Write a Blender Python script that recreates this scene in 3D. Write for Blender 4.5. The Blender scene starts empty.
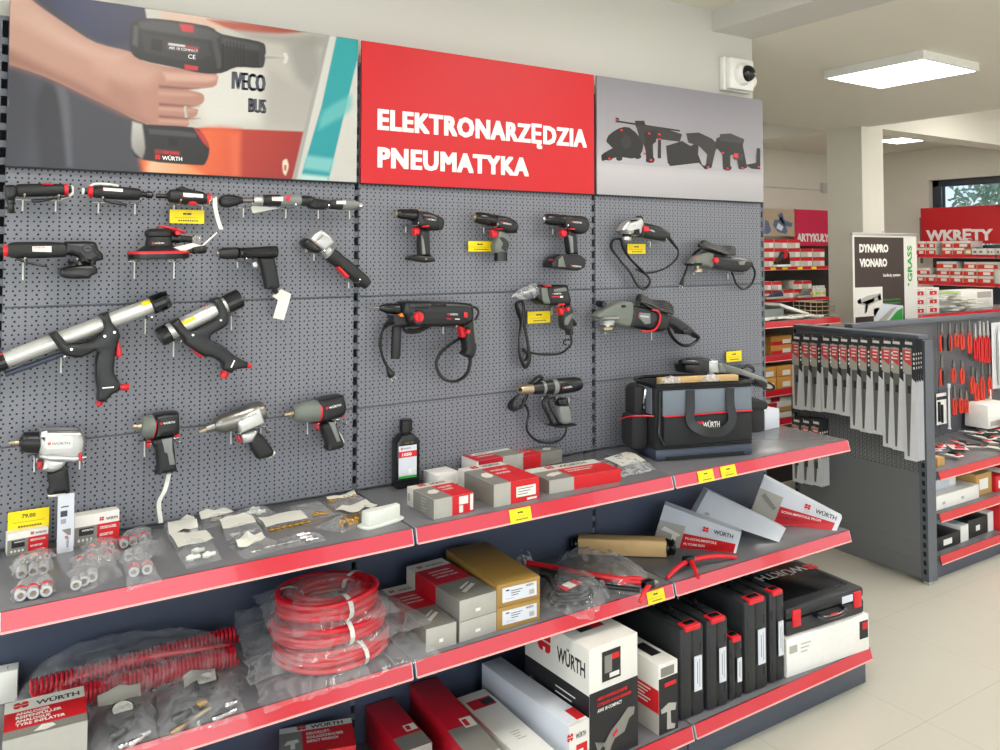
import bpy, bmesh, math, random
from mathutils import Vector, Matrix, noise
from mathutils.geometry import tessellate_polygon
random.seed(7)
sc = bpy.context.scene
COL = sc.collection
V = Vector
PI = math.pi
# ---------------------------------------------------------------- camera
CAMP = V((-0.0593, -2.5877, 1.7454))
CR = V((0.834865589, -0.55045382, 0.00019985)); CU = V((-0.02146397, -0.03219131, 0.99925123)); CF = V((0.55003522, 0.83424476, 0.03869034))
FPX, PX0, PY0 = 826.416, 518.76, 218.981
def ray(u, v): return CF + CR * ((u - PX0) / FPX) - CU * ((v - PY0) / FPX)
def onp(u, v, ax, val):
    d = ray(u, v); t = (val - CAMP[ax]) / d[ax]; return CAMP + d * t
def PY(u, v, y=0.0): return onp(u, v, 1, y)
def PZ(u, v, z): return onp(u, v, 2, z)
def PX(u, v, x): return onp(u, v, 0, x)
def view(ox, oy, s): return lambda u, v: (ox + u / s, oy + v / s)
ID = lambda u, v: (u, v)
cd = bpy.data.cameras.new('camera'); cam = bpy.data.objects.new('camera', cd); COL.objects.link(cam)
M = Matrix((CR, CU, -CF)).transposed().to_4x4(); M.translation = CAMP; cam.matrix_world = M
cd.sensor_width = 36; cd.lens = FPX / 1000 * 36; cd.shift_x = -(PX0 - 500) / 1000; cd.shift_y = (PY0 - 375) / 1000
cd.clip_start = 0.05; sc.camera = cam
# ---------------------------------------------------------------- materials
def lin(h):
    h = h.lstrip('#'); r = []
    for i in (0, 2, 4):
        c = int(h[i:i+2], 16) / 255; r.append(c / 12.92 if c <= .04045 else ((c + .055) / 1.055) ** 2.4)
    return (*r, 1)
MATS = {}
def mat(name, hexc, rough=.5, metal=0, var=.06, scale=40, emit=0, bump=0, spec=.5, alpha=1, trans=0, coat=0):
    m = bpy.data.materials.new(name); m.use_nodes = True; nt = m.node_tree; N = nt.nodes; L = nt.links
    b = N['Principled BSDF']; c = lin(hexc)
    b.inputs['Roughness'].default_value = rough; b.inputs['Metallic'].default_value = metal
    b.inputs['Specular IOR Level'].default_value = spec; b.inputs['Coat Weight'].default_value = coat
    b.inputs['Transmission Weight'].default_value = trans; b.inputs['Alpha'].default_value = alpha
    tc = N.new('ShaderNodeTexCoord'); n = N.new('ShaderNodeTexNoise'); n.inputs['Scale'].default_value = scale; n.inputs['Detail'].default_value = 3
    L.new(tc.outputs['Object'], n.inputs['Vector'])
    mx = N.new('ShaderNodeMix'); mx.data_type = 'RGBA'
    mx.inputs[6].default_value = tuple(x * (1 - var) for x in c[:3]) + (1,); mx.inputs[7].default_value = tuple(min(1, x * (1 + var)) for x in c[:3]) + (1,)
    L.new(n.outputs['Fac'], mx.inputs[0]); L.new(mx.outputs[2], b.inputs['Base Color'])
    if emit:
        b.inputs['Emission Color'].default_value = c; b.inputs['Emission Strength'].default_value = emit
    if bump:
        bp = N.new('ShaderNodeBump'); bp.inputs['Strength'].default_value = bump; bp.inputs['Distance'].default_value = .002
        L.new(n.outputs['Fac'], bp.inputs['Height']); L.new(bp.outputs['Normal'], b.inputs['Normal'])
    MATS[name] = m; return m
def math_node(N, L, op, a, b=None, c=None):
    n = N.new('ShaderNodeMath'); n.operation = op
    for i, x in enumerate((a, b, c)):
        if x is None: continue
        if isinstance(x, (int, float)): n.inputs[i].default_value = x
        else: L.new(x, n.inputs[i])
    return n.outputs[0]
def pegmat(name, hexc, axis='X', ph=(.0609, 1.4169), r=.0026):
    """painted steel sheet with two interleaved grids of punched holes"""
    m = mat(name, hexc, .42, 0, .05, 6); nt = m.node_tree; N = nt.nodes; L = nt.links
    b = N['Principled BSDF']
    g = N.new('ShaderNodeNewGeometry'); s = N.new('ShaderNodeSeparateXYZ'); L.new(g.outputs['Position'], s.inputs[0])
    a = s.outputs[axis]; z = s.outputs['Z']
    def grid(pa, pz, oa, oz, rr):
        u = math_node(N, L, 'MULTIPLY', math_node(N, L, 'SUBTRACT', math_node(N, L, 'FRACT', math_node(N, L, 'DIVIDE', math_node(N, L, 'SUBTRACT', a, oa - pa/2 - 100*pa), pa)), .5), pa)
        v = math_node(N, L, 'MULTIPLY', math_node(N, L, 'SUBTRACT', math_node(N, L, 'FRACT', math_node(N, L, 'DIVIDE', math_node(N, L, 'SUBTRACT', z, oz - pz/2 - 100*pz), pz)), .5), pz)
        d = math_node(N, L, 'ADD', math_node(N, L, 'MULTIPLY', u, u), math_node(N, L, 'MULTIPLY', v, v))
        return math_node(N, L, 'LESS_THAN', d, rr * rr)
    h = math_node(N, L, 'MAXIMUM', grid(.025, .0233, ph[0], ph[1], r), grid(.015, .0233, ph[0], ph[1] + .01165, r * .88))
    src = b.inputs['Base Color'].links[0].from_socket
    mx = N.new('ShaderNodeMix'); mx.data_type = 'RGBA'; L.new(h, mx.inputs[0]); L.new(src, mx.inputs[6]); mx.inputs[7].default_value = lin('#15151a')
    L.new(mx.outputs[2], b.inputs['Base Color'])
    L.new(math_node(N, L, 'ADD', math_node(N, L, 'MULTIPLY', h, .4), .42), b.inputs['Roughness'])
    return m
def filmmat(name, hexc, op=.1, rough=.12, tint='#ffffff', crease=.4):
    """thin clear plastic film: see-through, with glossy whitish creases"""
    m = bpy.data.materials.new(name); m.use_nodes = True; nt = m.node_tree; N = nt.nodes; L = nt.links
    N.remove(N['Principled BSDF']); out = N['Material Output']
    t = N.new('ShaderNodeBsdfTransparent'); t.inputs[0].default_value = lin(tint)
    p = N.new('ShaderNodeBsdfPrincipled'); p.inputs['Base Color'].default_value = lin(hexc); p.inputs['Roughness'].default_value = rough; p.inputs['Specular IOR Level'].default_value = 1
    tc = N.new('ShaderNodeTexCoord'); n = N.new('ShaderNodeTexNoise'); n.inputs['Scale'].default_value = 16; n.inputs['Detail'].default_value = 2; n.inputs['Distortion'].default_value = 1.2
    L.new(tc.outputs['Object'], n.inputs['Vector'])
    bp = N.new('ShaderNodeBump'); bp.inputs['Strength'].default_value = .8; bp.inputs['Distance'].default_value = .006; L.new(n.outputs['Fac'], bp.inputs['Height']); L.new(bp.outputs['Normal'], p.inputs['Normal'])
    lw = N.new('ShaderNodeLayerWeight'); lw.inputs['Blend'].default_value = .5
    fc = math_node(N, L, 'POWER', lw.outputs['Facing'], 3.0)
    rd = math_node(N, L, 'POWER', math_node(N, L, 'SUBTRACT', 1, math_node(N, L, 'MULTIPLY', math_node(N, L, 'ABSOLUTE', math_node(N, L, 'SUBTRACT', n.outputs['Fac'], .5)), 9)), 1.0)
    rd = math_node(N, L, 'MAXIMUM', rd, 0)
    f = math_node(N, L, 'ADD', math_node(N, L, 'ADD', math_node(N, L, 'MULTIPLY', fc, .45), op), math_node(N, L, 'MULTIPLY', rd, crease*.35)); f = math_node(N, L, 'MINIMUM', f, .9)
    mx = N.new('ShaderNodeMixShader'); L.new(f, mx.inputs[0]); L.new(t.outputs[0], mx.inputs[1]); L.new(p.outputs[0], mx.inputs[2]); L.new(mx.outputs[0], out.inputs[0])
    MATS[name] = m; return m
# ---------------------------------------------------------------- text
_TX = {}
def txt(s, off=.0, sp=1.0):
    k = (s, off, sp)
    if k in _TX: return _TX[k]
    c = bpy.data.curves.new('t', 'FONT'); c.body = s; c.offset = off; c.space_character = sp; c.resolution_u = 2; c.size = 1
    o = bpy.data.objects.new('t', c); COL.objects.link(o)
    dg = bpy.context.evaluated_depsgraph_get(); me = bpy.data.meshes.new_from_object(o.evaluated_get(dg))
    vs = [tuple(v.co) for v in me.vertices]; fs = [tuple(p.vertices) for p in me.polygons]
    bpy.data.objects.remove(o); bpy.data.curves.remove(c); bpy.data.meshes.remove(me)
    cap = .729
    vs = [(x / cap, y / cap) for x, y, z in vs]
    w0 = min((x for x, y in vs), default=0); w1 = max((x for x, y in vs), default=1)
    vs = [(x - w0, y) for x, y in vs]
    _TX[k] = (vs, fs, w1 - w0); return _TX[k]
# ---------------------------------------------------------------- mesh builder
def smooth_poly(pts, n=3):
    out = []; k = len(pts)
    for i in range(k):
        p0, p1, p2, p3 = (V(pts[(i + j - 1) % k]) for j in range(4))
        a1 = (p1 - p0); a2 = (p2 - p1)
        sharp = a1.length > 0 and a2.length > 0 and a1.angle(a2, 0) > 1.1
        for j in range(n):
            t = j / n
            m1 = (p2 - p0) * .5; m2 = (p3 - p1) * .5
            if sharp: m1 = (p2 - p1) * .6
            q = (p3 - p2)
            if q.length > 0 and (p2 - p1).length > 0 and (p2 - p1).angle(q, 0) > 1.1: m2 = (p2 - p1) * .6
            h = p1 * (2*t**3 - 3*t*t + 1) + m1 * (t**3 - 2*t*t + t) + p2 * (-2*t**3 + 3*t*t) + m2 * (t**3 - t*t)
            out.append(h)
    return out
def crom(pts, n=6, closed=False):
    P = [V(p) for p in pts]
    if len(P) < 3: return P
    E = ([P[-1]] + P + [P[0], P[1]]) if closed else ([P[0] * 2 - P[1]] + P + [P[-1] * 2 - P[-2]])
    out = []
    for i in range(1, len(E) - 2):
        p0, p1, p2, p3 = E[i-1:i+3]
        for j in range(n):
            t = j / n
            out.append(.5 * ((2*p1) + (p2 - p0)*t + (2*p0 - 5*p1 + 4*p2 - p3)*t*t + (3*p1 - p0 - 3*p2 + p3)*t**3))
    if not closed: out.append(E[-2])
    return out
class MB:
    def __init__(s): s.v = []; s.f = []; s.m = []; s.names = []
    def mi(s, name):
        if name not in s.names: s.names.append(name)
        return s.names.index(name)
    def add(s, vs, fs, m):
        o = len(s.v); s.v += [V(v) for v in vs]; k = s.mi(m)
        for f in fs: s.f.append(tuple(i + o for i in f)); s.m.append(k)
    def box(s, lo, hi, m, F=None, b=0):
        x0, y0, z0 = lo; x1, y1, z1 = hi
        if b:
            b = min(b, (x1-x0)*.45, (y1-y0)*.45, (z1-z0)*.45)
            bm = bmesh.new(); bmesh.ops.create_cube(bm, size=1)
            for v in bm.verts: v.co = V(((x0+x1)/2 + v.co.x*(x1-x0), (y0+y1)/2 + v.co.y*(y1-y0), (z0+z1)/2 + v.co.z*(z1-z0)))
            bmesh.ops.bevel(bm, geom=bm.edges[:] , offset=b, segments=2, affect='EDGES', profile=.5)
            vs = [v.co.copy() for v in bm.verts]; fs = [tuple(v.index for v in f.verts) for f in bm.faces]; bm.free()
        else:
            vs = [V((x, y, z)) for x in (x0, x1) for y in (y0, y1) for z in (z0, z1)]
            fs = [(0,1,3,2), (4,6,7,5), (0,4,5,1), (2,3,7,6), (0,2,6,4), (1,5,7,3)]
        if F: vs = [F @ v for v in vs]
        s.add(vs, fs, m)
    def hexa(s, p, m):
        """8 points: bottom 0-3 (ccw), top 4-7"""
        s.add(p, [(3,2,1,0), (4,5,6,7), (0,1,5,4), (1,2,6,5), (2,3,7,6), (3,0,4,7)], m)
    def quad(s, p, m): s.add(p, [tuple(range(len(p)))], m)
    def poly(s, pts, m):
        """flat polygon, possibly concave"""
        pts = [V(p) for p in pts]; s.add(pts, [tuple(t) for t in tessellate_polygon([pts])], m)
    def prof(s, pts, yf, yb, m, r=.004, vw=ID, sm=3, seg=3, ref=None):
        """outline drawn on the plane y=ref (or yf), given depth from yf to yb, with rounded rims"""
        P = [PY(*vw(*p), yf if ref is None else ref) for p in pts]
        s.solid([(p.x, p.z) for p in P], yf, yb, m, r, sm, seg)
    def solid(s, pts, yf, yb, m, r=.004, sm=3, seg=3, T=None):
        pts = [V((a, b)) for a, b in pts]
        ar = sum(pts[i].x*pts[(i+1) % len(pts)].y - pts[(i+1) % len(pts)].x*pts[i].y for i in range(len(pts)))
        if ar < 0: pts.reverse()
        if sm > 1: pts = smooth_poly(pts, sm)
        n = len(pts); nrm = []
        for i in range(n):
            a = pts[i] - pts[i-1]; b = pts[(i+1) % n] - pts[i]
            na = V((a.y, -a.x)); nb = V((b.y, -b.x))
            if na.length > 1e-9: na.normalize()
            if nb.length > 1e-9: nb.normalize()
            q = na + nb
            q = q.normalized() if q.length > .3 else na
            nrm.append(q)
        dep = abs(yb - yf); r = min(r, dep * .49); sg = 1 if yb > yf else -1
        rings = []
        for k in range(seg + 1):
            a = PI/2 * k / seg; rings.append((yf + sg * r * (1 - math.sin(a)), r * (1 - math.cos(a))))
        rings = [(yf + sg * r * (1 - math.sin(PI/2*k/seg)), r * (1 - math.cos(PI/2*k/seg))) for k in range(seg, -1, -1)]
        rings = [(yf + sg*r*(1 - math.sin(t)), r*(1 - math.cos(t))) for t in [PI/2*(1 - k/seg) for k in range(seg + 1)]]
        back = [(yb - sg*(y - yf), ins) for y, ins in reversed(rings)]
        allr = rings + back; vs = []
        for y, ins in allr:
            for i in range(n):
                p = pts[i] - nrm[i] * ins; vs.append(V((p.x, y, p.y)))
        fs = []
        for k in range(len(allr) - 1):
            for i in range(n):
                j = (i + 1) % n; fs.append((k*n+i, k*n+j, (k+1)*n+j, (k+1)*n+i))
        cap = tessellate_polygon([[V((v.x, v.z, 0)) for v in vs[:n]]])
        fs += [tuple(t) for t in cap]; o = (len(allr) - 1) * n
        fs += [tuple(o + i for i in reversed(t)) for t in cap]
        if T: vs = [T @ v for v in vs]
        s.add(vs, fs, m)
    def lathe(s, p0, p1, pr, m, n=20, sq=None):
        """pr: list of (t, r) or (t, r, material) along the axis"""
        p0 = V(p0); p1 = V(p1); ax = (p1 - p0); L = ax.length; a = ax.normalized()
        e = a.cross(V((0, 1, 0))); e = e.normalized() if e.length > .1 else a.cross(V((1, 0, 0))).normalized(); g = a.cross(e)
        vs = []
        for q in pr:
            for i in range(n):
                t = 2*PI*i/n; c, d = math.cos(t), math.sin(t)
                if sq: w = sq; c = math.copysign(abs(c)**w, c); d = math.copysign(abs(d)**w, d)
                vs.append(p0 + a*(L*q[0]) + e*(q[1]*c) + g*(q[1]*d))
        o = len(s.v); s.v += vs
        for k in range(len(pr) - 1):
            mm = s.mi(pr[k][2] if len(pr[k]) > 2 else m)
            for i in range(n):
                j = (i+1) % n; s.f.append((o+k*n+i, o+k*n+j, o+(k+1)*n+j, o+(k+1)*n+i)); s.m.append(mm)
        for k, rv in ((0, True), (len(pr)-1, False)):
            if pr[k][1] > 1e-5:
                idx = [o+k*n+i for i in range(n)]; s.f.append(tuple(reversed(idx)) if rv else tuple(idx)); s.m.append(s.mi(pr[k][2] if len(pr[k]) > 2 else m))
    def tube(s, pts, r, m, n=8, k=6, closed=False, cap=True):
        P = crom(pts, k, closed) if k else [V(p) for p in pts]
        N = len(P); rr = r if isinstance(r, (list, tuple)) else None
        t0 = (P[1] - P[0]).normalized(); e = t0.cross(V((0, 0, 1)))
        if e.length < .1: e = t0.cross(V((1, 0, 0)))
        e.normalize(); vs = []
        for i in range(N):
            if closed: t = P[(i+1) % N] - P[i-1]
            else: t = P[min(i+1, N-1)] - P[max(i-1, 0)]
            t.normalize(); e = (e - t * e.dot(t)); e.normalize(); g = t.cross(e)
            R = r if rr is None else rr[0] + (rr[1] - rr[0]) * i / (N-1)
            for j in range(n):
                a = 2*PI*j/n; vs.append(P[i] + e*(R*math.cos(a)) + g*(R*math.sin(a)))
        fs = []
        for i in range(N if closed else N-1):
            for j in range(n):
                a = i*n+j; b = i*n+(j+1) % n; c = ((i+1) % N)*n+(j+1) % n; d = ((i+1) % N)*n+j; fs.append((a, b, c, d))
        if not closed and cap: fs += [tuple(reversed(range(n))), tuple((N-1)*n+j for j in range(n))]
        s.add(vs, fs, m)
    def ball(s, c, r, m, n=12, sc_=(1, 1, 1), F=None):
        vs = []; fs = []; k = n // 2
        for i in range(1, k):
            for j in range(n):
                a = PI*i/k; b = 2*PI*j/n; vs.append(V((math.sin(a)*math.cos(b)*sc_[0], math.sin(a)*math.sin(b)*sc_[1], math.cos(a)*sc_[2])) * r)
        vs += [V((0, 0, r*sc_[2])), V((0, 0, -r*sc_[2]))]
        for i in range(k-2):
            for j in range(n): fs.append((i*n+j, (i+1)*n+j, (i+1)*n+(j+1) % n, i*n+(j+1) % n))
        T, B = len(vs)-2, len(vs)-1
        for j in range(n): fs.append((T, j, (j+1) % n)); fs.append((B, (k-2)*n+(j+1) % n, (k-2)*n+j))
        if F: vs = [F @ v for v in vs]
        s.add([v + V(c) for v in vs], fs, m)
    def text(s, st, o, dx, dz, h, m, off=0, sp=1, wid=None, al='l', fit=None):
        """text on the plane spanned by dx (reading direction) and dz (up); h = capital height"""
        vs, fs, w = txt(st, off, sp); dx = V(dx).normalized(); dz = V(dz).normalized()
        k = h * (wid or 1)
        if fit: k = fit / w
        x0 = {'l': 0, 'c': -w*k/2, 'r': -w*k}[al]
        s.add([V(o) + dx*(x0 + x*k) + dz*(y*h) for x, y in vs], fs, m)
    def logo(s, o, dx, dz, h, m='p_red'):
        """the maker's mark: two facing red half shapes"""
        dx = V(dx).normalized(); dz = V(dz).normalized(); o = V(o)
        for sg in (1, -1):
            P = [(-.5,.05),(-.5,.34),(-.36,.48),(-.09,.5),(-.09,.28),(.09,.28),(.09,.5),(.36,.48),(.5,.34),(.5,.05)]
            s.poly([o + dx*(x*h) + dz*(h*.5 + sg*y*h) for x, y in P], m)
    def build(s, name, parent=None, M=None, ang=35):
        """links the mesh as one object; a parent's own frame is undone so geometry is given in world space unless M"""
        me = bpy.data.meshes.new(name)
        F = parent['_f'] if False else (FR[parent.name].inverted() if (parent and M is None) else (M.inverted() if M else Matrix()))
        me.from_pydata([F @ v for v in s.v] if (parent or M) else s.v, [], s.f)
        for n in s.names: me.materials.append(MATS[n])
        me.polygons.foreach_set('material_index', s.m); me.validate(); me.update()
        bm = bmesh.new(); bm.from_mesh(me); bmesh.ops.recalc_face_normals(bm, faces=bm.faces[:]) if len(bm.faces) < 40000 else None; bm.to_mesh(me); bm.free()
        me.shade_smooth(); me.set_sharp_from_angle(angle=math.radians(ang))
        o = bpy.data.objects.new(name, me); COL.objects.link(o)
        FR[o.name] = FR[parent.name].copy() if parent else (M.copy() if M else Matrix())
        if parent: o.parent = parent
        elif M: o.matrix_world = M
        return o
    def local(s, name, parent=None):
        """geometry already given in the parent's own frame"""
        keep = FR.get(parent.name) if parent else None
        if parent: FR[parent.name] = Matrix()
        o = s.build(name, parent)
        if parent: FR[parent.name] = keep; FR[o.name] = keep.copy()
        return o
FR = {}
def tag(o, label=None, cat=None, group=None, kind=None):
    if label: o['label'] = label
    if cat: o['category'] = cat
    if group: o['group'] = group
    if kind: o['kind'] = kind
    return o
def thing(name, label, cat, loc=(0, 0, 0), rz=0, group=None, M=None):
    o = bpy.data.objects.new(name, None); COL.objects.link(o); o.empty_display_size = .05
    o.matrix_world = M if M else Matrix.Translation(V(loc)) @ Matrix.Rotation(rz, 4, 'Z')
    FR[o.name] = o.matrix_world.copy() if M is None else M.copy()
    if M is None: FR[o.name] = Matrix.Translation(V(loc)) @ Matrix.Rotation(rz, 4, 'Z')
    return tag(o, label, cat, group)
def one(mb, name, label, cat, loc=None, group=None, kind=None):
    """a thing that is a single mesh, its origin at loc"""
    o = mb.build(name, None, Matrix.Translation(V(loc)) if loc is not None else None)
    return tag(o, label, cat, group, kind)
def struct(mb, name, loc=None):
    return tag(mb.build(name, None, Matrix.Translation(V(loc)) if loc is not None else None), kind='structure')
def copy_tree(o, M, label=None, group=None, parent=None):
    c = o.copy(); COL.objects.link(c)
    if parent is None: c.matrix_world = M
    else: c.parent = parent
    if label: c['label'] = label
    if group: c['group'] = group
    for ch in o.children: copy_tree(ch, None, parent=c)
    return c
# ---------------------------------------------------------------- palette
mat('wall', '#c9c7c1', .8, 0, .02, 3); mat('wall_cream', '#e3dfd4', .8, 0, .02, 3); mat('ceil', '#dedacd', .85, 0, .015, 2)
mat('steel', '#5a5f68', .38, .0, .04, 30); mat('steel_d', '#4a505c', .4, 0, .04, 10); mat('navy', '#3d4557', .42, 0, .05, 4)
mat('board', '#717175', .22, 0, .04, 60); mat('dark', '#0c0c0e', .7); mat('black', '#151618', .34, 0, .15, 60); mat('black2', '#26272a', .5, 0, .12, 80)
mat('rubber', '#1b1c1e', .5, 0, .2, 160, bump=.4); mat('gblack', '#101113', .22, 0, .1, 30); mat('cable', '#161617', .32)
mat('grey', '#7d8280', .45, 0, .06); mat('ggreen', '#6d736c', .5, 0, .06); mat('sil', '#c9cac8', .32, .75, .05, 90, bump=.15); mat('alu', '#d5d5d2', .3, .55, .03, 50)
mat('chrome', '#d8d8da', .15, .95); mat('steelb', '#8c8a86', .3, .9, .1, 60); mat('brass', '#c99a3c', .25, .85); mat('champ', '#b9a98e', .3, .8)
mat('red', '#d8202c', .35, 0, .05); mat('red_strip', '#c81e2c', .2, 0, .03, 8, coat=.5); mat('lip', '#eaa9a2', .3); mat('tip', '#b9bcc6', .25)
mat('head_red', '#c4121d', .5, 0, .02, 2); mat('p_red', '#d01822', .5, 0, .04, 20); mat('p_dred', '#c4152a', .45, 0, .04, 20); mat('p_white', '#e6e4dd', .5, 0, .03, 20)
mat('p_white2', '#d8dde6', .45, 0, .03, 20); mat('p_grey', '#85837d', .5, 0, .04, 20); mat('p_lgrey', '#b0aea6', .5); mat('p_black', '#1d1d20', .45); mat('p_ink', '#2a2a30', .6)
mat('card', '#c29a5c', .75, 0, .06, 30); mat('card_g', '#a5813f', .55, 0, .06, 30); mat('card_l', '#d6b27c', .75, 0, .05, 30)
mat('yellow', '#f7dc00', .45, 0, .03); mat('label', '#e9e7e0', .5); mat('orange', '#e88a2a', .5); mat('amber', '#d79a43', .6)
mat('hose', '#d5172a', .28, 0, .06, 20); mat('hose2', '#c5162c', .35, 0, .06, 20); mat('green', '#2f9e3f', .4); mat('lime', '#a9d13e', .5)
mat('bagcloth', '#1f2023', .8, 0, .2, 300, bump=.6); mat('bagblue', '#6c7681', .7, 0, .08, 220, bump=.3); mat('whiteplastic', '#e2e6dd', .4, 0, .03); mat('wh', '#f0efea', .45)
mat('case', '#26282a', .48, 0, .12, 120, bump=.3); mat('nut', '#d5d6da', .25, .6); mat('skin', '#bd9080', .5, 0, .09, 14); mat('skin_d', '#a27565', .5, 0, .08, 20); mat('skin_l', '#caa191', .5, 0, .06, 20)
mat('h_navy', '#3a3d55', .4, 0, .15, 5); mat('h_grey', '#54565d', .4, 0, .08, 4); mat('h_pale', '#c9c6bd', .4, 0, .03, 3); mat('h_white', '#dedbd4', .4); mat('h_teal', '#27a9ab', .4, 0, .12, 6)
mat('h_red', '#c9402c', .4, 0, .1, 5); mat('h_orange', '#e06a2c', .4, 0, .2, 6); mat('h_ink', '#474a55', .4); mat('h_lt', '#a9a7ae', .4, 0, .03, 1.5); mat('h_lt2', '#b9b6bb', .4, 0, .03, 2); mat('h_dk', '#1b1818', .4); mat('h_dk2', '#2b2828', .4); mat('h_dk3', '#303033', .4)
mat('wood', '#b3a189', .5, 0, .12, 20); mat('jean', '#5b6f92', .5, 0, .3, 60); mat('pinkish', '#d1224e', .4, 0, .1, 3)
mat('film_label', '#e5e4da', .4); mat('glove', '#c9cbc0', .5, 0, .1, 60)
filmmat('film', '#e4e7ea', .07, .08, crease=.42); filmmat('film2', '#dfe3e8', .2, .12, crease=.9); filmmat('filmc', '#e8e6e0', .05, .1)
# ================================================================ room
ZS, ZU, ZH = 2.754, 2.85, 3.10
def floor_mat():
    m = mat('floor', '#c8c5b8', .28, 0, .05, 1.6); nt = m.node_tree; N = nt.nodes; L = nt.links; b = N['Principled BSDF']
    g = N.new('ShaderNodeNewGeometry'); s = N.new('ShaderNodeSeparateXYZ'); L.new(g.outputs['Position'], s.inputs[0])
    def near(a, off, p=.6, w=.0018):
        f = math_node(N, L, 'SUBTRACT', math_node(N, L, 'FRACT', math_node(N, L, 'DIVIDE', math_node(N, L, 'SUBTRACT', a, off - p/2 - 60*p), p)), .5)
        return math_node(N, L, 'LESS_THAN', math_node(N, L, 'ABSOLUTE', f), w / p)
    gr = math_node(N, L, 'MAXIMUM', near(s.outputs['X'], 2.93), near(s.outputs['Y'], -.2))
    src = b.inputs['Base Color'].links[0].from_socket
    mx = N.new('ShaderNodeMix'); mx.data_type = 'RGBA'; L.new(gr, mx.inputs[0]); L.new(src, mx.inputs[6]); mx.inputs[7].default_value = lin('#a9a592'); L.new(mx.outputs[2], b.inputs['Base Color'])
    L.new(math_node(N, L, 'ADD', math_node(N, L, 'MULTIPLY', gr, .4), .26), b.inputs['Roughness'])
floor_mat()
X0, X1, Y0, Y1 = -3.2, 10.5, -5.6, 4.7
b = MB(); b.box((X0-.2, Y0-.2, -.1), (X1+.2, Y1+.2, 0), 'floor'); struct(b, 'floor')
b = MB(); b.box((X0, .06, 0), (3.018, .24, ZH+.1), 'wall'); struct(b, 'wall_rack')
b = MB(); b.box((X0-.2, Y0, 2.5), (X0, Y1, ZH+.1), 'wall'); b.box((X0-.2, Y0, 0), (X0, Y1, .35), 'wall')
for y0_, y1_ in ((Y0, -5.3), (-3.1, -2.8), (-.6, Y1)): b.box((X0-.2, y0_, .35), (X0, y1_, 2.5), 'wall')
struct(b, 'wall_west')
b = MB(); b.box((X0, Y1, 0), (X1+.2, Y1+.2, ZH+.1), 'wall_cream'); struct(b, 'wall_far')
# the wall with the high window behind the screw shelves
wy0, wy1, wz0, wz1 = -1.2, 3.55, 1.75, 2.68
b = MB(); b.box((X1, Y0, 0), (X1+.25, wy0, ZH+.1), 'wall_cream'); b.box((X1, wy1, 0), (X1+.25, Y1, ZH+.1), 'wall_cream')
b.box((X1, wy0, 0), (X1+.25, wy1, wz0), 'wall_cream'); b.box((X1, wy0, wz1), (X1+.25, wy1, ZH+.1), 'wall_cream'); struct(b, 'wall_window')
# front wall behind the viewer with the shop windows
b = MB(); b.box((X0, Y0-.2, 2.5), (X1, Y0, ZH+.1), 'wall'); b.box((X0, Y0-.2, 0), (X1, Y0, .35), 'wall')
for x in (X0, -.9, 2.0, 5.0, 8.0, X1-.3): b.box((x, Y0-.2, .35), (x+.3, Y0, 2.5), 'wall')
struct(b, 'wall_front')
b = MB(); b.box((X0, Y0, ZU), (2.751, .06, ZU+.1), 'ceil'); struct(b, 'ceiling')
b = MB(); b.box((2.751, Y0, ZS), (3.018, .06, ZH+.2), 'wall'); struct(b, 'trim_1')
b = MB(); b.box((3.018, Y0, ZS), (5.90, 1.7547, ZS+.34), 'ceil'); struct(b, 'ceiling')
b = MB(); b.box((X0, .24, ZH), (3.018, Y1, ZH+.1), 'ceil'); b.box((3.018, 1.7547, ZH), (X1+.2, Y1, ZH+.1), 'ceil'); b.box((5.90, Y0, ZH), (X1+.2, 1.7547, ZH+.1), 'ceil'); struct(b, 'ceiling')
b = MB(); b.box((5.90, 1.755, ZS), (6.11, Y1, ZH), 'wall_cream'); b.box((6.19, 1.43, ZS), (X1, 1.66, ZH), 'wall_cream'); b.box((5.901, Y0, ZS), (6.0, 1.43, ZH), 'wall_cream'); struct(b, 'trim_2')
b = MB(); b.box((5.90, 1.43, 0), (6.19, 1.755, ZS+.3), 'wall_cream'); struct(b, 'trim_3')
# far window: frame, pane, foliage beyond
mat('win', '#3b424d', .4); mat('leafa', '#b4cdb0', .8, 0, .3, 9); mat('leafb', '#c3d6c2', .8, 0, .3, 9)
b = MB(); d = X1+.09
b.box((d, wy0, wz0), (d+.07, wy1, wz0+.07), 'win'); b.box((d, wy0, wz1-.085), (d+.07, wy1, wz1), 'win'); b.box((d, wy1-.085, wz0), (d+.07, wy1, wz1), 'win'); b.box((d, wy0, wz0), (d+.07, wy0+.08, wz1), 'win'); b.box((d, 1.1, wz0), (d+.07, 1.2, wz1), 'win')
b.box((d+.02, wy1-.14, wz0+.05), (d+.06, wy1-.115, wz1-.08), 'win')
w = struct(b, 'window_1')
filmmat('pane', '#ffffff', .02, .02, crease=0)
b = MB(); b.quad([(d+.035, wy0+.05, wz0+.05), (d+.035, wy1-.05, wz0+.05), (d+.035, wy1-.05, wz1-.06), (d+.035, wy0+.05, wz1-.06)], 'pane')
o = b.build('pane', w); tag(o, kind='structure')
rnd = random.Random(3)
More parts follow.
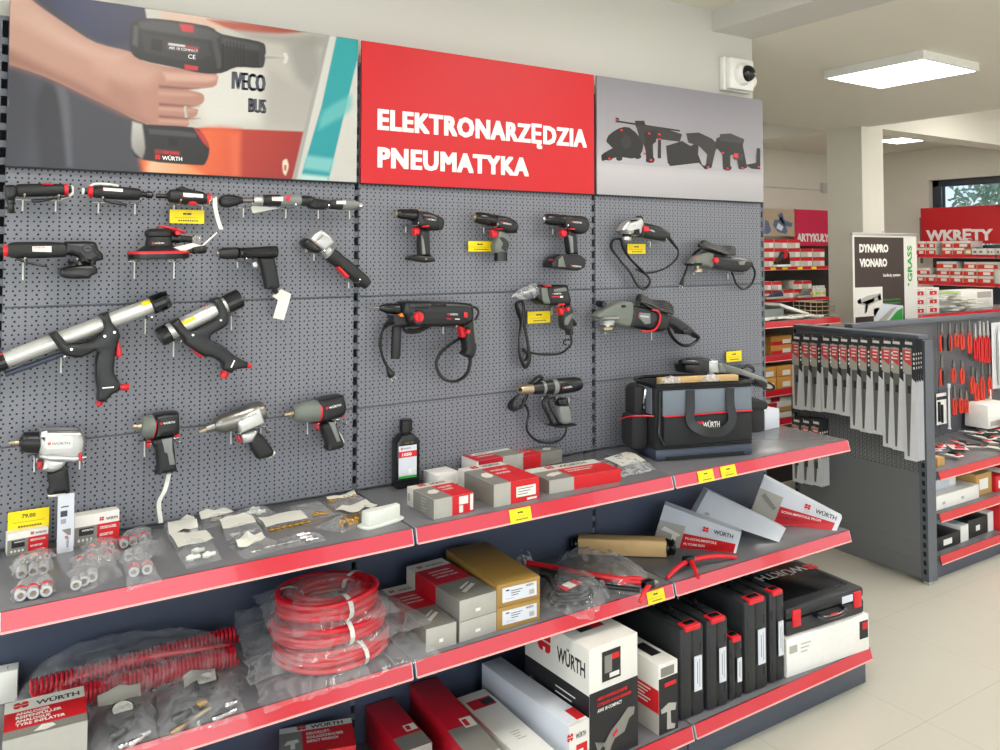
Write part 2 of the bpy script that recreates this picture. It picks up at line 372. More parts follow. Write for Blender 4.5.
def tree(x, y, z, R, lab):
    t = thing('leafy_tree', lab, 'tree', (x, y, 0)); b = MB(); tr = MB()
    tr.lathe((x, y, 0), (x, y, z), [(0, .14), (1, .06)], 'wood', 8); 
    for k in range(14):
        a = rnd.uniform(0, 6.28); q = V((x + math.cos(a)*R*.7, y + math.sin(a)*R*.8, z + rnd.uniform(-.6, .9)*R)); tr.tube([(x, y, z-.5), (V((x, y, z)) + q)/2 + V((0, 0, .2)), q], [.035, .01], 'wood', 5, 4)
    for k in range(4200):
        p = V((rnd.gauss(0, .5)*R, rnd.gauss(0, .5)*R, rnd.gauss(0, .5)*R)); s = rnd.uniform(.05, .11); u = V((rnd.uniform(-1, 1), rnd.uniform(-1, 1), rnd.uniform(-1, 1))).normalized(); w2 = u.cross(V((.3, .5, .8))).normalized()
        c = V((x, y, z)) + p; b.quad([c, c + u*s + w2*s*.4, c + u*s*2, c + u*s - w2*s*.4], 'leafa' if rnd.random() < .55 else 'leafb')
    b.build('foliage', t); tr.build('trunk', t)
tree(13.2, 3.4, 2.4, 1.2, 'pale green tree seen through the high window behind the red header board'); tree(16.5, -1.2, 3.0, 1.5, 'green tree outside the far end of the high window')
b = MB(); b.box((X1+.25, -8, -.15), (40, 14, -.05), 'leafa'); struct(b, 'ground')
# thin cable duct and junction box on the far wall
b = MB(); yy = Y1 - .001
p = PY(764, 186.5, Y1-.02); q = PY(826, 190.5, Y1-.02); b.tube([(p.x-1, Y1-.012, q.z), (q.x, Y1-.012, q.z)], .008, 'wall', 6, 0)
one(b, 'cable_duct', 'thin cream cable duct running along the far wall above the header boards', 'cable duct', (q.x, Y1-.012, q.z))
b = MB(); c = PY(825, 188, Y1-.03); b.box((c.x-.06, Y1-.05, c.z-.07), (c.x+.06, Y1-.001, c.z+.07), 'wall', b=.006); one(b, 'junction_box', 'small cream junction box on the far wall beside the column', 'junction box', (c.x, Y1-.02, c.z))
# ---------------------------------------------------------------- ceiling lamps
mat('led', '#fffaf3', .5, 0, 0, 1, emit=21); mat('led_frame', '#e9e8e2', .4)
def led(x0, x1, y0, y1, z, lab):
    t = thing('ceiling_light', lab, 'ceiling light', ((x0+x1)/2, (y0+y1)/2, z), 0, 'square ceiling lights')
    f = MB(); w = .012; h = .045
    f.box((x0, y0, z-h), (x1, y0+w, z), 'led_frame'); f.box((x0, y1-w, z-h), (x1, y1, z), 'led_frame'); f.box((x0, y0+w, z-h), (x0+w, y1-w, z), 'led_frame'); f.box((x1-w, y0+w, z-h), (x1, y1-w, z), 'led_frame'); f.build('frame', t)
    f = MB(); f.box((x0+w, y0+w, z-h+.002), (x1-w, y1-w, z-.004), 'led'); f.build('diffuser', t)
led(3.895, 4.425, -.275, .305, ZS, 'lit white square ceiling light hanging under the beige ceiling')
q_ = PZ(903, 141, ZH-.045); led(q_.x-.27, q_.x+.2, q_.y-.27, q_.y+.2, ZH, 'small lit ceiling light half hidden behind the white column')
for i, (x, y, z) in enumerate(((-1.4, -1.2, ZU), (.5, -1.1, ZU), (2.1, -1.1, ZU), (-1.6, -3.9, ZU), (1.1, -3.9, ZU), (4.2, -2.4, ZS), (4.7, -1.15, ZS), (5.35, -.55, ZS), (4.2, -4.4, ZS), (8, -.6, ZH), (8, -3.2, ZH), (5, 3.3, ZH), (7.2, 3.1, ZH), (6.6, 3.6, ZH), (9.0, -.2, ZH), (7.0, .6, ZH), (9.6, -2.0, ZH))):  # off-camera lamps added to brighten the rack, column and far area
    led(x-.3, x+.3, y-.3, y+.3, z, 'square ceiling light added outside the picture to brighten the shop')
# ---------------------------------------------------------------- daylight
def area(name, loc, rot, sx, sy, e, col=(1, 1, 1)):
    l = bpy.data.lights.new(name, 'AREA'); l.shape = 'RECTANGLE'; l.size = sx; l.size_y = sy; l.energy = e; l.color = col
    o = bpy.data.objects.new(name, l); COL.objects.link(o); o.location = loc; o.rotation_euler = rot; return o
for x, en in ((-1.9, 22), (.7, 58), (3.65, 22), (6.65, 30), (9.2, 30)):
    area('window_daylight', (x, Y0+.02, 1.45), (PI/2, 0, 0), 2.2, 2.0, en, (.90, .95, 1))
for y_ in (-4.2, -1.7): area('window_daylight', (X0+.02, y_, 1.45), (PI/2, 0, -PI/2), 2.2, 2.0, 46, (.84, .92, 1))
wd = bpy.data.worlds.new('sky'); sc.world = wd; wd.use_nodes = True; bg = wd.node_tree.nodes['Background']
sk = wd.node_tree.nodes.new('ShaderNodeTexSky'); sk.sky_type = 'HOSEK_WILKIE'; sk.turbidity = 5; sk.sun_direction = (-.4, -.6, .6)
wd.node_tree.links.new(sk.outputs[0], bg.inputs[0]); bg.inputs[1].default_value = 8
vs = sc.view_settings; vs.view_transform = 'Standard'; vs.look = 'None'; vs.gamma = 1; vs.use_curve_mapping = False; vs.exposure = -.52
sc.cycles.max_bounces = 8; sc.cycles.diffuse_bounces = 4; sc.cycles.transparent_max_bounces = 24; sc.cycles.caustics_reflective = False; sc.cycles.caustics_refractive = False; sc.cycles.use_denoising = True
sc.cycles.sample_clamp_indirect = 6
# ================================================================ main rack
pegmat('peg', '#797b84', r=.0029)
Z1, Z2, Z3 = .96, .5898, .1479
ZB, ZT = 1.9702, 2.4474
SEAM = (ZB, 1.594, 1.2265, .962)
ordn = ('nearest the left edge of the rack', 'between the first and second bay', 'between the second and third bay', 'at the far end of the rack')
for i in range(4):
    b = MB(); x = i; w = .016; z1 = 2.375; zz = z1
    b.box((x-w, -.0, 0), (x-w*.45, .03, z1), 'steel'); b.box((x+w*.45, 0, 0), (x+w, .03, z1), 'steel'); b.box((x-w, .03, 0), (x+w, .045, z1), 'dark')
    z = 1.4083 + .0461*20
    while z > .03:
        if z < z1: b.box((x-w*.45, 0, z-.0461+.0135), (x+w*.45, .028, z-.0135), 'steel')
        z -= .0461
    b.box((x-w*.45, 0, z1-.012), (x+w*.45, .03, z1), 'steel')
    one(b, 'slotted_upright', 'dark grey slotted steel upright ' + ordn[i], 'upright', (x, .02, 0), 'slotted uprights of the tool rack')
bays = ('behind the air tools', 'behind the drills', 'behind the angle grinders')
rows = ('top row under the header', 'middle row', 'lowest row above the shelf')
for i in range(3):
    for r in range(3):
        b = MB(); x0 = i+.0085; x1 = i+.9915; za, zb = SEAM[r+1]+.001, SEAM[r]-.001
        b.box((x0, -.004, za), (x1, .004, zb), 'peg')
        b.box((x0, -.0055, za), (x1, -.004, za+.003), 'steel')
        one(b, 'pegboard_panel', 'grey pegboard, %s, %s' % (rows[r], bays[i]), 'pegboard', ((x0+x1)/2, 0, za), 'pegboard panels of the tool rack')
    for r, (za, zb) in enumerate(((.605, .936), (.30, .604), (.02, .299))):
        b = MB(); b.box((i+.0085, -.004, za), (i+.9915, .004, zb), 'navy')
        one(b, 'back_panel', 'plain dark blue-grey back panel %s in the %s' % (('just below the top shelf', 'below the middle shelf', 'down by the floor')[r], ('first bay', 'second bay', 'third bay')[i]), 'back panel', (i+.5, 0, za), 'plain back panels of the tool rack')
def shelf(i, z, yf, lab, x0=None, x1=None, base=False, y0=-.006, th=.022, boardm='board', nm='shelf', grp='shelves of the tool rack', pink=False):
    x0 = i + .003 if x0 is None else x0; x1 = i + .997 if x1 is None else x1
    t = thing(nm, lab, 'shelf', ((x0+x1)/2, y0, z), 0, grp)
    b = MB(); b.box((x0, yf+.004, z-th), (x1, y0, z), boardm, b=.002); b.build('shelf_board', t)
    b = MB(); h = .0415; e = .012; s = yf
    # sloping price channel: dark back, red insert, pale lower lip, pale end cuts
    def sl(k, o): return V((0, s - e*k - o, z - h*k))
    def bar(k0, k1, o0, o1, m, a=x0+.004, c=x1-.004):
        p = [sl(k1, o0), sl(k0, o0), sl(k0, o1), sl(k1, o1)]
        b.hexa([V((a, q.y, q.z)) for q in p] + [V((c, q.y, q.z)) for q in p], m)
    bar(0, 1, -.004, .0, 'p_black'); bar(.05, .98, 0, .0012, 'red_strip'); bar(.93, 1.04, 0, .003, 'lip'); bar(.0, .06, 0, .0022, 'red_strip')
    bar(.02, 1.0, -.004, .0014, 'tip', x0+.0015, x0+.004); bar(.02, 1.0, -.004, .0014, 'tip', x1-.004, x1-.0015)
    b.build('price_channel', t)
    for x in (x0+.012, x1-.012):
        b = MB()
        b.hexa([V((x-.0015, yf+.06, z-th-.03)), V((x+.0015, yf+.06, z-th-.03)), V((x+.0015, y0+.002, z-th-.09)), V((x-.0015, y0+.002, z-th-.09)), V((x-.0015, yf+.03, z-th)), V((x+.0015, yf+.03, z-th)), V((x+.0015, y0+.002, z-th)), V((x-.0015, y0+.002, z-th))], 'steel_d')
        if not base: b.build('bracket', t)
    return t
for i in range(3):
    w = ('first bay', 'second bay', 'third bay')[i]
    shelf(i, Z1, -.4414, 'grey top shelf with a red price channel in the ' + w)
    shelf(i, Z2, -.4414, 'grey middle shelf with a red price channel in the ' + w)
    t = shelf(i, Z3, -.531, 'grey base shelf with a red price channel in the ' + w, base=True)
    b = MB(); b.box((i+.004, -.5076, 0), (i+.9965, -.49, Z3-.022), 'steel_d', b=.001); b.build('plinth', t)
    if i == 2:
        b = MB(); b.box((2.985, -.49, .02), (2.996, -.01, Z3-.024), 'steel_d'); b.build('side_plate', t)
# ---------------------------------------------------------------- header boards
# ================================================================ header boards
def clip(poly, x0, x1, z0, z1):
    for ax, lim, sg in ((0, x0, 1), (0, x1, -1), (1, z0, 1), (1, z1, -1)):
        out = []
        for i in range(len(poly)):
            a, c = poly[i-1], poly[i]; da = (a[ax]-lim)*sg; dc = (c[ax]-lim)*sg
            if (da >= 0) != (dc >= 0):
                t = da/(da-dc); out.append((a[0]+(c[0]-a[0])*t, a[1]+(c[1]-a[1])*t))
            if dc >= 0: out.append(c)
        poly = out
        if not poly: break
    return poly
YH = -.02
def header(i, nm, m, lab):
    x0, x1 = i+.0075, i+.9925
    o = MB(); o.box((x0, YH, ZB+.001), (x1, YH+.008, ZT), m); o.box((x0, YH-.0006, ZB-.004), (x1, YH+.008, ZB+.001), 'dark')
    t = thing(nm, lab, 'sign', ((x0+x1)/2, YH, ZB)); o.build('panel', t); return t, x0, x1
t, x0, x1 = header(0, 'header_picture', 'h_navy', 'large header picture of a hand holding a black cordless drill against a bus')
A = MB(); vw = view(0, 0, 2.703); lay = [YH-.0008]
def L_(pts, m, sm=1):
    if sm > 1: pts = [tuple(p) for p in smooth_poly([V(p) for p in pts], sm)]
    P = [PY(*vw(*p), YH) for p in pts]; c = clip([(p.x, p.z) for p in P], x0+.001, x1-.001, ZB+.002, ZT-.001)
    if len(c) > 2: A.poly([(a, lay[0], d) for a, d in c], m); lay[0] -= .00012

import numpy as np
def lin3(h): return np.array(lin(h)[:3])
class Print:
    """a printed photograph: soft-edged colour areas baked on a fine grid of the flat sheet"""
    def __init__(s, x0, x1, z0, z1, nx, nz, vw, base):
        s.x = np.linspace(x0, x1, nx); s.z = np.linspace(z0, z1, nz); s.X, s.Z = np.meshgrid(s.x, s.z); s.vw = vw; s.C = np.ones(s.X.shape+(3,))*lin3(base); s.k = .0085/2.703*2.703/2.703
        a = PY(*vw(500, 200), YH); c = PY(*vw(501, 200), YH); s.k = abs(c.x-a.x)
    def w(s, p): q = PY(*s.vw(*p), YH); return (q.x, q.z)
    def area(s, pts, c0, c1=None, p0=None, p1=None, blur=1.5, sm=3, al=1, noise_=.0):
        P = [s.w(p) for p in pts]
        if sm > 1: P = [tuple(q) for q in smooth_poly([V(p) for p in P], sm)]
        P = np.array(P); n = len(P); D = np.full(s.X.shape, 9e9); I = np.zeros(s.X.shape, bool)
        for i in range(n):
            a, c = P[i-1], P[i]; e = c-a; L2 = (e**2).sum()+1e-12; t = np.clip(((s.X-a[0])*e[0]+(s.Z-a[1])*e[1])/L2, 0, 1); D = np.minimum(D, np.hypot(s.X-a[0]-t*e[0], s.Z-a[1]-t*e[1]))
            cnd = (a[1] > s.Z) != (c[1] > s.Z); xi = (c[0]-a[0])*(s.Z-a[1])/((c[1]-a[1]) or 1e-12)+a[0]; I ^= cnd & (s.X < xi)
        d = np.where(I, D, -D)/(blur*s.k); A = np.clip(d*.5+.5, 0, 1); A = (A*A*(3-2*A)*al)[..., None]
        col = lin3(c0)*np.ones(s.C.shape)
        if c1:
            a, c = s.w(p0), s.w(p1); e = (c[0]-a[0], c[1]-a[1]); t = np.clip(((s.X-a[0])*e[0]+(s.Z-a[1])*e[1])/(e[0]**2+e[1]**2), 0, 1)[..., None]; col = lin3(c0)*(1-t)+lin3(c1)*t
        s.C = s.C*(1-A)+col*A
    def grain(s, amt, seed=1): r = np.random.RandomState(seed); s.C *= 1+amt*(r.rand(*s.X.shape)[..., None]-.5)
    def build(s, parent, y, nm='picture'):
        ny, nx = s.X.shape; me = bpy.data.meshes.new(nm); F = FR[parent.name].inverted(); o3 = F @ V((0, y, 0))
        co = np.stack([s.X+o3.x, np.full(s.X.shape, o3.y), s.Z+o3.z], -1).reshape(-1, 3); q = np.arange(nx*ny).reshape(ny, nx); f = np.stack([q[:-1, :-1], q[:-1, 1:], q[1:, 1:], q[1:, :-1]], -1).reshape(-1, 4)
        me.from_pydata(co.tolist(), [], f.tolist()); at = me.color_attributes.new('print', 'FLOAT_COLOR', 'POINT'); at.data.foreach_set('color', np.concatenate([s.C, np.ones(s.X.shape+(1,))], -1).reshape(-1).astype(np.float32)); me.materials.append(MATS['print_sheet'])
        o = bpy.data.objects.new(nm, me); COL.objects.link(o); o.parent = parent; return o
m = mat('print_sheet', '#808080', .38, 0, 0); at = m.node_tree.nodes.new('ShaderNodeAttribute'); at.attribute_name = 'print'; m.node_tree.links.new(at.outputs['Color'], m.node_tree.nodes['Principled BSDF'].inputs['Base Color'])
R_P = Print(x0+.001, x1-.001, ZB+.002, ZT-.001, 420, 210, vw, '#3a3c50'); a = R_P.area
a([(60,-70),(300,-60),(400,20),(400,90),(300,120),(200,60)],'#343a60','#2b2e49',(200,0),(380,100),6)
a([(0,130),(100,200),(220,250),(340,310),(395,360),(400,480),(-20,460)],'#4c4d58','#43444d',(50,200),(300,450),10)
a([(120,220),(160,250),(175,330),(180,460),(110,460),(90,300)],'#36373f',None,None,None,14); a([(150,230),(185,260),(195,450),(182,450),(165,300)],'#62636d',None,None,None,8); a([(0,180),(60,200),(90,300),(60,460),(0,460)],'#3e3f49',None,None,None,20); a([(-4,255),(14,262),(20,280),(10,298),(-4,300)],'#c9c9cc',None,None,None,5)
a([(385,-20),(398,60),(380,150),(395,360),(395,480),(990,510),(990,50)],'#cac7bf','#bdbab2',(450,100),(850,300),3,1)
a([(440,20),(620,55),(560,100),(430,70)],'#d9bba9',None,None,None,16); a([(560,52),(720,66),(850,82),(760,92),(640,84)],'#b9604c','#a94a3c',(560,60),(850,90),6); a([(640,84),(760,94),(880,96),(890,130),(700,110)],'#a9a7a0',None,None,None,14)
a([(540,120),(720,190),(700,330),(560,345),(520,260)],'#d9d8d2',None,None,None,30); a([(775,120),(850,100),(870,200),(840,250),(800,210)],'#9b9a95',None,None,None,24,3,.8); a([(720,180),(860,260),(830,350),(720,345)],'#b4b1aa',None,None,None,30)
a([(380,350),(560,345),(830,356),(800,500),(385,480)],'#bf4130','#a53029',(560,360),(760,480),3,1); a([(380,430),(450,395),(560,345),(650,350),(625,490),(390,480)],'#ee7a3a','#d4573a',(450,430),(640,470),14); a([(400,440),(440,415),(500,440),(560,480),(400,480)],'#f2c3a0','#ee9a62',(400,440),(520,470),12); a([(620,360),(650,358),(650,480),(625,480)],'#dd6a45',None,None,None,12)
a([(764,436),(775,430),(780,450),(772,475),(765,465)],'#e6d9c8',None,None,None,3); a([(768,446),(774,446),(773,462),(768,460)],'#b8462f',None,None,None,2)
a([(890,80),(990,90),(990,510),(785,500),(835,330)],'#d9d8d2','#cfcec8',(860,150),(900,450),2,1); a([(883,88),(893,90),(798,500),(786,500)],'#aaa8a5',None,None,None,3,1)
a([(911,92),(972,98),(968,150),(885,500),(808,495),(868,290)],'#2ba9ad','#1f9aa4',(930,120),(850,470),2.5,1); a([(875,300),(950,255),(945,300),(862,350)],'#6fc2c2',None,None,None,12,3,.8); a([(828,420),(905,430),(890,465),(820,455)],'#8fd0cf',None,None,None,10,3,.8); a([(812,470),(888,478),(884,500),(806,498)],'#bfe0dc',None,None,None,8)
a([(-20,-80),(55,-30),(95,8),(185,70),(260,116),(352,140),(385,165),(480,184),(540,180),(585,200),(588,218),(575,236),(500,242),(545,252),(552,270),(540,284),(505,288),(536,296),(530,314),(508,320),(512,336),(490,350),(425,342),(370,326),(320,300),(230,258),(120,207),(-20,160)],'#c39a8a','#b58576',(60,60),(480,300),2)
a([(-20,-60),(50,-20),(170,80),(260,128),(340,150),(300,175),(180,130),(60,70),(-20,40)],'#d2ad9d',None,None,None,22,3,.85); a([(-20,110),(60,150),(140,190),(230,232),(320,286),(400,330),(320,305),(230,260),(120,208),(-20,164)],'#9a6c5e',None,None,None,16,3,.85)
a([(250,150),(350,160),(430,190),(400,230),(330,220),(260,190)],'#cba291',None,None,None,24,3,.8); a([(300,220),(360,250),(380,310),(340,300),(290,260)],'#a87a6b',None,None,None,22,3,.7); a([(440,195),(575,204),(584,214),(560,222),(450,218)],'#d3ab9b',None,None,None,8,3,.9)
for v in (236, 284, 317): a([(430,v-6),(510,v+1),(540,v+3),(510,v+7),(430,v+2)],'#7b5043',None,None,None,5,1,.85)
for v in (256, 298, 330): a([(430,v-8),(510,v-4),(530,v+2),(500,v+4),(430,v)],'#d0a797',None,None,None,8,3,.7)
a([(497,288),(505,286),(509,318),(500,318)],'#d8d4cc','#8f8a80',(497,300),(509,300),1.5,1)
a([(358,326),(395,336),(520,344),(548,364),(566,400),(556,440),(530,446),(385,432),(356,398)],'#2a2a2d','#1c1c1f',(420,345),(430,440),2); a([(358,328),(384,336),(392,400),(384,430),(356,398)],'#c2c0bc','#8d8b88',(358,340),(390,420),4); a([(524,346),(550,362),(566,402),(548,384)],'#c23434',None,None,None,3,1); a([(400,348),(520,358),(530,372),(405,362)],'#4b4b4e',None,None,None,4); a([(455,372),(482,374),(480,395),(456,392)],'#0f0f11',None,None,None,3); a([(418,403),(486,409),(486,420),(418,415)],'#8f2a2e',None,None,None,3)
a([(360,56),(420,50),(560,70),(600,92),(700,112),(718,130),(714,174),(700,184),(640,182),(598,198),(545,198),(480,184),(380,162),(352,134),(350,90)],'#2b2b2d','#1b1b1d',(480,70),(470,190),2)
a([(375,60),(430,56),(560,78),(594,98),(570,108),(470,92),(380,78)],'#4a4a4b',None,None,None,6); a([(385,92),(560,118),(570,150),(500,165),(390,140)],'#333335',None,None,None,6); a([(410,104),(440,108),(438,140),(408,134)],'#101012',None,None,None,3); a([(450,112),(540,125),(536,148),(450,134)],'#4c4346',None,None,None,2,1); a([(455,116),(500,122),(500,128),(455,122)],'#d2cfcc',None,None,None,1.5,1); a([(500,124),(536,129),(535,134),(500,129)],'#c03a3a',None,None,None,1.5,1)
a([(570,92),(582,94),(604,180),(588,186)],'#454547',None,None,None,3,1); a([(600,100),(700,120),(708,140),(600,122)],'#454546',None,None,None,6); a([(598,118),(606,118),(606,190),(598,190)],'#0d0d0f',None,None,None,2,1)
for k in range(6): a([(612+k*9,112+k*1.5),(615+k*9,112+k*1.5),(616+k*9,178),(613+k*9,178)],'#111113',None,None,None,1.5,1)
a([(700,116),(716,130),(712,176),(700,180)],'#38383a',None,None,None,3); a([(484,63),(524,69),(522,88),(492,84)],'#c8333a',None,None,None,2.5); a([(498,174),(536,180),(534,191),(500,187)],'#c8333a',None,None,None,2,1); a([(362,70),(374,70),(372,128),(358,120)],'#505052',None,None,None,4)
a([(716,147),(765,149),(765,158),(716,158)],'#c5c4c0','#8c8b88',(716,147),(716,158),1.5,1); a([(764,144),(774,143),(779,157),(774,172),(764,170),(769,157)],'#dddcd8',None,None,None,2)
R_P.C = (R_P.C*.80)**1.06; R_P.grain(.05); R_P.build(t, YH-.0007); lay[0] = YH-.0012
def ht(s, u, v, h, m, u2, off=.02):
    a = PY(*vw(u, v), YH); c = PY(*vw(u2, v), YH); d = PY(*vw(u, v-h), YH); A.text(s, (a.x, lay[0]-.0003, a.z), (1,0,0), (0,0,1), abs(d.z-a.z), m, off, 1, fit=abs(c.x-a.x))
[(ht('IVECO', 625+k, 240, 50, 'h_ink', 712+k, .0), ht('BUS', 670+k, 303, 40, 'h_ink', 714+k, .0)) for k in (0, 3, 6)]; ht('18V 5.0Ah', 442, 416, 8, 'red', 482); ht('WÜRTH', 438, 432, 11, 'wh', 492); a = PY(*vw(426, 431), YH); A.logo((a.x, lay[0]-.0003, a.z), (1,0,0), (0,0,1), .014)
ht('CE', 508, 158, 12, 'wh', 528, 0); ht('ABS 18 COMPACT', 456, 132, 7, 'wh', 535, 0)
A.build('lettering', t, ang=5)
t, x0, x1 = header(1, 'header_sign', 'head_red', 'red header sign reading ELEKTRONARZĘDZIA PNEUMATYKA in white capitals')
A = MB(); vw = view(350, 20, 2.381); yy = YH-.001
def hw(s, u0, v0, u1, vt):
    a = PY(*vw(u0, v0), YH); c = PY(*vw(u1, v0), YH); d = PY(*vw(u0, vt), YH); [A.text(s, (a.x+dx_, yy-.0001*i_, a.z+dz_), (1,0,0), (0,0,1), d.z-a.z-.006, 'wh', .0, 1.10, fit=c.x-a.x-.009) for i_, (dx_, dz_) in enumerate(((0,0),(.003,0),(.006,0),(.009,0),(0,.003),(.009,.003),(0,.006),(.003,.006),(.006,.006),(.009,.006)))]
hw('ELEKTRONARZĘDZIA', 65, 261, 563, 208); hw('PNEUMATYKA', 65, 351, 425, 299); A.build('lettering', t, ang=5)
# grey studio picture with the row of machines
m = mat('studio', '#a8a5ab', .4, 0, .02, 1); nt = m.node_tree; N = nt.nodes; L = nt.links; g = N.new('ShaderNodeNewGeometry'); s = N.new('ShaderNodeSeparateXYZ'); L.new(g.outputs['Position'], s.inputs[0])
cr = N.new('ShaderNodeValToRGB'); mr = N.new('ShaderNodeMapRange'); mr.inputs[1].default_value = ZB; mr.inputs[2].default_value = ZT; L.new(s.outputs['Z'], mr.inputs[0]); L.new(mr.outputs[0], cr.inputs[0])
cr.color_ramp.elements[0].color = lin('#a5a2a7'); cr.color_ramp.elements[1].color = lin('#838088'); e = cr.color_ramp.elements.new(.22); e.color = lin('#b7b4b8'); e = cr.color_ramp.elements.new(.45); e.color = lin('#9a979d')
L.new(cr.outputs[0], N['Principled BSDF'].inputs['Base Color'])
t, x0, x1 = header(2, 'header_picture', 'studio', 'grey header picture of a row of black power tools, beside the dome camera')
A = MB(); lay[0] = YH-.0008
L_([(600,332),(660,325),(800,345),(978,358),(978,366),(760,352),(600,340)], 'h_lt')
L_([(610,290),(615,275),(640,258),(665,256),(690,280),(698,300),(690,322),(670,330),(640,326),(600,336),(598,322),(612,312),(625,305)], 'h_dk', 2)
L_([(655,272),(668,280),(668,300),(655,308),(645,290)], 'h_dk2', 2)
L_([(632,232),(640,234),(640,240),(785,262),(785,266),(640,244),(632,244)], 'h_dk'); L_([(678,240),(700,240),(705,255),(690,262),(680,255)], 'h_dk')
L_([(680,250),(720,252),(760,262),(790,272),(785,290),(745,285),(720,282),(722,330),(722,340),(704,338),(706,320),(700,300),(688,280)], 'h_dk2', 1)
L_([(700,265),(730,262),(728,290),(716,300),(722,330),(705,332),(702,300)], 'h_dk', 1); L_([(733,285),(740,286),(740,330),(732,328)], 'h_dk')
L_([(752,300),(790,288),(810,300),(830,290),(828,320),(838,345),(858,352),(845,356),(830,340),(762,348),(756,340)], 'h_dk', 1)
L_([(800,270),(830,268),(860,282),(880,300),(870,310),(860,352),(846,354),(850,320),(830,300),(805,292)], 'h_dk2', 1)
L_([(872,282),(890,274),(935,282),(935,300),(945,352),(925,355),(918,318),(905,322),(905,356),(888,356),(886,320),(868,300)], 'h_dk', 1)
L_([(880,272),(905,270),(938,284),(936,294),(880,288)], 'h_dk3', 1)
L_([(968,305),(976,306),(976,356),(955,354),(940,345),(966,340)], 'h_dk', 1); L_([(912,316),(936,320),(934,334),(912,332)], 'h_dk3')
for u, v, r in ((684,325,9),(714,333,11),(898,352,10),(932,350,9),(852,348,8),(640,330,8),(615,328,10)):
    L_([(u + r*math.cos(k*.7), v + r*.7*math.sin(k*.7)) for k in range(9)], 'h_dk')
for u, v in ((634,238),(711,270),(735,272),(735,283),(886,316),(914,322),(700,318),(645,262),(715,333),(851,350),(897,353),(933,352),(972,350),(616,330)):
    L_([(u-3, v-2), (u+3, v-1), (u+3, v+3), (u-3, v+2)], 'red')
L_([(912,317),(922,318),(922,330),(912,328)], 'red')
A.build('picture', t, ang=5)
# ---------------------------------------------------------------- dome camera on the wall
vw = view(690, 0, 6.25); P = lambda u, v, y=.06: PY(*vw(u, v), y)
a, c = P(222, 556, 0.03), P(368, 388, 0.03)
t = thing('dome_camera', 'white wall-mounted security camera with a black dome above the third header board', 'security camera', ((a.x+c.x)/2, .06, a.z))
b = MB(); b.box((a.x-.01, .03, a.z-.004), (c.x+.012, .06, c.z+.006), 'wh', b=.006); b.box((a.x, .0, a.z), (c.x, .03, c.z), 'wh', b=.008); b.build('back_box', t)
o = P(322, 466, .0); b = MB(); ax = V((.25, -1, .02)).normalized(); b.lathe(o + V((0, .01, 0)), o + ax*.028, [(0, .05), (.1, .052), (.7, .05), (1, .042)], 'wh', 28); b.build('housing', t)
b = MB(); b.ball(o + ax*.028, .038, 'gblack', 20); b.build('dome', t)
b = MB(); o = PY(756, 83, .1); b.ball((3.035, .085, o.z), .036, 'whiteplastic', 16, (1, .6, 1)); b.box((3.019, .06, o.z-.035), (3.03, .13, o.z+.04), 'wh', b=.004)
one(b, 'wall_sensor', 'round white translucent sensor on the wall corner beside the dome camera', 'sensor', (3.02, .09, o.z))
# ================================================================ helpers for hung tools
def pscale(u, v, y): return (PY(u, v, y) - CAMP).dot(CF) / FPX
class TB(MB):
    def __init__(s, vw=ID): super().__init__(); s.vw = vw
    def k(s): return 1.0
    def P(s, pts, m, yf, yb, r=.006, sm=3, ref=None, seg=3):
        s.prof(pts, yf, yb, m, r, s.vw, sm, seg, ref if ref is not None else (yf*.7+yb*.3)); return s
    def sc(s, u, v, y):
        a = s.vw(u, v); c = s.vw(u+1, v); return pscale(*a, y) * (c[0]-a[0])
    def Lt(s, p0, p1, pr, m, y, n=20, sq=None, y2=None):
        a = PY(*s.vw(*p0), y); c = PY(*s.vw(*p1), y if y2 is None else y2); k = s.sc(*p0, y)
        s.lathe(a, c, [(q[0], q[1]*k) + tuple(q[2:]) for q in pr], m, n, sq); return s
    def patch(s, p0, p1, r, t0, t1, a0, a1, m, y, n=8):
        """label wrapped on a round body; angles measured from straight out of the wall, positive upward"""
        a = PY(*s.vw(*p0), y); c = PY(*s.vw(*p1), y); k = s.sc(*p0, y); ax = (c-a); L = ax.length; ax.normalize(); out = V((0, -1, 0)); up = ax.cross(out)
        if up.z < 0: up = -up
        vs = []
        for i in range(n+1):
            t = math.radians(a0 + (a1-a0)*i/n)
            for q in (t0, t1): vs.append(a + ax*(L*q) + (out*math.cos(t) + up*math.sin(t))*(r*k+.0006))
        s.add(vs, [(2*i, 2*i+1, 2*i+3, 2*i+2) for i in range(n)], m); return s
    def Tb(s, pts, r, m, y, n=8, k=6, closed=False):
        P = [PY(*s.vw(p[0], p[1]), p[2] if len(p) > 2 else y) for p in pts]; s.tube(P, r, m, n, k, closed); return s
    def disc(s, u, v, r, m, yf, yb, n=20):
        a = PY(*s.vw(u, v), yf); k = s.sc(u, v, yf); s.lathe((a.x, yb, a.z), (a.x, yf, a.z), [(0, r*k), (.85, r*k), (1, r*k*.88)], m, n); return s
    def dec(s, u, v, u2, v2, h, y, t='WÜRTH', m='wh', logo=True, off=.02):
        a = PY(*s.vw(u, v), y); c = PY(*s.vw(u2, v2), y); k = s.sc(u, v, y); d = (c-a); d.y = 0; L = d.length; d.normalize(); up = V((-d.z, 0, d.x))
        hh = h*k
        if logo: s.logo(a + d*hh*.6 + V((0, -.0002, 0)), d, up, hh*1.15, 'red'); a = a + d*hh*1.5; L -= hh*1.5
        s.text(t, a, d, up, hh, m, off, 1, fit=L); return s
    def Q(s, pts, m, y):
        s.poly([PY(*s.vw(*p), y) for p in pts], m); return s
def tool(nm, lab, cat, u, v, grp=None, vw=ID):
    p = PY(*vw(u, v), 0); return thing(nm, lab, cat, (p.x, -.01, p.z), 0, grp)
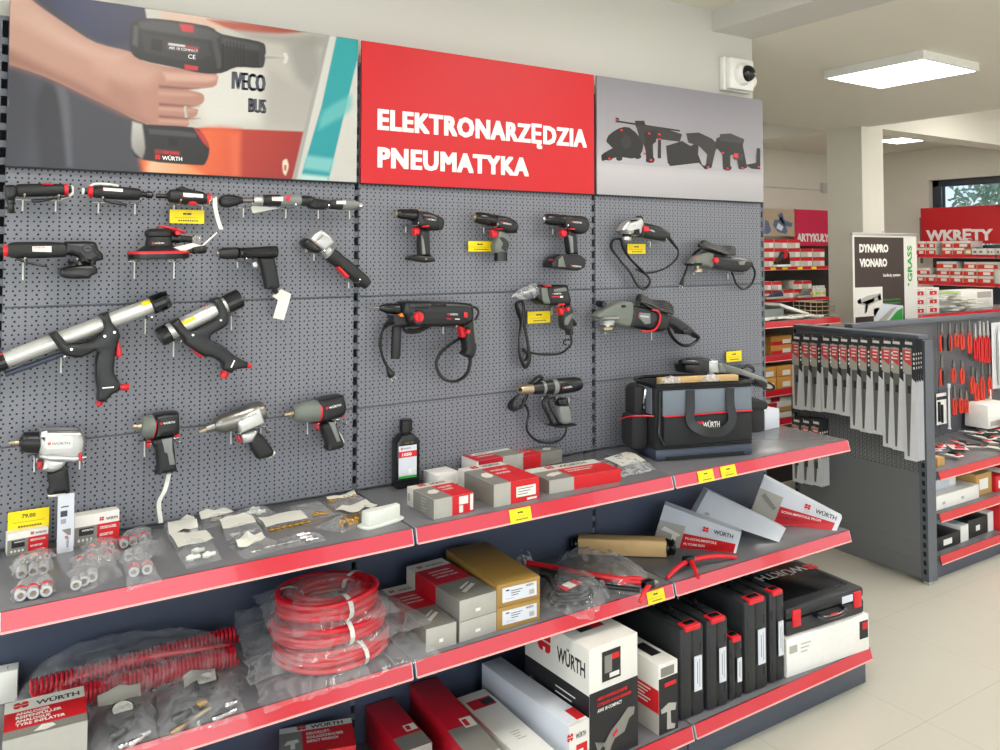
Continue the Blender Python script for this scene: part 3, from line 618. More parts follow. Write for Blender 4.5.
def ribbon(b, pts, w, m, axis=V((1, 0, 0))):
    P = crom([V(p) for p in pts], 5); vs = []
    for i, p in enumerate(P): vs += [p - axis*w/2, p + axis*w/2]
    b.add(vs, [(2*i, 2*i+1, 2*i+3, 2*i+2) for i in range(len(P)-1)], m)
HK = {}
def hook(vw, u, v, of, drop=.03, out=.105, n=''):
    p = PY(*vw(u, v), -.006); b = MB()
    b.tube([(p.x-.016, -.007, p.z), (p.x+.016, -.007, p.z)], .0019, 'chrome', 6, 0); b.tube([(p.x, -.0085, p.z), (p.x, -.0085, p.z-drop)], .0022, 'wh', 6, 0)
    b.tube([(p.x, -.006, p.z), (p.x, -out+.008, p.z), (p.x, -out, p.z+.008)], .0019, 'chrome', 6, 0); b.ball((p.x, -out, p.z+.009), .0034, 'chrome', 8)
    HK[of] = HK.get(of, 0) + 1
    return one(b, 'peg_hook', 'chrome peg hook under the %s end of the %s' % ('nose' if HK[of] == 1 else 'tail', of), 'hook', (p.x, -.006, p.z), 'hooks under the ' + of)
def pricetag(p, w, h, lab, rz=0, tx=None, grp=None, tilt=0, nm='price_tag'):
    """yellow shelf ticket: p = lower centre in world space"""
    M = Matrix.Translation(V(p)) @ Matrix.Rotation(rz, 4, 'Z') @ Matrix.Rotation(tilt, 4, 'X')
    b = MB(); b.box((-w/2, -.0006, 0), (w/2, 0, h), 'yellow')
    if tx: b.text(tx, (0, -.0009, h*.62), (1, 0, 0), (0, 0, 1), h*.2, 'p_ink', .02, al='c')
    else:
        for k, (a, c) in enumerate(((-.12, -.02), (0, .12))): b.box((a*w, -.0009, h*.64), (c*w, -.0006, h*.76), 'p_ink')
    b.box((-w*.38, -.0009, h*.42), (w*.4, -.0006, h*.435), 'p_ink')
    x = -w*.25
    while x < w*.28: b.box((x, -.0009, h*.16), (x+w*.045, -.0006, h*.25), 'p_ink'); x += w*.065
    vs = [M @ v for v in b.v]; b.v = vs
    return one(b, nm, lab, 'price tag', p, grp)
# ================================================================ first bay: air tools
A = view(0,175,6.25); B = view(140,175,6.25); C = view(210,180,6.25); D = view(0,285,6.25); E = view(130,280,6.25); F = view(0,400,6.25); G = view(190,380,6.25); H = view(120,400,10)
y = -.055
def one_part(t, nm, b, lab=None):
    o = b.build(nm, t)
    if lab: o['label'] = lab
    return o
# 1 angled die grinder
n1 = 'angled die grinder in the top row'
t = tool('die_grinder', 'black angled air die grinder with red end ring, first in the top row', 'air tool', 45, 190)
b = TB(A); b.Lt((95,98),(405,92),[(0,26),(.03,38),(.1,42),(.8,40),(.97,34),(1,30)],'rubber',y); b.P([(265,52),(300,48),(332,56),(332,64),(265,62)],'red',-.07,-.045,.003,1); b.build('body', t)
b = TB(A); b.P([(25,66),(85,62),(105,80),(108,118),(88,150),(52,156),(34,140),(24,90)],'black',-.08,-.032,.01); b.Lt((66,150),(70,240),[(0,24),(.3,24),(.35,19),(.85,20),(1,12)],'gblack',y); b.build('angle_head', t)
b = TB(A); b.Lt((400,92),(425,91),[(0,34),(.1,38),(.9,38),(1,30)],'red',y); b.build('ring', t)
b = TB(A); b.Lt((425,91),(448,90),[(0,24),(1,20)],'gblack',y); b.build('air_inlet', t)
b = TB(A); b.P([(195,152),(320,143),(425,128),(432,136),(330,156),(240,172),(200,172)],'gblack',-.063,-.047,.003,2); b.build('lever', t)
b = TB(A); b.Q([(445,60),(462,75),(460,120),(440,135),(385,155),(380,148),(440,118),(448,90)],'film_label',-.05); b.build('paper_tag', t)
for q in ((142,155),(348,160)): hook(A, *q, n1)
# 2 straight die grinder
t = tool('die_grinder', 'black straight air die grinder with red ring, second in the top row', 'air tool', 112, 195)
b = TB(A); b.Lt((578,104),(880,122),[(0,30),(.05,38),(.7,42),(.95,38),(1,30)],'rubber',y); b.patch((578,104),(880,122),41,.2,.6,10,40,'label',y); b.dec(640,98,700,100,7,-.0835); b.build('body', t)
b = TB(A); b.Lt((548,102),(580,104),[(0,26),(.2,34),(.9,36),(1,30)],'red',y); b.build('ring', t)
b = TB(A); b.Lt((880,121),(956,126),[(0,18),(.4,16),(.45,22),(.9,22),(1,14)],'gblack',y); b.build('collet', t)
b = TB(A); b.Lt((512,100),(548,102),[(0,22,'whiteplastic'),(.35,20,'whiteplastic'),(.4,20),(1,20)],'gblack',y); b.Tb([(560,70),(600,55),(680,58),(740,68)],.0035,'whiteplastic',y,6); b.build('air_inlet', t)
b = TB(A); b.P([(640,148),(760,170),(795,182),(790,194),(700,180),(640,160)],'gblack',-.063,-.047,.003,2); b.build('lever', t)
for q in ((615,172),(843,180)): hook(A, *q, 'straight die grinder')
# 3 short die grinder
t = tool('die_grinder', 'short black die grinder with a red round button above the yellow tag', 'air tool', 184, 197)
b = TB(B); b.Lt((172,130),(420,148),[(0,24),(.05,40),(.3,47),(.7,44),(.95,34),(1,28)],'rubber',y); b.patch((172,130),(420,148),46,.35,.85,0,30,'label',y); b.dec(265,138,330,142,8,-.085); b.build('body', t)
b = TB(B); b.ball(PY(*B(330,176),-.075),.0105,'red',12,(1.2,.6,.6)); b.build('button', t)
b = TB(B); b.Lt((100,130),(174,132),[(0,14),(.3,17),(.35,14),(.8,15),(1,20)],'gblack',y); b.build('collet', t)
b = TB(B); b.Lt((415,148),(466,150),[(0,30,'red'),(.45,30,'red'),(.5,20,'chrome'),(1,18,'chrome')],'chrome',y); b.build('air_inlet', t)
b = TB(B); b.P([(228,84),(262,68),(290,82),(400,108),(398,118),(300,104),(235,96)],'gblack',-.066,-.046,.003,2); b.build('lever', t)
b = TB(B); ribbon(b,[PY(*B(468,135),-.06),PY(*B(470,200),-.08),PY(*B(488,280),-.07),PY(*B(508,340),-.075)],.012,'film_label'); b.build('paper_tag', t)
for q in ((212,185),(388,190)): hook(B, *q, 'short die grinder')
p = PY(187,223.5,-.03); pricetag(p, .096, .040, 'yellow price tag hanging under the short die grinder in the top row')
# 4 ratchet
t = tool('air_ratchet', 'long black and grey air ratchet, the fourth tool of the top row', 'air tool', 262, 201)
b = TB(B); b.P([(497,152),(512,130),(545,122),(600,128),(642,140),(648,175),(600,192),(555,204),(512,196),(498,175)],'black',-.075,-.035,.012); b.Q([(520,145),(560,135),(600,150),(560,165)],'gblack',-.0755); b.build('ratchet_head', t)
b = TB(B); b.Lt((642,158),(1040,160),[(0,13,'steelb'),(.15,13,'steelb'),(.16,26,'sil'),(.28,28,'sil'),(.29,36),(.56,37),(.57,38,'grey'),(.85,37,'grey'),(.9,32,'grey')],'rubber',y); b.build('body', t)
b = TB(B); b.Lt((1000,160),(1088,163),[(0,30),(.2,34),(.7,34),(1,20)],'black',y); b.build('air_inlet', t)
b = TB(B); b.Q([(825,136),(895,134),(895,164),(825,160)],'label',-.079); b.Q([(905,134),(945,130),(925,172)],'red',-.079); b.dec(830,142,890,140,8,-.0795,'WÜRTH','p_ink'); b.build('label_plate', t)
b = TB(B); b.Q([(690,192),(880,205),(705,240)],'film_label',-.04); b.build('paper_tag', t)
for q in ((645,205),(910,212)): hook(B, *q, 'long air ratchet')
# 5 small ratchet
t = tool('air_ratchet', 'small stubby air ratchet at the end of the top row, next to the upright', 'air tool', 332, 204)
b = TB(C); b.P([(614,150),(628,126),(665,117),(720,124),(756,132),(756,180),(710,186),(640,182),(618,170)],'black',-.075,-.035,.012); b.disc(655,152,20,'gblack',-.078,-.07); b.build('ratchet_head', t)
b = TB(C); b.Lt((745,152),(925,156),[(0,22),(.1,30),(.4,34),(.42,34,'grey'),(.85,33,'grey'),(.9,28,'grey'),(1,22,'grey')],'rubber',y); b.Q([(790,130),(850,128),(850,152),(790,150)],'label',-.0775); b.build('body', t)
b = TB(C); b.Lt((925,156),(948,157),[(0,22),(1,22)],'chrome',y); b.build('air_inlet', t)
for q in ((675,185),(870,190)): hook(C, *q, 'stubby air ratchet')
# 6 big angle grinder
t = tool('angle_grinder', 'black air angle grinder with a red tail ring and a flat disc guard', 'air tool', 50, 250)
b = TB(A); b.Lt((50,470),(412,468),[(0,38),(.05,48),(.15,52),(.7,52),(1,46)],'rubber',-.06,sq=.8); b.Q([(202,446),(322,444),(322,482),(202,478)],'label',-.0875); b.dec(210,460,280,458,9,-.088,'WÜRTH','red',False); b.build('body', t)
b = TB(A); b.P([(405,415),(560,415),(600,425),(616,470),(640,492),(646,530),(600,540),(600,562),(500,556),(482,510),(405,500)],'black',-.085,-.03,.014); b.disc(548,458,28,'gblack',-.089,-.08); b.Q([(530,455),(566,455),(566,463),(530,463)],'black2',-.0895); b.build('gear_head', t)
b = TB(A); b.Lt((20,475),(52,472),[(0,34),(.2,37),(.8,37),(1,34)],'red',-.06); b.build('ring', t)
b = TB(A); b.Lt((-25,476),(22,475),[(0,22),(1,24)],'black',-.06); b.build('air_inlet', t)
b = TB(A); b.P([(372,605),(376,585),(440,570),(560,562),(600,578),(606,612),(566,630),(562,646),(430,648),(378,632)],'gblack',-.1,-.012,.008,2); b.Lt((490,560),(490,540),[(0,60),(1,50)],'black',-.055); b.build('disc_guard', t)
b = TB(A); b.P([(90,515),(120,522),(200,545),(298,568),(296,578),(190,560),(110,535)],'gblack',-.07,-.05,.003,2); b.build('lever', t)
hook(A,145,540,'air angle grinder',.05); hook(A,460,543,'air angle grinder',.02)
# 7 orbital sander
t = tool('orbital_sander', 'black round orbital sander with a red-edged pad and red lever', 'air tool', 165, 245)
b = TB(B); b.Lt((118,526),(118,484),[(0,160),(.1,176),(.6,180),(1,178)],'black',-.1,32); b.Lt((118,492),(118,474),[(0,181),(.6,181),(1,168)],'red',-.1,32); b.build('pad', t)
b = TB(B); b.Lt((118,476),(118,335),[(0,140),(.12,115),(.25,82),(.5,76),(.62,72),(.68,82),(.85,84),(.96,68),(1,40)],'rubber',-.1,28); b.dec(75,432,150,430,10,-.141,'WÜRTH','wh'); b.build('body', t)
b = TB(B); b.P([(112,318),(150,316),(230,335),(288,354),(282,366),(215,350),(150,330),(116,328)],'red',-.115,-.085,.004,2); b.build('lever', t)
b = TB(B); b.Lt((190,395),(325,404),[(0,26),(.4,30),(.5,22),(1,22)],'black',-.1); b.disc(236,362,14,'red',-.13,-.08); b.build('air_inlet', t)
b = TB(B); b.Lt((285,475),(412,462),[(0,18),(.3,18),(.35,26),(.6,24),(.65,28),(.9,28),(1,22)],'black',-.1); b.build('exhaust', t)
b = TB(B); b.Q([(165,462),(330,425),(385,440),(480,355),(485,362),(400,440),(340,450),(225,498)],'film_label',-.135); b.Lt((330,410),(380,405),[(0,20),(.5,34),(1,26)],'filmc',-.13); b.build('paper_tag', t)
hook(A,840,540,'orbital sander',.05); hook(B,212,540,'orbital sander',.05)
# 8 pistol drill
t = tool('air_drill', 'black pistol-shaped air drill with a paper tag at its grip', 'air tool', 248, 265)
b = TB(B); b.Lt((478,492),(612,488),[(0,12,'steelb'),(.08,14,'steelb'),(.1,28),(.35,36),(.65,38),(.95,38),(1,30)],'rubber',y); b.build('chuck', t)
b = TB(B); b.P([(612,455),(700,452),(840,443),(862,456),(864,498),(840,520),(700,522),(612,520)],'gblack',-.082,-.03,.015); b.build('body', t)
b = TB(B); b.P([(745,515),(838,515),(856,600),(874,698),(850,716),(786,712),(776,650)],'rubber',-.078,-.036,.012); b.build('grip', t)
b = TB(B); b.P([(698,548),(728,540),(736,560),(732,580),(706,580)],'sil',-.066,-.046,.004,1); b.build('trigger', t)
b = TB(B); b.Lt((835,712),(856,738),[(0,18),(1,14)],'black',y); b.build('air_inlet', t)
b = TB(ID); b.Q([(272,296),(281,289),(291,294),(290,299),(284,320),(273,318),(278,300)],'film_label',-.05); b.build('paper_tag', t)
hook(B,608,540,'pistol air drill',.02)
# 9 angled impact wrench
t = tool('impact_wrench', 'angled mini impact wrench with a silver head and black body', 'air tool', 335, 258)
b = TB(C); b.P([(612,372),(640,335),(688,306),(745,350),(770,392),(728,430),(695,442)],'sil',-.095,-.025,.012,2); b.dec(662,392,708,350,9,-.0955,'WÜRTH','p_ink'); b.build('hammer_case', t)
b = TB(C); b.P([(578,388),(600,364),(620,372),(695,440),(662,456),(612,438),(584,410)],'black',-.09,-.03,.012); b.Lt((612,425),(592,450),[(0,16),(1,13)],'steelb',-.06); b.build('nose', t)
b = TB(C); b.Lt((700,420),(985,655),[(0,38,'sil'),(.14,36,'sil'),(.16,44),(.28,48),(.34,44),(.42,44),(.46,48),(.9,42),(1,34)],'rubber',y); b.build('body', t)
b = TB(C); b.P([(790,545),(806,540),(868,600),(860,612),(846,610)],'red',-.08,-.05,.004,1); b.build('lever', t)
hook(C,648,460,'silver angled impact wrench',.022); hook(C,865,635,'silver angled impact wrench',.022)
# 10 long cartridge gun
t = tool('cartridge_gun', 'long silver cartridge gun with a black pistol grip, reaching past the left edge', 'cartridge gun', 80, 340)
yy = -.06; P0, P1 = (30,470), (960,122)
b = TB(D); b.Lt(P0,P1,[(0,52),(1,52)],'alu',yy,36); b.patch(P0,P1,52,.92,.995,22,60,'yellow',yy); b.dec(2,440,72,412,12,-.085,'WÜRTH','p_ink'); b.build('tube', t)
b = TB(D); b.Lt((945,130),(1052,86),[(0,56),(.1,60),(.75,60),(.85,56),(1,54)],'gblack',yy,18); b.build('end_cap', t, ang=15)
b = TB(D); b.Lt((-95,520),(36,470),[(0,54),(.8,60),(1,58)],'gblack',yy,18); b.build('end_cap', t, ang=15)
b = TB(D); b.Lt((30,560),(400,428),[(0,18),(1,18)],'navy',-.05); b.build('guide_rod', t)
b = TB(D); b.P([(300,308),(355,288),(392,330),(425,362),(480,368),(570,345),(635,300),(648,262),(620,187),(676,168),(700,235),(735,280),(748,320),(735,352),(722,410),(715,480),(712,550),(745,602),(750,640),(740,662),(700,680),(655,728),(606,722),(612,660),(600,600),(598,480),(614,425),(590,408),(540,438),(480,453),(420,442),(385,422),(340,360)],'black',-.094,-.04,.009,2); b.disc(655,320,9,'chrome',-.096,-.09,10); b.disc(716,296,9,'chrome',-.096,-.09,10); b.disc(447,402,9,'chrome',-.096,-.09,10); b.Q([(640,640),(712,634),(712,642),(640,648)],'wh',-.0945); b.build('grip_frame', t)
b = TB(D); b.P([(726,362),(744,352),(764,438),(738,456),(722,442)],'red',-.08,-.055,.004,1); b.build('trigger', t)
b = TB(D); b.Lt((748,640),(806,638),[(0,20),(.9,21),(1,18)],'red',-.067); b.build('air_plug', t)
b = TB(D); b.Lt((628,715),(618,755),[(0,22),(1,16)],'red',-.067); b.build('air_plug', t)
hook(D,382,445,'long silver cartridge gun',.045); hook(D,908,208,'long silver cartridge gun',.045)
# 11 short cartridge gun
t = tool('cartridge_gun', 'short silver cartridge gun tilted upward, black caps at both ends', 'cartridge gun', 205, 330)
P0, P1 = (235,330), (610,150)
b = TB(E); b.Lt(P0,P1,[(0,52),(1,52)],'alu',yy,36); b.patch(P0,P1,52,.22,.44,8,36,'yellow',yy); b.dec(465,175,520,148,10,-.086,'WÜRTH','p_ink'); b.build('tube', t)
b = TB(E); b.Lt((182,362),(245,328),[(0,58),(.3,62),(.9,62),(1,56)],'gblack',yy,18); b.build('end_cap', t, ang=15)
b = TB(E); b.Lt((598,155),(690,112),[(0,58),(.3,62),(.9,62),(1,56)],'gblack',yy,18); b.build('end_cap', t, ang=15)
b = TB(E); b.P([(248,268),(305,238),(338,288),(378,318),(440,294),(528,242),(552,205),(510,122),(560,104),(600,180),(612,230),(604,282),(545,318),(502,345),(500,375),(570,405),(650,470),(735,515),(728,550),(662,556),(632,582),(580,560),(575,520),(500,475),(460,478),(345,400),(335,370),(296,332)],'black',-.094,-.04,.009,2); b.disc(568,252,8,'chrome',-.096,-.09,10); b.disc(394,344,8,'chrome',-.096,-.09,10); b.Q([(628,545),(650,500),(657,504),(636,550)],'wh',-.0945); b.build('grip_frame', t)
b = TB(E); b.P([(372,420),(398,414),(466,460),(458,482),(430,480)],'red',-.08,-.055,.004,1); b.build('trigger', t)
b = TB(E); b.Lt((600,570),(578,612),[(0,24),(.9,25),(1,20)],'red',-.067); b.build('air_plug', t)
b = TB(E); b.Lt((728,536),(758,540),[(0,15),(1,13)],'red',-.067); b.build('air_plug', t)
hook(E,272,382,'short silver cartridge gun',.045); hook(E,632,220,'short silver cartridge gun',.045)
# 12 silver impact wrench
t = tool('impact_wrench', 'large silver impact wrench with black nose and grip, lowest and nearest on the wall', 'air tool', 48, 455)
b = TB(F); b.P([(250,195),(262,186),(500,186),(522,215),(534,265),(524,318),(508,372),(455,378),(300,364),(244,340)],'sil',-.09,-.025,.016,2); b.P([(258,186),(500,185),(516,205),(256,206)],'steelb',-.088,-.024,.006,1)
b.Q([(280,240),(300,222),(440,222),(455,235),(455,296),(440,302),(292,310),(280,295)],'alu',-.0905); b.dec(298,282,438,276,14,-.091,'WÜRTH','grey',True); b.P([(240,340),(500,344),(508,362),(460,380),(300,372),(244,352)],'sil',-.094,-.03,.005,1); b.build('hammer_case', t)
b = TB(F); b.Lt((118,262),(258,265),[(0,26),(.1,34),(.12,60),(.5,66),(1,66)],'black',-.056,28); b.build('nose', t)
b = TB(F); b.Lt((55,268),(122,266),[(0,9),(.2,13),(.5,13),(.55,17),(1,17)],'champ',-.056,14); b.build('anvil', t)
b = TB(F); b.P([(268,350),(440,370),(415,388),(388,425),(320,450),(262,432),(272,392)],'sil',-.082,-.032,.01); b.build('neck', t)
b = TB(F); b.P([(298,452),(330,446),(385,420),(414,388),(426,440),(438,562),(428,578),(312,592),(298,580),(310,540),(298,500)],'rubber',-.08,-.034,.012); b.build('grip', t)
b = TB(F); b.P([(296,590),(430,572),(440,574),(440,584),(330,604),(300,602)],'whiteplastic',-.078,-.036,.004,1); b.build('grip_base', t)
b = TB(F); b.P([(236,384),(262,376),(268,428),(238,432)],'red',-.068,-.046,.004,1); b.build('trigger', t)
b = TB(F); b.P([(488,335),(510,326),(512,372),(490,376)],'red',-.096,-.05,.004,1); b.build('reverse_lever', t)
hook(F,215,342,'large silver impact wrench',.045); hook(F,497,362,'large silver impact wrench',.03)
# 13 black and grey impact wrench
t = tool('impact_wrench', 'black impact wrench with a grey nose, standing between two silver ones', 'air tool', 158, 440)
b = TB(H); b.Lt((212,265),(342,262),[(0,74),(.05,92),(.3,108),(.92,117),(.93,120,'red'),(1,119,'red')],'ggreen',-.06,28); b.build('nose', t)
b = TB(H); b.P([(338,148),(460,128),(572,122),(586,142),(592,290),(572,338),(345,380)],'black',-.094,-.025,.016); b.dec(400,250,550,228,20,-.0945); b.build('body', t)
b = TB(H); b.Lt((130,264),(215,264),[(0,20),(.3,22),(.5,22),(.55,28),(1,30)],'champ',-.06,14); b.build('anvil', t)
b = TB(H); b.P([(330,385),(430,372),(528,362),(540,480),(562,690),(540,714),(368,738),(358,722),(376,680),(366,560),(348,480),(318,440)],'rubber',-.085,-.035,.012); b.P([(412,388),(520,372),(526,500),(552,640),(490,650),(466,532),(440,522)],'grey',-.0865,-.06,.004,1); b.build('grip', t)
b = TB(H); b.P([(262,435),(312,418),(318,462),(268,478)],'red',-.072,-.05,.004,1); b.P([(275,398),(310,392),(312,414),(278,418)],'red',-.072,-.05,.003,1); b.build('trigger', t)
b = TB(H); b.P([(538,345),(590,326),(596,350),(560,370),(542,366)],'red',-.08,-.04,.004,1); b.build('reverse_lever', t)
b = TB(ID); ribbon(b,[PY(169,474,-.05),PY(165,490,-.06),PY(159,503,-.055),PY(161,523,-.05)],.012,'film_label'); b.build('paper_tag', t)
hook(H,245,405,'black impact wrench between the silver ones',.045); hook(H,525,385,'black impact wrench between the silver ones',.038)
# 14 tapered silver impact wrench
t = tool('impact_wrench', 'tapered silver impact wrench pointing down with a black ribbed grip', 'air tool', 238, 428)
b = TB(G); b.Lt((100,308),(462,188),[(0,26),(.14,28),(.16,40),(.28,60),(.75,70),(.95,68),(1,56)],'steelb',-.062,30); b.build('hammer_case', t)
b = TB(G); b.P([(290,262),(330,225),(430,165),(446,200),(465,268),(315,332)],'alu',-.1,-.06,.01,1); b.dec(320,258,415,215,12,-.1005,'WÜRTH','grey',False); b.build('side_plate', t)
b = TB(G); b.Lt((58,324),(106,308),[(0,10),(.4,13),(1,15)],'champ',-.062,12); b.build('anvil', t)
b = TB(G); b.P([(312,335),(350,320),(408,306),(422,322),(384,386),(330,394)],'sil',-.084,-.036,.01,1); b.build('neck', t)
b = TB(G); b.P([(372,386),(420,320),(452,345),(490,395),(522,440),(512,472),(432,494),(410,472)],'rubber',-.082,-.036,.012,2); b.P([(515,425),(532,452),(522,470),(470,492),(500,476)],'whiteplastic',-.07,-.04,.003,1); b.build('grip', t)
b = TB(G); b.P([(288,350),(308,344),(326,382),(306,390)],'red',-.07,-.05,.004,1); b.build('trigger', t)
for q in ((255,315),(440,295)): hook(G, *q, 'tapered silver impact wrench',.04)
# 15 second black impact wrench
t = tool('impact_wrench', 'black impact wrench with a grey nose, beside the upright', 'air tool', 318, 422)
b = TB(G); b.Lt((645,208),(808,190),[(0,36),(.1,52),(.35,64),(.9,69),(.92,71,'red'),(1,70,'red')],'ggreen',-.062,28); b.build('nose', t)
b = TB(G); b.P([(800,126),(932,94),(958,108),(968,188),(932,230),(815,258)],'black',-.096,-.026,.014); b.dec(850,186,945,162,14,-.0965); b.build('body', t)
b = TB(G); b.Lt((592,218),(650,208),[(0,11),(.4,12),(.5,17),(1,17)],'champ',-.062,12); b.build('anvil', t)
b = TB(G); b.P([(812,276),(880,256),(902,262),(930,330),(958,392),(950,422),(866,442),(850,426),(856,400)],'rubber',-.086,-.036,.011); b.P([(862,260),(900,262),(936,380),(914,386)],'grey',-.0875,-.06,.003,1); b.build('grip', t)
b = TB(G); b.P([(774,270),(804,264),(812,304),(782,308)],'red',-.072,-.05,.004,1); b.build('trigger', t)
b = TB(G); b.P([(930,214),(958,208),(960,228),(934,234)],'red',-.08,-.04,.004,1); b.build('reverse_lever', t)
b = TB(G); b.Q([(925,315),(950,345),(966,385),(945,430),(940,425),(955,385)],'film_label',-.05); b.build('paper_tag', t)
hook(G,733,260,'black impact wrench beside the upright',.04); hook(G,905,250,'black impact wrench beside the upright',.03)
# ================================================================ second bay: drills
I = view(385,200,10); J = view(460,200,7.143); K = view(365,290,8.333); K2 = view(365,320,8.333); Lv = view(500,275,10); L2 = view(500,300,10); Mv = view(495,365,10); Nv = view(600,205,10); O_ = view(670,225,10); Qv = view(590,285,8.333); R_ = view(670,340,8.333)
def plug(b, vw, u, v, du, dv, y, r=.011):
    a = PY(*vw(u, v), y); c = PY(*vw(u+du, v+dv), y); d = (c-a).normalized(); s = d.cross(V((0, 1, 0)))
    b.lathe(a - d*.03, a, [(0, .004), (.5, .008), (1, r)], 'black', 12); b.lathe(a, a + d*.012, [(0, r*1.2), (1, r*1.1)], 'black', 12)
    for q in (-1, 1): b.tube([a + d*.01 + s*.0075*q, a + d*.028 + s*.0075*q], .0022, 'chrome', 6, 0)
t = tool('cordless_drill', 'black cordless drill without a battery, first in the drill row', 'cordless drill', 418, 235)
b = TB(I); b.Lt((108,136),(330,152),[(0,16,'champ'),(.03,18,'champ'),(.035,32),(.08,42),(.22,51),(.55,54),(.6,60),(.92,60),(.93,61,'red'),(.96,61,'red'),(.97,58)],'gblack',-.06,24); b.build('chuck', t)
b = TB(I); b.P([(318,112),(420,118),(535,160),(578,190),(580,265),(545,304),(450,306),(360,290),(312,240)],'black',-.095,-.028,.018); b.P([(500,170),(570,190),(576,230),(556,300),(520,296)],'rubber',-.098,-.03,.01,2); b.dec(412,196,508,210,15,-.0955); b.build('body', t)
b = TB(I); b.P([(368,256),(430,250),(434,268),(374,274)],'red',-.1,-.07,.003,1); b.build('direction_switch', t)
b = TB(I); b.P([(278,278),(318,270),(352,296),(342,352),(282,352),(290,320)],'red',-.075,-.05,.006,2); b.build('trigger', t)
b = TB(I); b.P([(350,290),(440,298),(446,440),(448,562),(345,556),(338,440)],'rubber',-.082,-.042,.012,2); b.P([(358,350),(380,400),(400,545),(368,545)],'grey',-.084,-.06,.003,2); b.build('grip', t)
b = TB(I); b.P([(236,575),(300,546),(340,552),(450,560),(486,580),(490,614),(390,628),(335,616),(240,600)],'black',-.088,-.036,.008,1); b.disc(412,590,9,'champ',-.09,-.08,8); b.build('battery_foot', t)
hook(I,205,262,'cordless drill without a battery',.022)
t = tool('cordless_drill', 'small black and grey cordless drill beside its yellow tag', 'cordless drill', 495, 235)
b = TB(J); b.Lt((95,120),(272,152),[(0,14,'champ'),(.04,16,'champ'),(.045,27),(.1,36),(.25,44),(.6,46),(.65,43),(1,46)],'gblack',-.06,24); b.build('chuck', t)
b = TB(J); b.P([(258,112),(330,118),(398,154),(412,196),(398,236),(350,238),(272,212),(248,180)],'black',-.09,-.03,.016); b.dec(292,168,365,180,12,-.0905); b.P([(250,202),(300,204),(304,212),(255,210)],'red',-.092,-.07,.002,1); b.build('body', t)
b = TB(J); b.P([(220,216),(250,212),(274,230),(264,268),(228,264)],'red',-.075,-.05,.005,2); b.build('trigger', t)
b = TB(J); b.P([(270,215),(330,238),(344,300),(340,385),(252,378),(240,330),(262,270)],'ggreen',-.084,-.04,.012,2); b.P([(275,270),(300,262),(342,300),(340,345),(322,372),(285,345),(300,310)],'black2',-.085,-.06,.003,2); b.build('grip', t)
b = TB(J); b.Lt((290,372),(291,450),[(0,46),(.8,48),(.82,50,'ggreen'),(1,48,'ggreen')],'gblack',-.062,20); b.build('battery', t)
hook(J,167,195,'small cordless drill beside the yellow tag',.022)
p = PY(480,251.5,-.02); pricetag(p, .098, .037, 'yellow price tag beside the small grey cordless drill')
t = tool('cordless_drill', 'black cordless drill with its battery fitted, last in the drill row', 'cordless drill', 565, 240)
b = TB(J); b.Lt((590,135),(765,148),[(0,13,'chrome'),(.04,15,'chrome'),(.045,26),(.1,35),(.25,42),(.6,43),(.62,40),(.9,42),(.91,43,'red'),(.95,43,'red')],'gblack',-.06,24); b.build('chuck', t)
b = TB(J); b.P([(752,110),(880,118),(916,158),(904,222),(850,246),(772,214),(742,185)],'black',-.092,-.028,.016); b.dec(795,162,868,168,11,-.0925); b.P([(778,202),(815,204),(815,213),(780,211)],'red',-.094,-.07,.002,1); b.build('body', t)
b = TB(J); b.P([(718,215),(750,212),(764,234),(752,262),(724,260)],'red',-.075,-.05,.005,2); b.build('trigger', t)
b = TB(J); b.P([(768,212),(825,245),(832,300),(838,388),(782,388),(764,300)],'rubber',-.082,-.042,.011,2); b.P([(772,250),(800,262),(806,380),(788,380)],'grey',-.0835,-.06,.003,2); b.build('grip', t)
b = TB(J); b.P([(635,450),(665,408),(705,388),(840,392),(882,422),(874,482),(822,506),(640,482)],'black',-.095,-.03,.006,1); b.P([(690,425),(720,400),(740,480),(690,478)],'ggreen',-.102,-.05,.004,1); b.dec(790,475,865,482,11,-.1005); b.P([(650,430),(700,398),(708,404),(660,438)],'red',-.09,-.06,.003,1); b.build('battery', t)
hook(J,660,205,'cordless drill with its battery fitted',.022)
# rotary hammer
t = tool('rotary_hammer', 'large black rotary hammer with a red round dial and side handle', 'power drill', 420, 330)
b = TB(K); b.Lt((122,150),(330,162),[(0,16),(.06,26),(.3,44),(.8,48),(1,40)],'gblack',-.075,24); b.build('chuck', t)
b = TB(K); b.Lt((28,148),(126,150),[(0,4),(.1,6),(1,6)],'steelb',-.075,8); b.build('drill_bit', t)
b = TB(K); b.P([(310,110),(350,92),(600,96),(830,106),(880,120),(888,228),(850,278),(740,298),(500,304),(355,288),(330,230),(302,200)],'black',-.115,-.03,.016,2); b.P([(540,114),(668,118),(668,136),(540,134)],'gblack',-.117,-.08,.004,1); b.P([(345,105),(520,108),(520,160),(345,160)],'black2',-.118,-.06,.01,2); b.disc(450,230,66,'gblack',-.12,-.1,28)
b.dec(685,210,772,212,16,-.1155); b.Q([(680,236),(722,238),(722,244),(680,242)],'red',-.1155); b.Q([(750,238),(790,240),(790,247),(750,245)],'label',-.1155); b.build('body', t)
b = TB(K); b.disc(455,228,42,'red',-.134,-.118,24); b.P([(450,192),(462,192),(462,264),(450,264)],'p_dred',-.138,-.13,.002,1); b.build('mode_dial', t)
b = TB(K); b.P([(820,184),(850,186),(850,232),(820,230)],'red',-.12,-.1,.003,1); b.build('speed_switch', t)
b = TB(K); b.P([(278,212),(295,192),(344,190),(338,222),(290,224)],'orange',-.1,-.07,.003,1); b.build('depth_button', t)
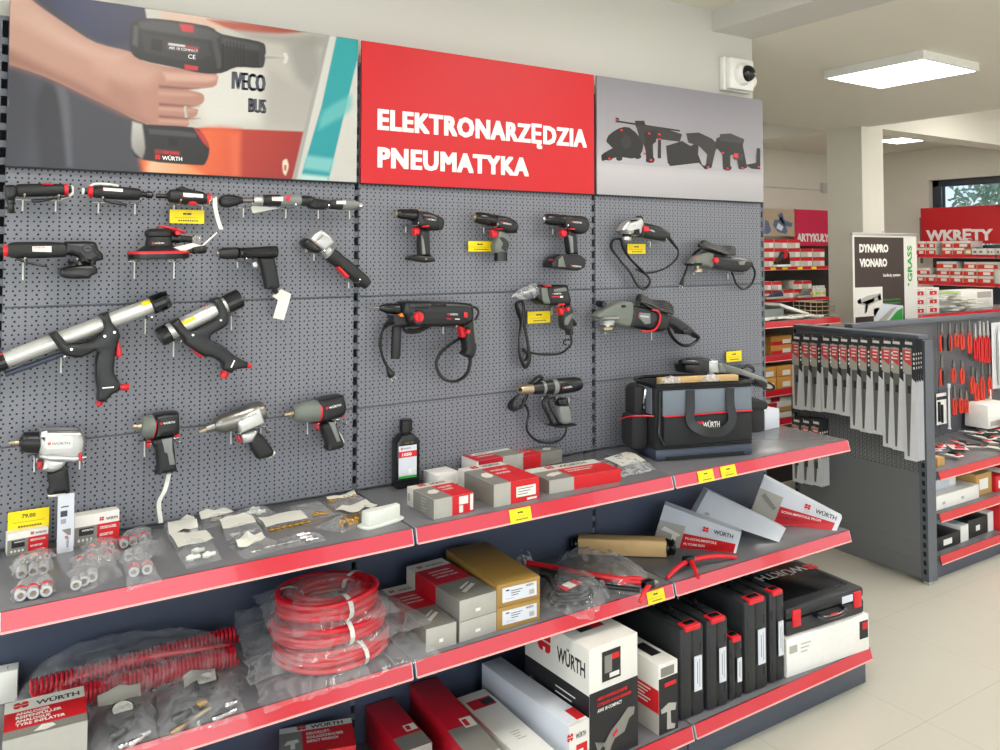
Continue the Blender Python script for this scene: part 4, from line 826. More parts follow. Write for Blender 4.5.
b = TB(K); b.P([(820,275),(888,230),(905,262),(920,450),(906,545),(870,568),(812,532),(838,498),(828,420),(836,330),(790,300)],'rubber',-.1,-.045,.012,2); b.P([(880,235),(905,262),(918,440),(900,440),(888,300)],'ggreen',-.102,-.05,.003,2); b.build('grip', t)
b = TB(K); b.P([(760,302),(812,296),(832,330),(840,392),(800,396),(785,332)],'red',-.09,-.06,.005,2); b.build('trigger', t)
b = TB(K); b.disc(864,348,19,'red',-.108,-.095,16); b.build('lock_button', t)
b = TB(K); b.P([(222,212),(335,218),(335,290),(300,302),(196,298),(200,288),(232,282)],'black',-.1,-.045,.006,1); b.Lt((264,300),(254,572),[(0,36),(.06,40),(.5,42),(.92,40),(1,36)],'rubber',-.075,20); b.build('side_handle', t)
b = TB(K); b.Tb([(872,560),(868,620),(840,700),(760,756),(680,748),(620,690),(598,610),(630,530),(700,465),(812,395)],.0042,'cable',-.05); b.Tb([(884,560),(880,625),(850,708),(765,762),(672,752),(612,694),(590,608),(624,524),(694,460),(806,390)],.0042,'cable',-.06)
b.Tb([(540,300),(430,345),(350,345),(330,310),(390,300),(500,298),(430,330),(360,330)],.0042,'cable',-.08); b.Tb([(560,296),(440,352),(345,350),(312,300)],.0042,'cable',-.07)
b.Tb([(230,255),(170,290),(138,370),(130,470),(150,570),(190,650)],.0042,'cable',-.04); b.Tb([(250,262),(160,320),(122,420),(130,500),(160,585),(195,650)],.0042,'cable',-.05); b.Tb([(888,140),(930,150),(945,190),(925,240),(905,255)],.0045,'cable',-.06); plug(b,K,212,694,18,36,-.045); b.build('power_cable', t)
hook(K,648,305,'rotary hammer with the red dial',.026)
# impact drill, chuck in bubble wrap
t = tool('impact_drill', 'corded impact drill with its chuck wrapped in clear plastic', 'power drill', 550, 310)
b = TB(Lv); b.Lt((170,196),(380,168),[(0,10,'steelb'),(.2,24,'steelb'),(.5,42),(.9,48),(1,50)],'gblack',-.07,20); b.build('chuck', t)
b = TB(Lv); n0 = len(b.v); b.Lt((118,212),(372,158),[(0,6),(.15,20),(.22,38),(.4,56),(.6,64),(.8,70),(.88,80),(1,62)],'film2',-.07,28)
for i in range(n0, len(b.v)): b.v[i] += noise.noise_vector(b.v[i]*90)*.006
b.build('plastic_wrap', t)
b = TB(Lv); b.P([(365,106),(500,100),(648,100),(660,118),(680,200),(692,250),(680,290),(600,302),(440,302),(380,272),(345,225)],'black',-.1,-.03,.014,2); b.P([(392,126),(455,118),(462,180),(488,285),(440,290),(400,245)],'ggreen',-.103,-.05,.008,2); b.P([(520,140),(636,122),(650,160),(515,168)],'ggreen',-.102,-.05,.003,1)
b.dec(520,198,610,192,15,-.1005); b.Q([(520,214),(590,212),(590,220),(520,222)],'red',-.1005); b.Q([(600,210),(630,208),(630,228),(600,226)],'label',-.1005); b.P([(420,98),(500,102),(498,116),(455,120),(430,112)],'red',-.106,-.07,.003,1); b.build('body', t)
b = TB(Lv); b.P([(640,298),(700,288),(724,360),(712,420),(738,446),(724,480),(722,600),(690,602),(680,560),(640,546),(622,500),(618,400)],'black2',-.085,-.042,.01,2); b.P([(640,425),(712,378),(706,420),(664,500),(634,496)],'ggreen',-.087,-.05,.004,2); b.build('grip', t)
b = TB(Lv); b.P([(578,328),(640,318),(654,388),(604,402),(588,370)],'red',-.08,-.052,.005,2); b.P([(568,286),(634,282),(638,300),(574,306)],'red',-.1,-.07,.003,1); b.build('trigger', t)
b = TB(Lv); b.disc(686,342,19,'red',-.098,-.08,16); b.build('lock_button', t)
b = TB(L2); b.Tb([(705,330),(716,420),(690,470),(600,535),(440,545),(310,525),(225,492),(270,540),(262,590),(225,610)],.0046,'cable',-.04)
for k, dx in enumerate((0, 14, 28)): b.Tb([(195+dx,10),(160+dx*.5,40),(170+dx,120),(205+dx*.6,220),(190,400),(195+dx*.3,560),(250,680-dx),(300-dx*.4,600),(285-dx*.3,450),(250-dx*.3,260),(240-dx*.4,60),(205,5)],.0042,'cable',-.03-.012*k)
b.Tb([(700,400),(650,400),(635,430),(665,450)],.003,'cable',-.03); b.build('power_cable', t)
b = TB(Lv); plug(b,Lv,735,478,12,14,-.03,.008); b.build('plug', t)
hook(Lv,515,325,'corded impact drill',.03,.08)
p = PY(539,323,-.02); pricetag(p, .104, .044, 'yellow price tag beside the wrapped impact drill')
# heat gun
t = tool('heat_gun', 'black heat gun with a metal nozzle hanging above the shelf boxes', 'heat gun', 550, 400)
b = TB(Mv); b.Lt((240,250),(385,238),[(0,30),(.05,42),(.2,46),(.95,50),(1,44)],'champ',-.07,24); b.disc(262,250,18,'dark',-.1,-.09,12); b.build('nozzle', t)
b = TB(Mv); b.Lt((365,240),(855,188),[(0,48),(.04,58),(.18,62),(.19,66,'grey'),(.23,66,'grey'),(.24,68),(.38,74),(.39,76,'grey'),(.46,76,'grey'),(.47,80),(.85,80),(.97,66),(1,44)],'black',-.07,26); b.P([(660,200),(770,190),(775,235),(655,250)],'gblack',-.106,-.07,.004,1); b.dec(675,238,770,226,16,-.1065); b.build('body', t)
b = TB(Mv); b.P([(630,410),(726,404),(748,470),(756,575),(690,592),(648,560)],'grey',-.09,-.045,.01,2); b.P([(618,345),(660,330),(710,330),(728,404),(634,410)],'gblack',-.088,-.05,.008,1); b.build('grip', t)
b = TB(Mv); b.Tb([(530,310),(490,350),(482,400),(530,500),(575,590),(640,612),(700,612)],.0065,'black',-.07); b.Tb([(600,320),(540,340),(535,380),(580,480),(630,580)],.003,'black',-.07,6); b.P([(545,600),(600,606),(740,590),(796,584),(790,602),(650,626),(580,620)],'black',-.1,-.04,.005,1); b.build('hand_guard', t)
b = TB(Mv); b.Tb([(715,615),(700,690),(640,755),(540,780),(420,755),(335,680),(315,600),(335,500),(320,430),(280,370),(300,330)],.0046,'cable',-.035)
for k in range(4): b.Tb([(240,290),(150+k*12,370),(140+k*14,430),(190+k*8,455-k*8),(250+k*6,420),(310,340-k*12),(330,260)],.0042,'cable',-.03-.01*k)
b.Tb([(350,185),(430,115),(470,112),(465,140),(400,190)],.0046,'cable',-.045); b.Tb([(340,190),(420,120),(478,130),(420,195)],.0046,'cable',-.055); b.build('power_cable', t)
hook(Mv,470,318,'heat gun',.02,.1); hook(Mv,735,322,'heat gun',.02,.12)
# ================================================================ third bay: grinders
t = tool('angle_grinder', 'small angle grinder with a silver head above the first yellow tag', 'angle grinder', 640, 235)
b = TB(Nv); b.P([(205,242),(236,192),(282,156),(398,126),(426,180),(412,262),(382,306),(322,296),(212,268)],'sil',-.09,-.045,.012,2); b.P([(310,152),(360,146),(364,158),(314,164)],'dark',-.097,-.07,.002,1); b.P([(330,250),(375,240),(378,300),(330,296)],'dark',-.098,-.05,.004,1); b.build('gear_head', t)
b = TB(Nv); b.Lt((268,278),(264,354),[(0,64),(.15,66),(.2,46,'dark'),(.5,44,'dark'),(.55,46),(.75,50),(1,46)],'sil',-.06,24); b.build('spindle_flange', t)
b = TB(Nv); b.P([(418,172),(560,204),(680,258),(698,290),(682,342),(640,360),(500,340),(402,316),(398,280)],'black',-.092,-.042,.016,2); b.dec(495,256,545,272,14,-.0925,'WÜRTH','wh',False); b.build('body', t)
b = TB(Nv); b.P([(430,214),(480,214),(488,262),(440,266)],'red',-.098,-.08,.004,1); b.build('slide_switch', t)
b = TB(Nv); b.disc(402,128,20,'gblack',-.07,-.05,12); b.P([(390,118),(410,108),(430,140),(412,150)],'gblack',-.07,-.05,.003,1); b.build('spindle_lock', t)
b = TB(Nv); b.lathe(PY(*Nv(690,330),-.06),PY(*Nv(780,445),-.045),[(0,.008),(1,.005)],'cable',10); b.Tb([(780,440),(775,520),(690,610),(560,668),(440,676),(360,640)],.0042,'cable',-.04)
v2 = ID; b.vw = ID
for k in range(2): b.Tb([(621+k,239),(613+k,240),(611+k,248),(620,260),(630,272),(637,284+k),(645,288+k),(650,280+k),(642+k,271),(630+k,259),(623+k,248),(621+k,240)],.0045,'cable',-.03-.014*k)
b.build('power_cable', t)
hook(Nv,500,370,'small silver-headed angle grinder',.022)
p = PY(636.5,253.8,-.02); pricetag(p, .098, .041, 'yellow price tag under the small silver-headed angle grinder')
t = tool('angle_grinder', 'angle grinder with a coiled cable on top at the far end of the rack', 'angle grinder', 720, 265)
b = TB(O_); b.P([(205,380),(250,312),(370,268),(424,286),(424,400),(400,432),(345,412),(215,402)],'ggreen',-.088,-.045,.012,2); b.P([(190,385),(300,378),(300,405),(200,408)],'dark',-.095,-.045,.006,1); b.Q([(240,318),(280,308),(282,314),(246,322)],'red',-.0905); b.build('gear_head', t)
b = TB(O_); b.Lt((275,398),(275,470),[(0,18),(.55,16),(.6,46),(.7,50),(1,48)],'champ',-.06,20); b.build('spindle_flange', t)
b = TB(O_); b.P([(418,298),(640,322),(800,348),(822,398),(765,466),(700,472),(432,432),(410,400)],'black',-.092,-.042,.016,2); b.P([(676,366),(752,362),(738,400),(692,400)],'grey',-.0945,-.08,.003,1); b.build('body', t)
b = TB(O_); b.disc(470,352,30,'red',-.102,-.085,16); b.build('slide_switch', t)
b = TB(O_)
for k in range(6): b.Tb([(285,215-k*4),(340,160+k*11),(480,210+k*10),(620,218+k*16),(648,250+k*8),(560,300-k*2),(420,270-k*6),(300,225)],.0042,'cable',-.04-.011*k)
b.Tb([(310,235),(240,290),(190,370),(155,470),(125,545)],.0046,'cable',-.03); b.Tb([(820,400),(850,480),(815,590),(735,640),(665,590),(630,500),(615,470)],.0052,'cable',-.04); plug(b,O_,120,580,-8,32,-.03,.009); b.build('power_cable', t)
hook(O_,575,485,'angle grinder with a coiled cable',.026); hook(O_,235,470,'angle grinder with a coiled cable',.012,.09)
t = tool('angle_grinder', 'biggest angle grinder with a grey head and red band, above the tool bag', 'angle grinder', 645, 320)
b = TB(Qv); b.P([(45,252),(92,214),(180,170),(262,138),(345,144),(354,220),(332,332),(300,350),(240,336),(60,278)],'ggreen',-.108,-.055,.013,2); b.P([(250,165),(285,165),(292,185),(252,188)],'dark',-.110,-.08,.003,1); b.build('gear_head', t)
b = TB(Qv); b.Lt((140,262),(140,286),[(0,96),(.5,110),(1,100)],'sil',-.08,28); b.Lt((145,286),(145,350),[(0,62),(.3,66),(.35,62),(.7,60),(.75,20),(1,20)],'sil',-.08,24); b.Lt((137,350),(137,388),[(0,50),(.5,55),(1,44)],'champ',-.08,24); b.build('spindle_flange', t)
b = TB(Qv); b.P([(345,165),(480,186),(640,240),(656,300),(640,350),(600,386),(480,382),(330,346)],'black',-.112,-.05,.018,2); b.P([(402,228),(490,236),(492,320),(448,328),(396,272)],'grey',-.117,-.08,.004,1); b.dec(400,264,488,274,15,-.1175); b.build('body', t)
b = TB(Qv); b.Tb([(520,208),(565,220),(585,260),(575,320),(540,372),(490,386),(430,384)],.004,'red',-.118,6); b.build('red_band', t)
b = TB(Qv); b.disc(122,160,28,'gblack',-.1,-.06,14); b.build('front_knob', t)
b = TB(Qv); b.P([(630,245),(700,262),(780,310),(828,350),(910,432),(900,446),(845,410),(810,412),(760,404),(700,352),(630,325)],'black2',-.095,-.045,.01,2); b.Tb([(640,350),(690,440),(760,496),(830,502),(885,470),(905,438)],.007,'gblack',-.07); b.P([(752,370),(790,352),(824,372),(810,412),(760,410)],'gblack',-.1,-.04,.004,1); b.build('rear_handle', t)
b = TB(Qv)
for k in range(7): b.Tb([(385,150-k*3),(395,95+k*10),(430,85+k*10),(520,130+k*11),(640,140+k*14),(690,200+k*7),(640,230-k),(520,190-k*3),(420,160-k*4)],.0044,'cable',-.05-.011*k)
b.build('power_cable', t)
hook(Qv,510,390,'biggest angle grinder',.035,.1); hook(Qv,125,388,'biggest angle grinder',.01,.09)
t = tool('long_grinder', 'long-necked grey grinder lying behind the open tool bag', 'angle grinder', 730, 370)
b = TB(R_); b.Lt((85,188),(230,190),[(0,24),(.1,28),(.8,26),(1,22)],'gblack',-.1,18); b.P([(100,205),(225,205),(225,275),(110,270)],'black',-.12,-.05,.008,1); b.P([(195,160),(300,150),(330,165),(320,270),(200,270)],'black2',-.11,-.04,.01,1); b.build('gear_head', t)
b = TB(R_); b.P([(300,168),(372,165),(382,272),(298,280)],'sil',-.115,-.04,.01,2); b.build('neck', t)
b = TB(R_); b.P([(375,186),(420,192),(600,244),(760,308),(800,345),(792,392),(752,394),(700,358),(600,302),(450,278),(380,274)],'grey',-.105,-.045,.014,2); b.P([(420,196),(590,244),(590,296),(450,272)],'ggreen',-.107,-.05,.01,1); b.build('body', t)
b = TB(R_); b.P([(670,310),(740,320),(792,350),(790,395),(750,395),(690,350)],'black',-.107,-.045,.01,2); b.Tb([(785,345),(845,368),(868,398),(840,416),(780,404)],.005,'gblack',-.075); b.build('rear_handle', t)
b = TB(R_)
for k in range(3): b.Tb([(600,240),(650,205+k*8),(700,240+k*6),(680,270),(620,260)],.0042,'cable',-.04-.012*k)
b.build('power_cable', t)
hook(R_,300,282,'long-necked grinder behind the bag',.02); hook(R_,640,290,'long-necked grinder behind the bag',.02)
p = PY(734,361.5,-.02); pricetag(p, .098, .046, 'yellow price tag above the long-necked grinder at the far end')
# ================================================================ goods helpers
def hgt(A, v, u=None):
    """height of the image row v above point A (straight up)"""
    D = A - CAMP; lo, hi = -.2, 1.5
    for _ in range(40):
        m = (lo+hi)/2; Q = D + V((0, 0, m)); vv = PY0 - FPX * Q.dot(CU)/Q.dot(CF)
        if vv > v: lo = m
        else: hi = m
    return (lo+hi)/2
class Box(MB):
    def __init__(s, pA, pB, pC, z, h=None, top=None, d=None, onTop=False, w=None):
        """pA, pB front lower edge; pC the far end of the left side (all picture points on the plane z)"""
        super().__init__()
        zz = z + h if onTop else z
        A, B, C = (PZ(*p, zz) if len(p) == 2 else V(p) for p in (pA, pB, pC))
        if onTop:
            for q in (A, B, C): q.z = z
        X = (B-A); s.w = w or X.length; X.normalize(); Yv = V((-X.y, X.x, 0)); s.d = d or abs((C-A).dot(Yv))
        s.h = h if h is not None else hgt(A, top)
        s.F = Matrix((X, Yv, V((0, 0, 1)))).transposed().to_4x4(); s.F.translation = A; s.lay = 0
    def body(s, m='p_grey', b=.0012): s.box((0, 0, 0), (s.w, s.d, s.h), m, b=b)
    def face(s, f):
        w, d, h = s.w, s.d, s.h; e = .0004 + s.lay*.00012
        return {'f': (V((0, -e, 0)), V((w, 0, 0)), V((0, 0, h))), 'r': (V((w+e, 0, 0)), V((0, d, 0)), V((0, 0, h))), 'l': (V((-e, d, 0)), V((0, -d, 0)), V((0, 0, h))),
                't': (V((0, 0, h+e)), V((w, 0, 0)), V((0, d, 0))), 'b': (V((w, d+e, 0)), V((-w, 0, 0)), V((0, 0, h)))}[f]
    def pr(s, f, u0, v0, u1, v1, m):
        o, U, W = s.face(f); s.quad([o+U*u0+W*v0, o+U*u1+W*v0, o+U*u1+W*v1, o+U*u0+W*v1], m); s.lay += 1
    def pg(s, f, pts, m):
        o, U, W = s.face(f); s.poly([o+U*u+W*v for u, v in pts], m); s.lay += 1
    def pt(s, f, st, u, v, h, m, fit=None, rot=0, off=.015, logo=False):
        o, U, W = s.face(f); a = o+U*u+W*v; X, Z = U.normalized(), W.normalized()
        for _ in range(rot): X, Z = Z, -X
        if logo: s.logo(a, X, Z, h*1.5, 'p_red'); a = a + X*h*1.5; 
        s.text(st, a, X, Z, h, m, max(off, .028), 1, fit=fit); s.lay += 1
    def lines(s, f, u, v, n, wd, dv, m, th=.012):
        for i in range(n): s.pr(f, u, v - i*dv, u + wd*(1 - .18*(i % 3)), v - i*dv + th, m)
    def done(s, nm, lab, cat='box', grp=None):
        o = s.build_local(nm); return tag(o, lab, cat, grp)
    def build_local(s, nm):
        vs = s.v; s.v = [s.F @ v for v in vs]; o = s.build(nm, None, s.F); return o
def top3(b, ug=.45, vw_=.75, side=True, pic=True, t1='EXZENTER', t2='POLIERER'):
    """maker's carton: white band along the back, grey field, red field"""
    b.body('p_white')
    b.pr('t', 0, 0, ug, vw_, 'p_grey'); b.pr('t', ug, 0, 1, vw_, 'p_red')
    b.pr('f', 0, 0, ug, 1, 'p_lgrey'); b.pr('f', ug, 0, 1, 1, 'p_red'); b.pr('l', 1-vw_, 0, 1, 1, 'p_grey'); b.pr('r', 0, 0, vw_, 1, 'p_red')
    hh = b.d*(1-vw_)*.38
    b.pt('t', 'WÜRTH', .30, vw_ + (1-vw_)*.3, hh, 'p_ink', logo=True, fit=min(b.w*.4, hh*6))
    b.pt('t', t1, ug+.06, vw_*.72, b.d*.07, 'wh', fit=b.w*(1-ug)*.6); b.pt('t', t2, ug+.06, vw_*.52, b.d*.07, 'wh', fit=b.w*(1-ug)*.5)
    if pic: b.pg('t', [(ug*.25, vw_*.55), (ug*.5, vw_*.7), (ug*.85, vw_*.72), (ug*.9, vw_*.5), (ug*.6, vw_*.4), (ug*.3, vw_*.42)], 'p_white')
def bagmesh(b, c4, z, H, m='film', n=12, seed=0, crumple=.006, edge=.0015, wz=None):
    """pillow of thin film over four corners (picture points on the plane z, or vectors)"""
    C = [PZ(*p, z) if len(p) == 2 else V(p) for p in c4]; vs = []; o = V((seed*3.1, seed*1.7, 0))
    for i in range(n+1):
        for j in range(n+1):
            u, v = i/n, j/n
            p = C[0]*(1-u)*(1-v) + C[1]*u*(1-v) + C[2]*u*v + C[3]*(1-u)*v
            k = (1-abs(2*u-1)**3)*(1-abs(2*v-1)**3)
            q = noise.noise_vector((p+o)*38)*crumple + noise.noise_vector((p+o)*90)*crumple*.5
            vs.append(p + V((q.x, q.y, edge + abs(q.z)*.8*(.35+k) + H*k)))
    b.add(vs, [(i*(n+1)+j, (i+1)*(n+1)+j, (i+1)*(n+1)+j+1, i*(n+1)+j+1) for i in range(n) for j in range(n)], m)
def cardpatch(b, c4, z, m='film_label', up=.001, seed=0):
    C = [PZ(*p, z) for p in c4]; vs = []; n = 4
    for i in range(n+1):
        for j in range(n+1):
            u, v = i/n, j/n; p = C[0]*(1-u)*(1-v) + C[1]*u*(1-v) + C[2]*u*v + C[3]*(1-u)*v
            vs.append(p + V((0, 0, up + .006*(u*(1-u))*2 + .004*noise.noise((p+V((seed, 0, 0)))*25)**2*10)))
    b.add(vs, [(i*(n+1)+j, (i+1)*(n+1)+j, (i+1)*(n+1)+j+1, i*(n+1)+j+1) for i in range(n) for j in range(n)], m)
S1, S2, S3 = Z1, Z2, Z3
# ================================================================ top shelf, cartons
b = Box((434,519.5),(473.6,511.1),(408.5,504.5),S1,top=500); top3(b); b.pr('f',.62,.5,.85,.92,'label'); b.pr('f',.9,.1,.98,.95,'label'); b.pr('f',.62,.08,.72,.45,'label'); b.pr('l',.05,.3,.14,.7,'p_lgrey'); b.lines('l',.55,.8,5,.2,.16,'p_lgrey',.05); b.done('carton','small grey and red carton with white back band, nearest the shelf edge')
b = Box((494,507.5),(539,498.5),(456.5,489.8),S1,top=485); top3(b,.36,.8,t1='DRUCKLUFT',t2='SCHLEIFER'); b.pr('f',.48,.25,.92,.72,'label'); b.lines('f',.52,.6,3,.34,.12,'p_ink',.03); b.pr('f',.72,.06,.94,.16,'label'); b.done('carton','big grey and red carton with a white front sticker, middle of the top shelf')
b = Box((437,487.5),(460,483),(430,480),S1,top=476); b.body('wh'); b.pr('f',.3,.1,.8,.8,'label'); b.done('carton','small plain white carton tucked behind the grey and red cartons')
b = Box((477,480),(523,471),(469.5,475.5),S1,top=461.5,d=.10); b.body('p_white'); b.pr('t',0,0,.12,1,'p_dred'); b.pr('t',.06,0,.55,.7,'p_dred'); b.pr('t',.55,0,1,.7,'p_grey'); b.pr('f',.03,0,.55,1,'p_dred'); b.pr('f',.55,0,1,1,'p_lgrey'); b.pt('t','SCHLAGSCHRAUBER',.15,.4,.009,'wh',fit=b.w*.35); b.pt('t','WÜRTH',.15,.78,.009,'p_ink',logo=True,fit=.05); b.done('carton','red and white carton standing behind the big grey and red one')
b = Box((519,470.5),(562,462),(513.5,466),S1,top=457.5,d=.11); b.body('p_white'); b.pr('t',.12,0,.55,.72,'p_red'); b.pr('t',.55,0,1,.72,'p_grey'); b.pr('f',.06,0,.5,1,'p_red'); b.pr('f',.5,0,1,1,'p_grey'); b.pg('t',[(.66,.3),(.8,.55),(.92,.4),(.8,.2)],'p_white'); b.pt('t','WÜRTH',.2,.8,.008,'p_ink',logo=True,fit=.05); b.pt('t','BOHRER',.2,.4,.01,'wh',fit=b.w*.25); b.done('carton','short red and grey carton at the back, before the third bay')
b = Box((549.5,494),(620.6,481.4),(523,482.5),S1,top=480.8); top3(b,.33,.66,t1='SCHLEIFMASCHINE',t2='EXZENTER'); b.pg('t',[(.06,.3),(.2,.48),(.27,.42),(.14,.2)],'p_white'); b.done('carton','long flat grey and red carton beside the tool bag')
# white plastic holder
c = PZ(386,524,S1); t = thing('plastic_holder','translucent white plastic holder lying at the end of the first bay','plastic holder',c); c2 = PZ(366,529,S1); c3 = PZ(399,519,S1); d = (c3-c2); L = d.length; d.normalize(); Fm = Matrix((d, V((-d.y, d.x, 0)), V((0,0,1)))).transposed().to_4x4(); Fm.translation = c2
b = MB(); r = .03; W = .05
st = [(-.01,0),(.0,-.018),(L*.4,-.022),(L,-.016),(L+.012,0),(L+.008,.03),(L*.5,.036),(0,.034),(-.012,.02)]
T = Fm @ Matrix(((1,0,0,0),(0,0,1,0),(0,1,0,0),(0,0,0,1)))
b.solid(st, 0, .007, 'whiteplastic', .002, 3, 2, Fm @ Matrix(((1,0,0,0),(0,0,1,0),(0,1,0,0),(0,0,0,1)))); b.build('base_plate', t)
b = MB(); b.solid([(0,.004),(.004,-.01),(L*.35,-.014),(L*.75,-.008),(L,-.004),(L+.002,.014),(L*.6,.02),(L*.3,.03),(.004,.026)], .006, .046, 'whiteplastic', .006, 3, 3, T); b.build('housing', t)
# chain oil bottle
A_, B_ = PZ(397.3,490,S1), PZ(420,486.3,S1); X = (B_-A_); w = X.length; X.normalize(); Yv = V((-X.y,X.x,0)); dd = abs((PZ(389.6,486.3,S1)-A_).dot(Yv)); hh = hgt(A_,443.6); ht_ = hgt(A_,423)
Fm = Matrix((X,Yv,V((0,0,1)))).transposed().to_4x4(); Fm.translation = A_
t = thing('oil_bottle','black plastic oil bottle with a white, red and green label','bottle',(0,0,0),M=Fm); FR[t.name] = Fm.copy()
b = MB(); b.solid([(.003,0),(w-.003,0),(w,.006),(w,hh),(w*.82,hh+.018),(w*.72,hh+.025),(w*.3,hh+.025),(w*.18,hh+.018),(0,hh),(0,.006)],0,dd,'gblack',.006,1,3)
b.box((-.0005,-.0008,.028),(w+.0005,dd+.0008,.030),'black'); 
b.text('SAE 30',(w*.3,-.0012,hh*.97),(1,0,0),(0,0,1),.006,'brass',.0,fit=w*.4); b.local('body', t)
b = MB(); b.lathe((w*.5,dd*.5,hh+.02),(w*.5,dd*.5,ht_+.004),[(0,.017),(.2,.018),(.24,.022),(.95,.0215),(1,.019)],'gblack',24); b.local('cap', t)
b = MB(); x0, x1 = w*.05, w*.84; z0, z1 = .034, hh*.93
b.box((x0,-.0012,z0),(x1,-.0002,z1),'p_white2'); b.box((x0,-.0016,z1-.038),(x1,-.0011,z1-.018),'p_red'); b.box((x0,-.0016,z0),(x1,-.0011,z0+.008),'green'); b.text('WÜRTH',(x0+w*.2,-.0017,z1-.012),(1,0,0),(0,0,1),.006,'p_ink',.01,fit=w*.32); b.logo((x0+w*.13,-.0017,z1-.013),(1,0,0),(0,0,1),.008); b.text('1050',(x0+w*.14,-.0018,z1-.033),(1,0,0),(0,0,1),.010,'wh',.03,fit=w*.42); b.box((x0+w*.42,-.0015,z0+.012),(x0+w*.58,-.0011,z0+.03),'wh'); b.box((x0+w*.62,-.0015,z0+.012),(x0+w*.64,-.0011,z0+.034),'wh'); b.box((x0+w*.68,-.0015,z0+.012),(x0+w*.7,-.0011,z0+.034),'wh')
b.local('label', t)
# small cartons against the board and the sleeve card
def stand(pA, pB, top, d, nm, lab, red=.5, wht=.7):
    b = Box(pA, pB, (pA[0], pA[1]-3), S1, top=top, d=d); b.body('p_white'); b.pr('f',0,0,red,wht,'p_grey'); b.pr('f',red,0,1,wht,'p_red'); b.pt('f','WÜRTH',.6,wht+.1,b.h*.09,'p_ink',logo=True,fit=b.w*.26)
    b.pr('f',.1,.32,red-.08,wht-.05,'p_black'); b.pt('f','WÜRTH',.16,wht-.16,b.h*.06,'wh',fit=b.w*.25)
    for i in range(4): b.pg('f',[(.1+i*.09+.03*math.cos(k*1.05),.17+.06*math.sin(k*1.05)) for k in range(6)],'p_white')
    b.pt('f','STECKSCHLÜSSEL',red+.06,wht*.72,b.h*.09,'wh',fit=b.w*(1-red)*.75); b.pt('f','SOCKET SET',red+.06,wht*.34,b.h*.09,'wh',fit=b.w*(1-red)*.6); return b.done(nm, lab)
stand((7,556.5),(48,548.5),534.5,.035,'carton','small white, grey and red socket carton standing under the yellow 79,00 tag')
stand((74,547),(119,538.5),517,.04,'carton','small white, grey and red socket carton standing beside the white sleeve',.5,.62)
p = PZ(65,552,S1); M_ = Matrix.Translation(p) @ Matrix.Rotation(.12,4,'Z'); b = MB(); hq = hgt(p,494); b.box((-.019,-.003,0),(.019,.003,hq),'p_white2'); b.box((-.013,-.0036,hq*.62),(.003,-.003,hq*.72),'h_ink'); b.box((-.012,-.0036,hq*.78),(.006,-.003,hq*.80),'h_ink'); b.box((-.012,-.0036,hq*.5),(.0,-.003,hq*.58),'h_lt')
b.poly([(-.01,-.0036,hq*.40),(.012,-.0036,hq*.40),(.012,-.0036,hq*.28),(.004,-.0036,hq*.30)],'p_grey'); b.text('WÜRTH',(.008,-.0036,hq*.08),(0,0,1),(-1,0,0),.006,'p_ink',.01,fit=.026); b.logo((.005,-.0036,hq*.26),(0,0,1),(-1,0,0),.007); b.v = [M_@v for v in b.v]
one(b,'card_sleeve','tall narrow white printed sleeve standing between two small cartons','sleeve',p)
p = PY(28,528.5,-.012); pricetag((p.x,-.03,p.z+.002),.094,.052,'large yellow 79,00 price tag leaning above the nearest small carton',.0,'79,00')
def strip_tag(u, v, lab, w=.078, z=Z1, nm='price_tag'):
    q = PY(u, v, -.4535-.003); pricetag((q.x,-.4566,z-.0415), w, .04, lab, 0, None, None, -.283, nm)
strip_tag(521.5,517,'yellow price tag on the top red channel of the second bay')
strip_tag(707,475,'yellow price tag on the top red channel of the third bay, nearer the joint')
strip_tag(729.5,470,'yellow price tag on the top red channel of the third bay, farther from the joint')
strip_tag(657,594,'yellow price tag on the middle red channel of the second bay',z=Z2)
# ================================================================ top shelf, bags of sockets and fittings
def nuts(lab, cs, r, film, seed, ln=.03, holes='wood', rz=None, up=0):
    c = PZ(sum(p[0] for p in cs)/len(cs), sum(p[1] for p in cs)/len(cs)+r, S1); t = thing('socket_pack', lab, 'bagged sockets', c, 0, 'clear bags on the top shelf')
    for u, v in cs:
        rr = r*pscale(u, v, -.3); q = PZ(u, v+r, S1); q = V((q.x, q.y, S1+rr+.0015+up)); ax = V((CAMP.x-q.x, CAMP.y-q.y, 0)).normalized()
        b = MB(); b.lathe(q - ax*ln*.5, q + ax*ln*.5, [(0,rr),(.9,rr),(1,rr*.92),(1,rr*.5),(.8,rr*.44,'wood'),(.75,0,'wood')],'nut',18); b.lathe(q - ax*ln*.55, q - ax*ln*.1, [(0,rr*1.02),(1,rr*1.02)],'red',18) if seed % 2 else None
        b.build('socket', t)
    b = MB(); bagmesh(b, film, S1, r*2.3*.0025, 'film', 10, seed, .006); b.build('film_bag', t)
nuts('bag of three large sockets nearest the front shelf edge',[(20.5,594.5),(33,592.3),(46.3,590)],5.6,[(10,592),(12,604),(55,593),(54,578)],1)
nuts('bag of three large sockets lying before the small carton at the near end',[(21.5,572.5),(33,570),(43.5,567.8)],5.3,[(9,568),(14,580),(53,570),(50,556)],2)
nuts('bag of three small dark sockets touching the front of the nearest carton',[(22,560),(34,558),(47,555.5)],3.2,[(10,562),(14,567),(56,558),(52,549)],5)
nuts('bag of three ring sockets beside the second small carton',[(124,543),(133.2,540.8),(143,538.6)],4.4,[(117,540),(120,550),(152,541),(150,528)],3)
nuts('bag holding two ring sockets behind the two upright ones',[(128.5,556),(139,554.2)],4.6,[(118,560),(122,566),(160,556),(158,540)],4)
nuts('clear bag with two upright steel sockets hanging over the red channel',[(134,571),(147,568.5)],5,[(123,562),(127,592),(162,582),(150,556)],7)
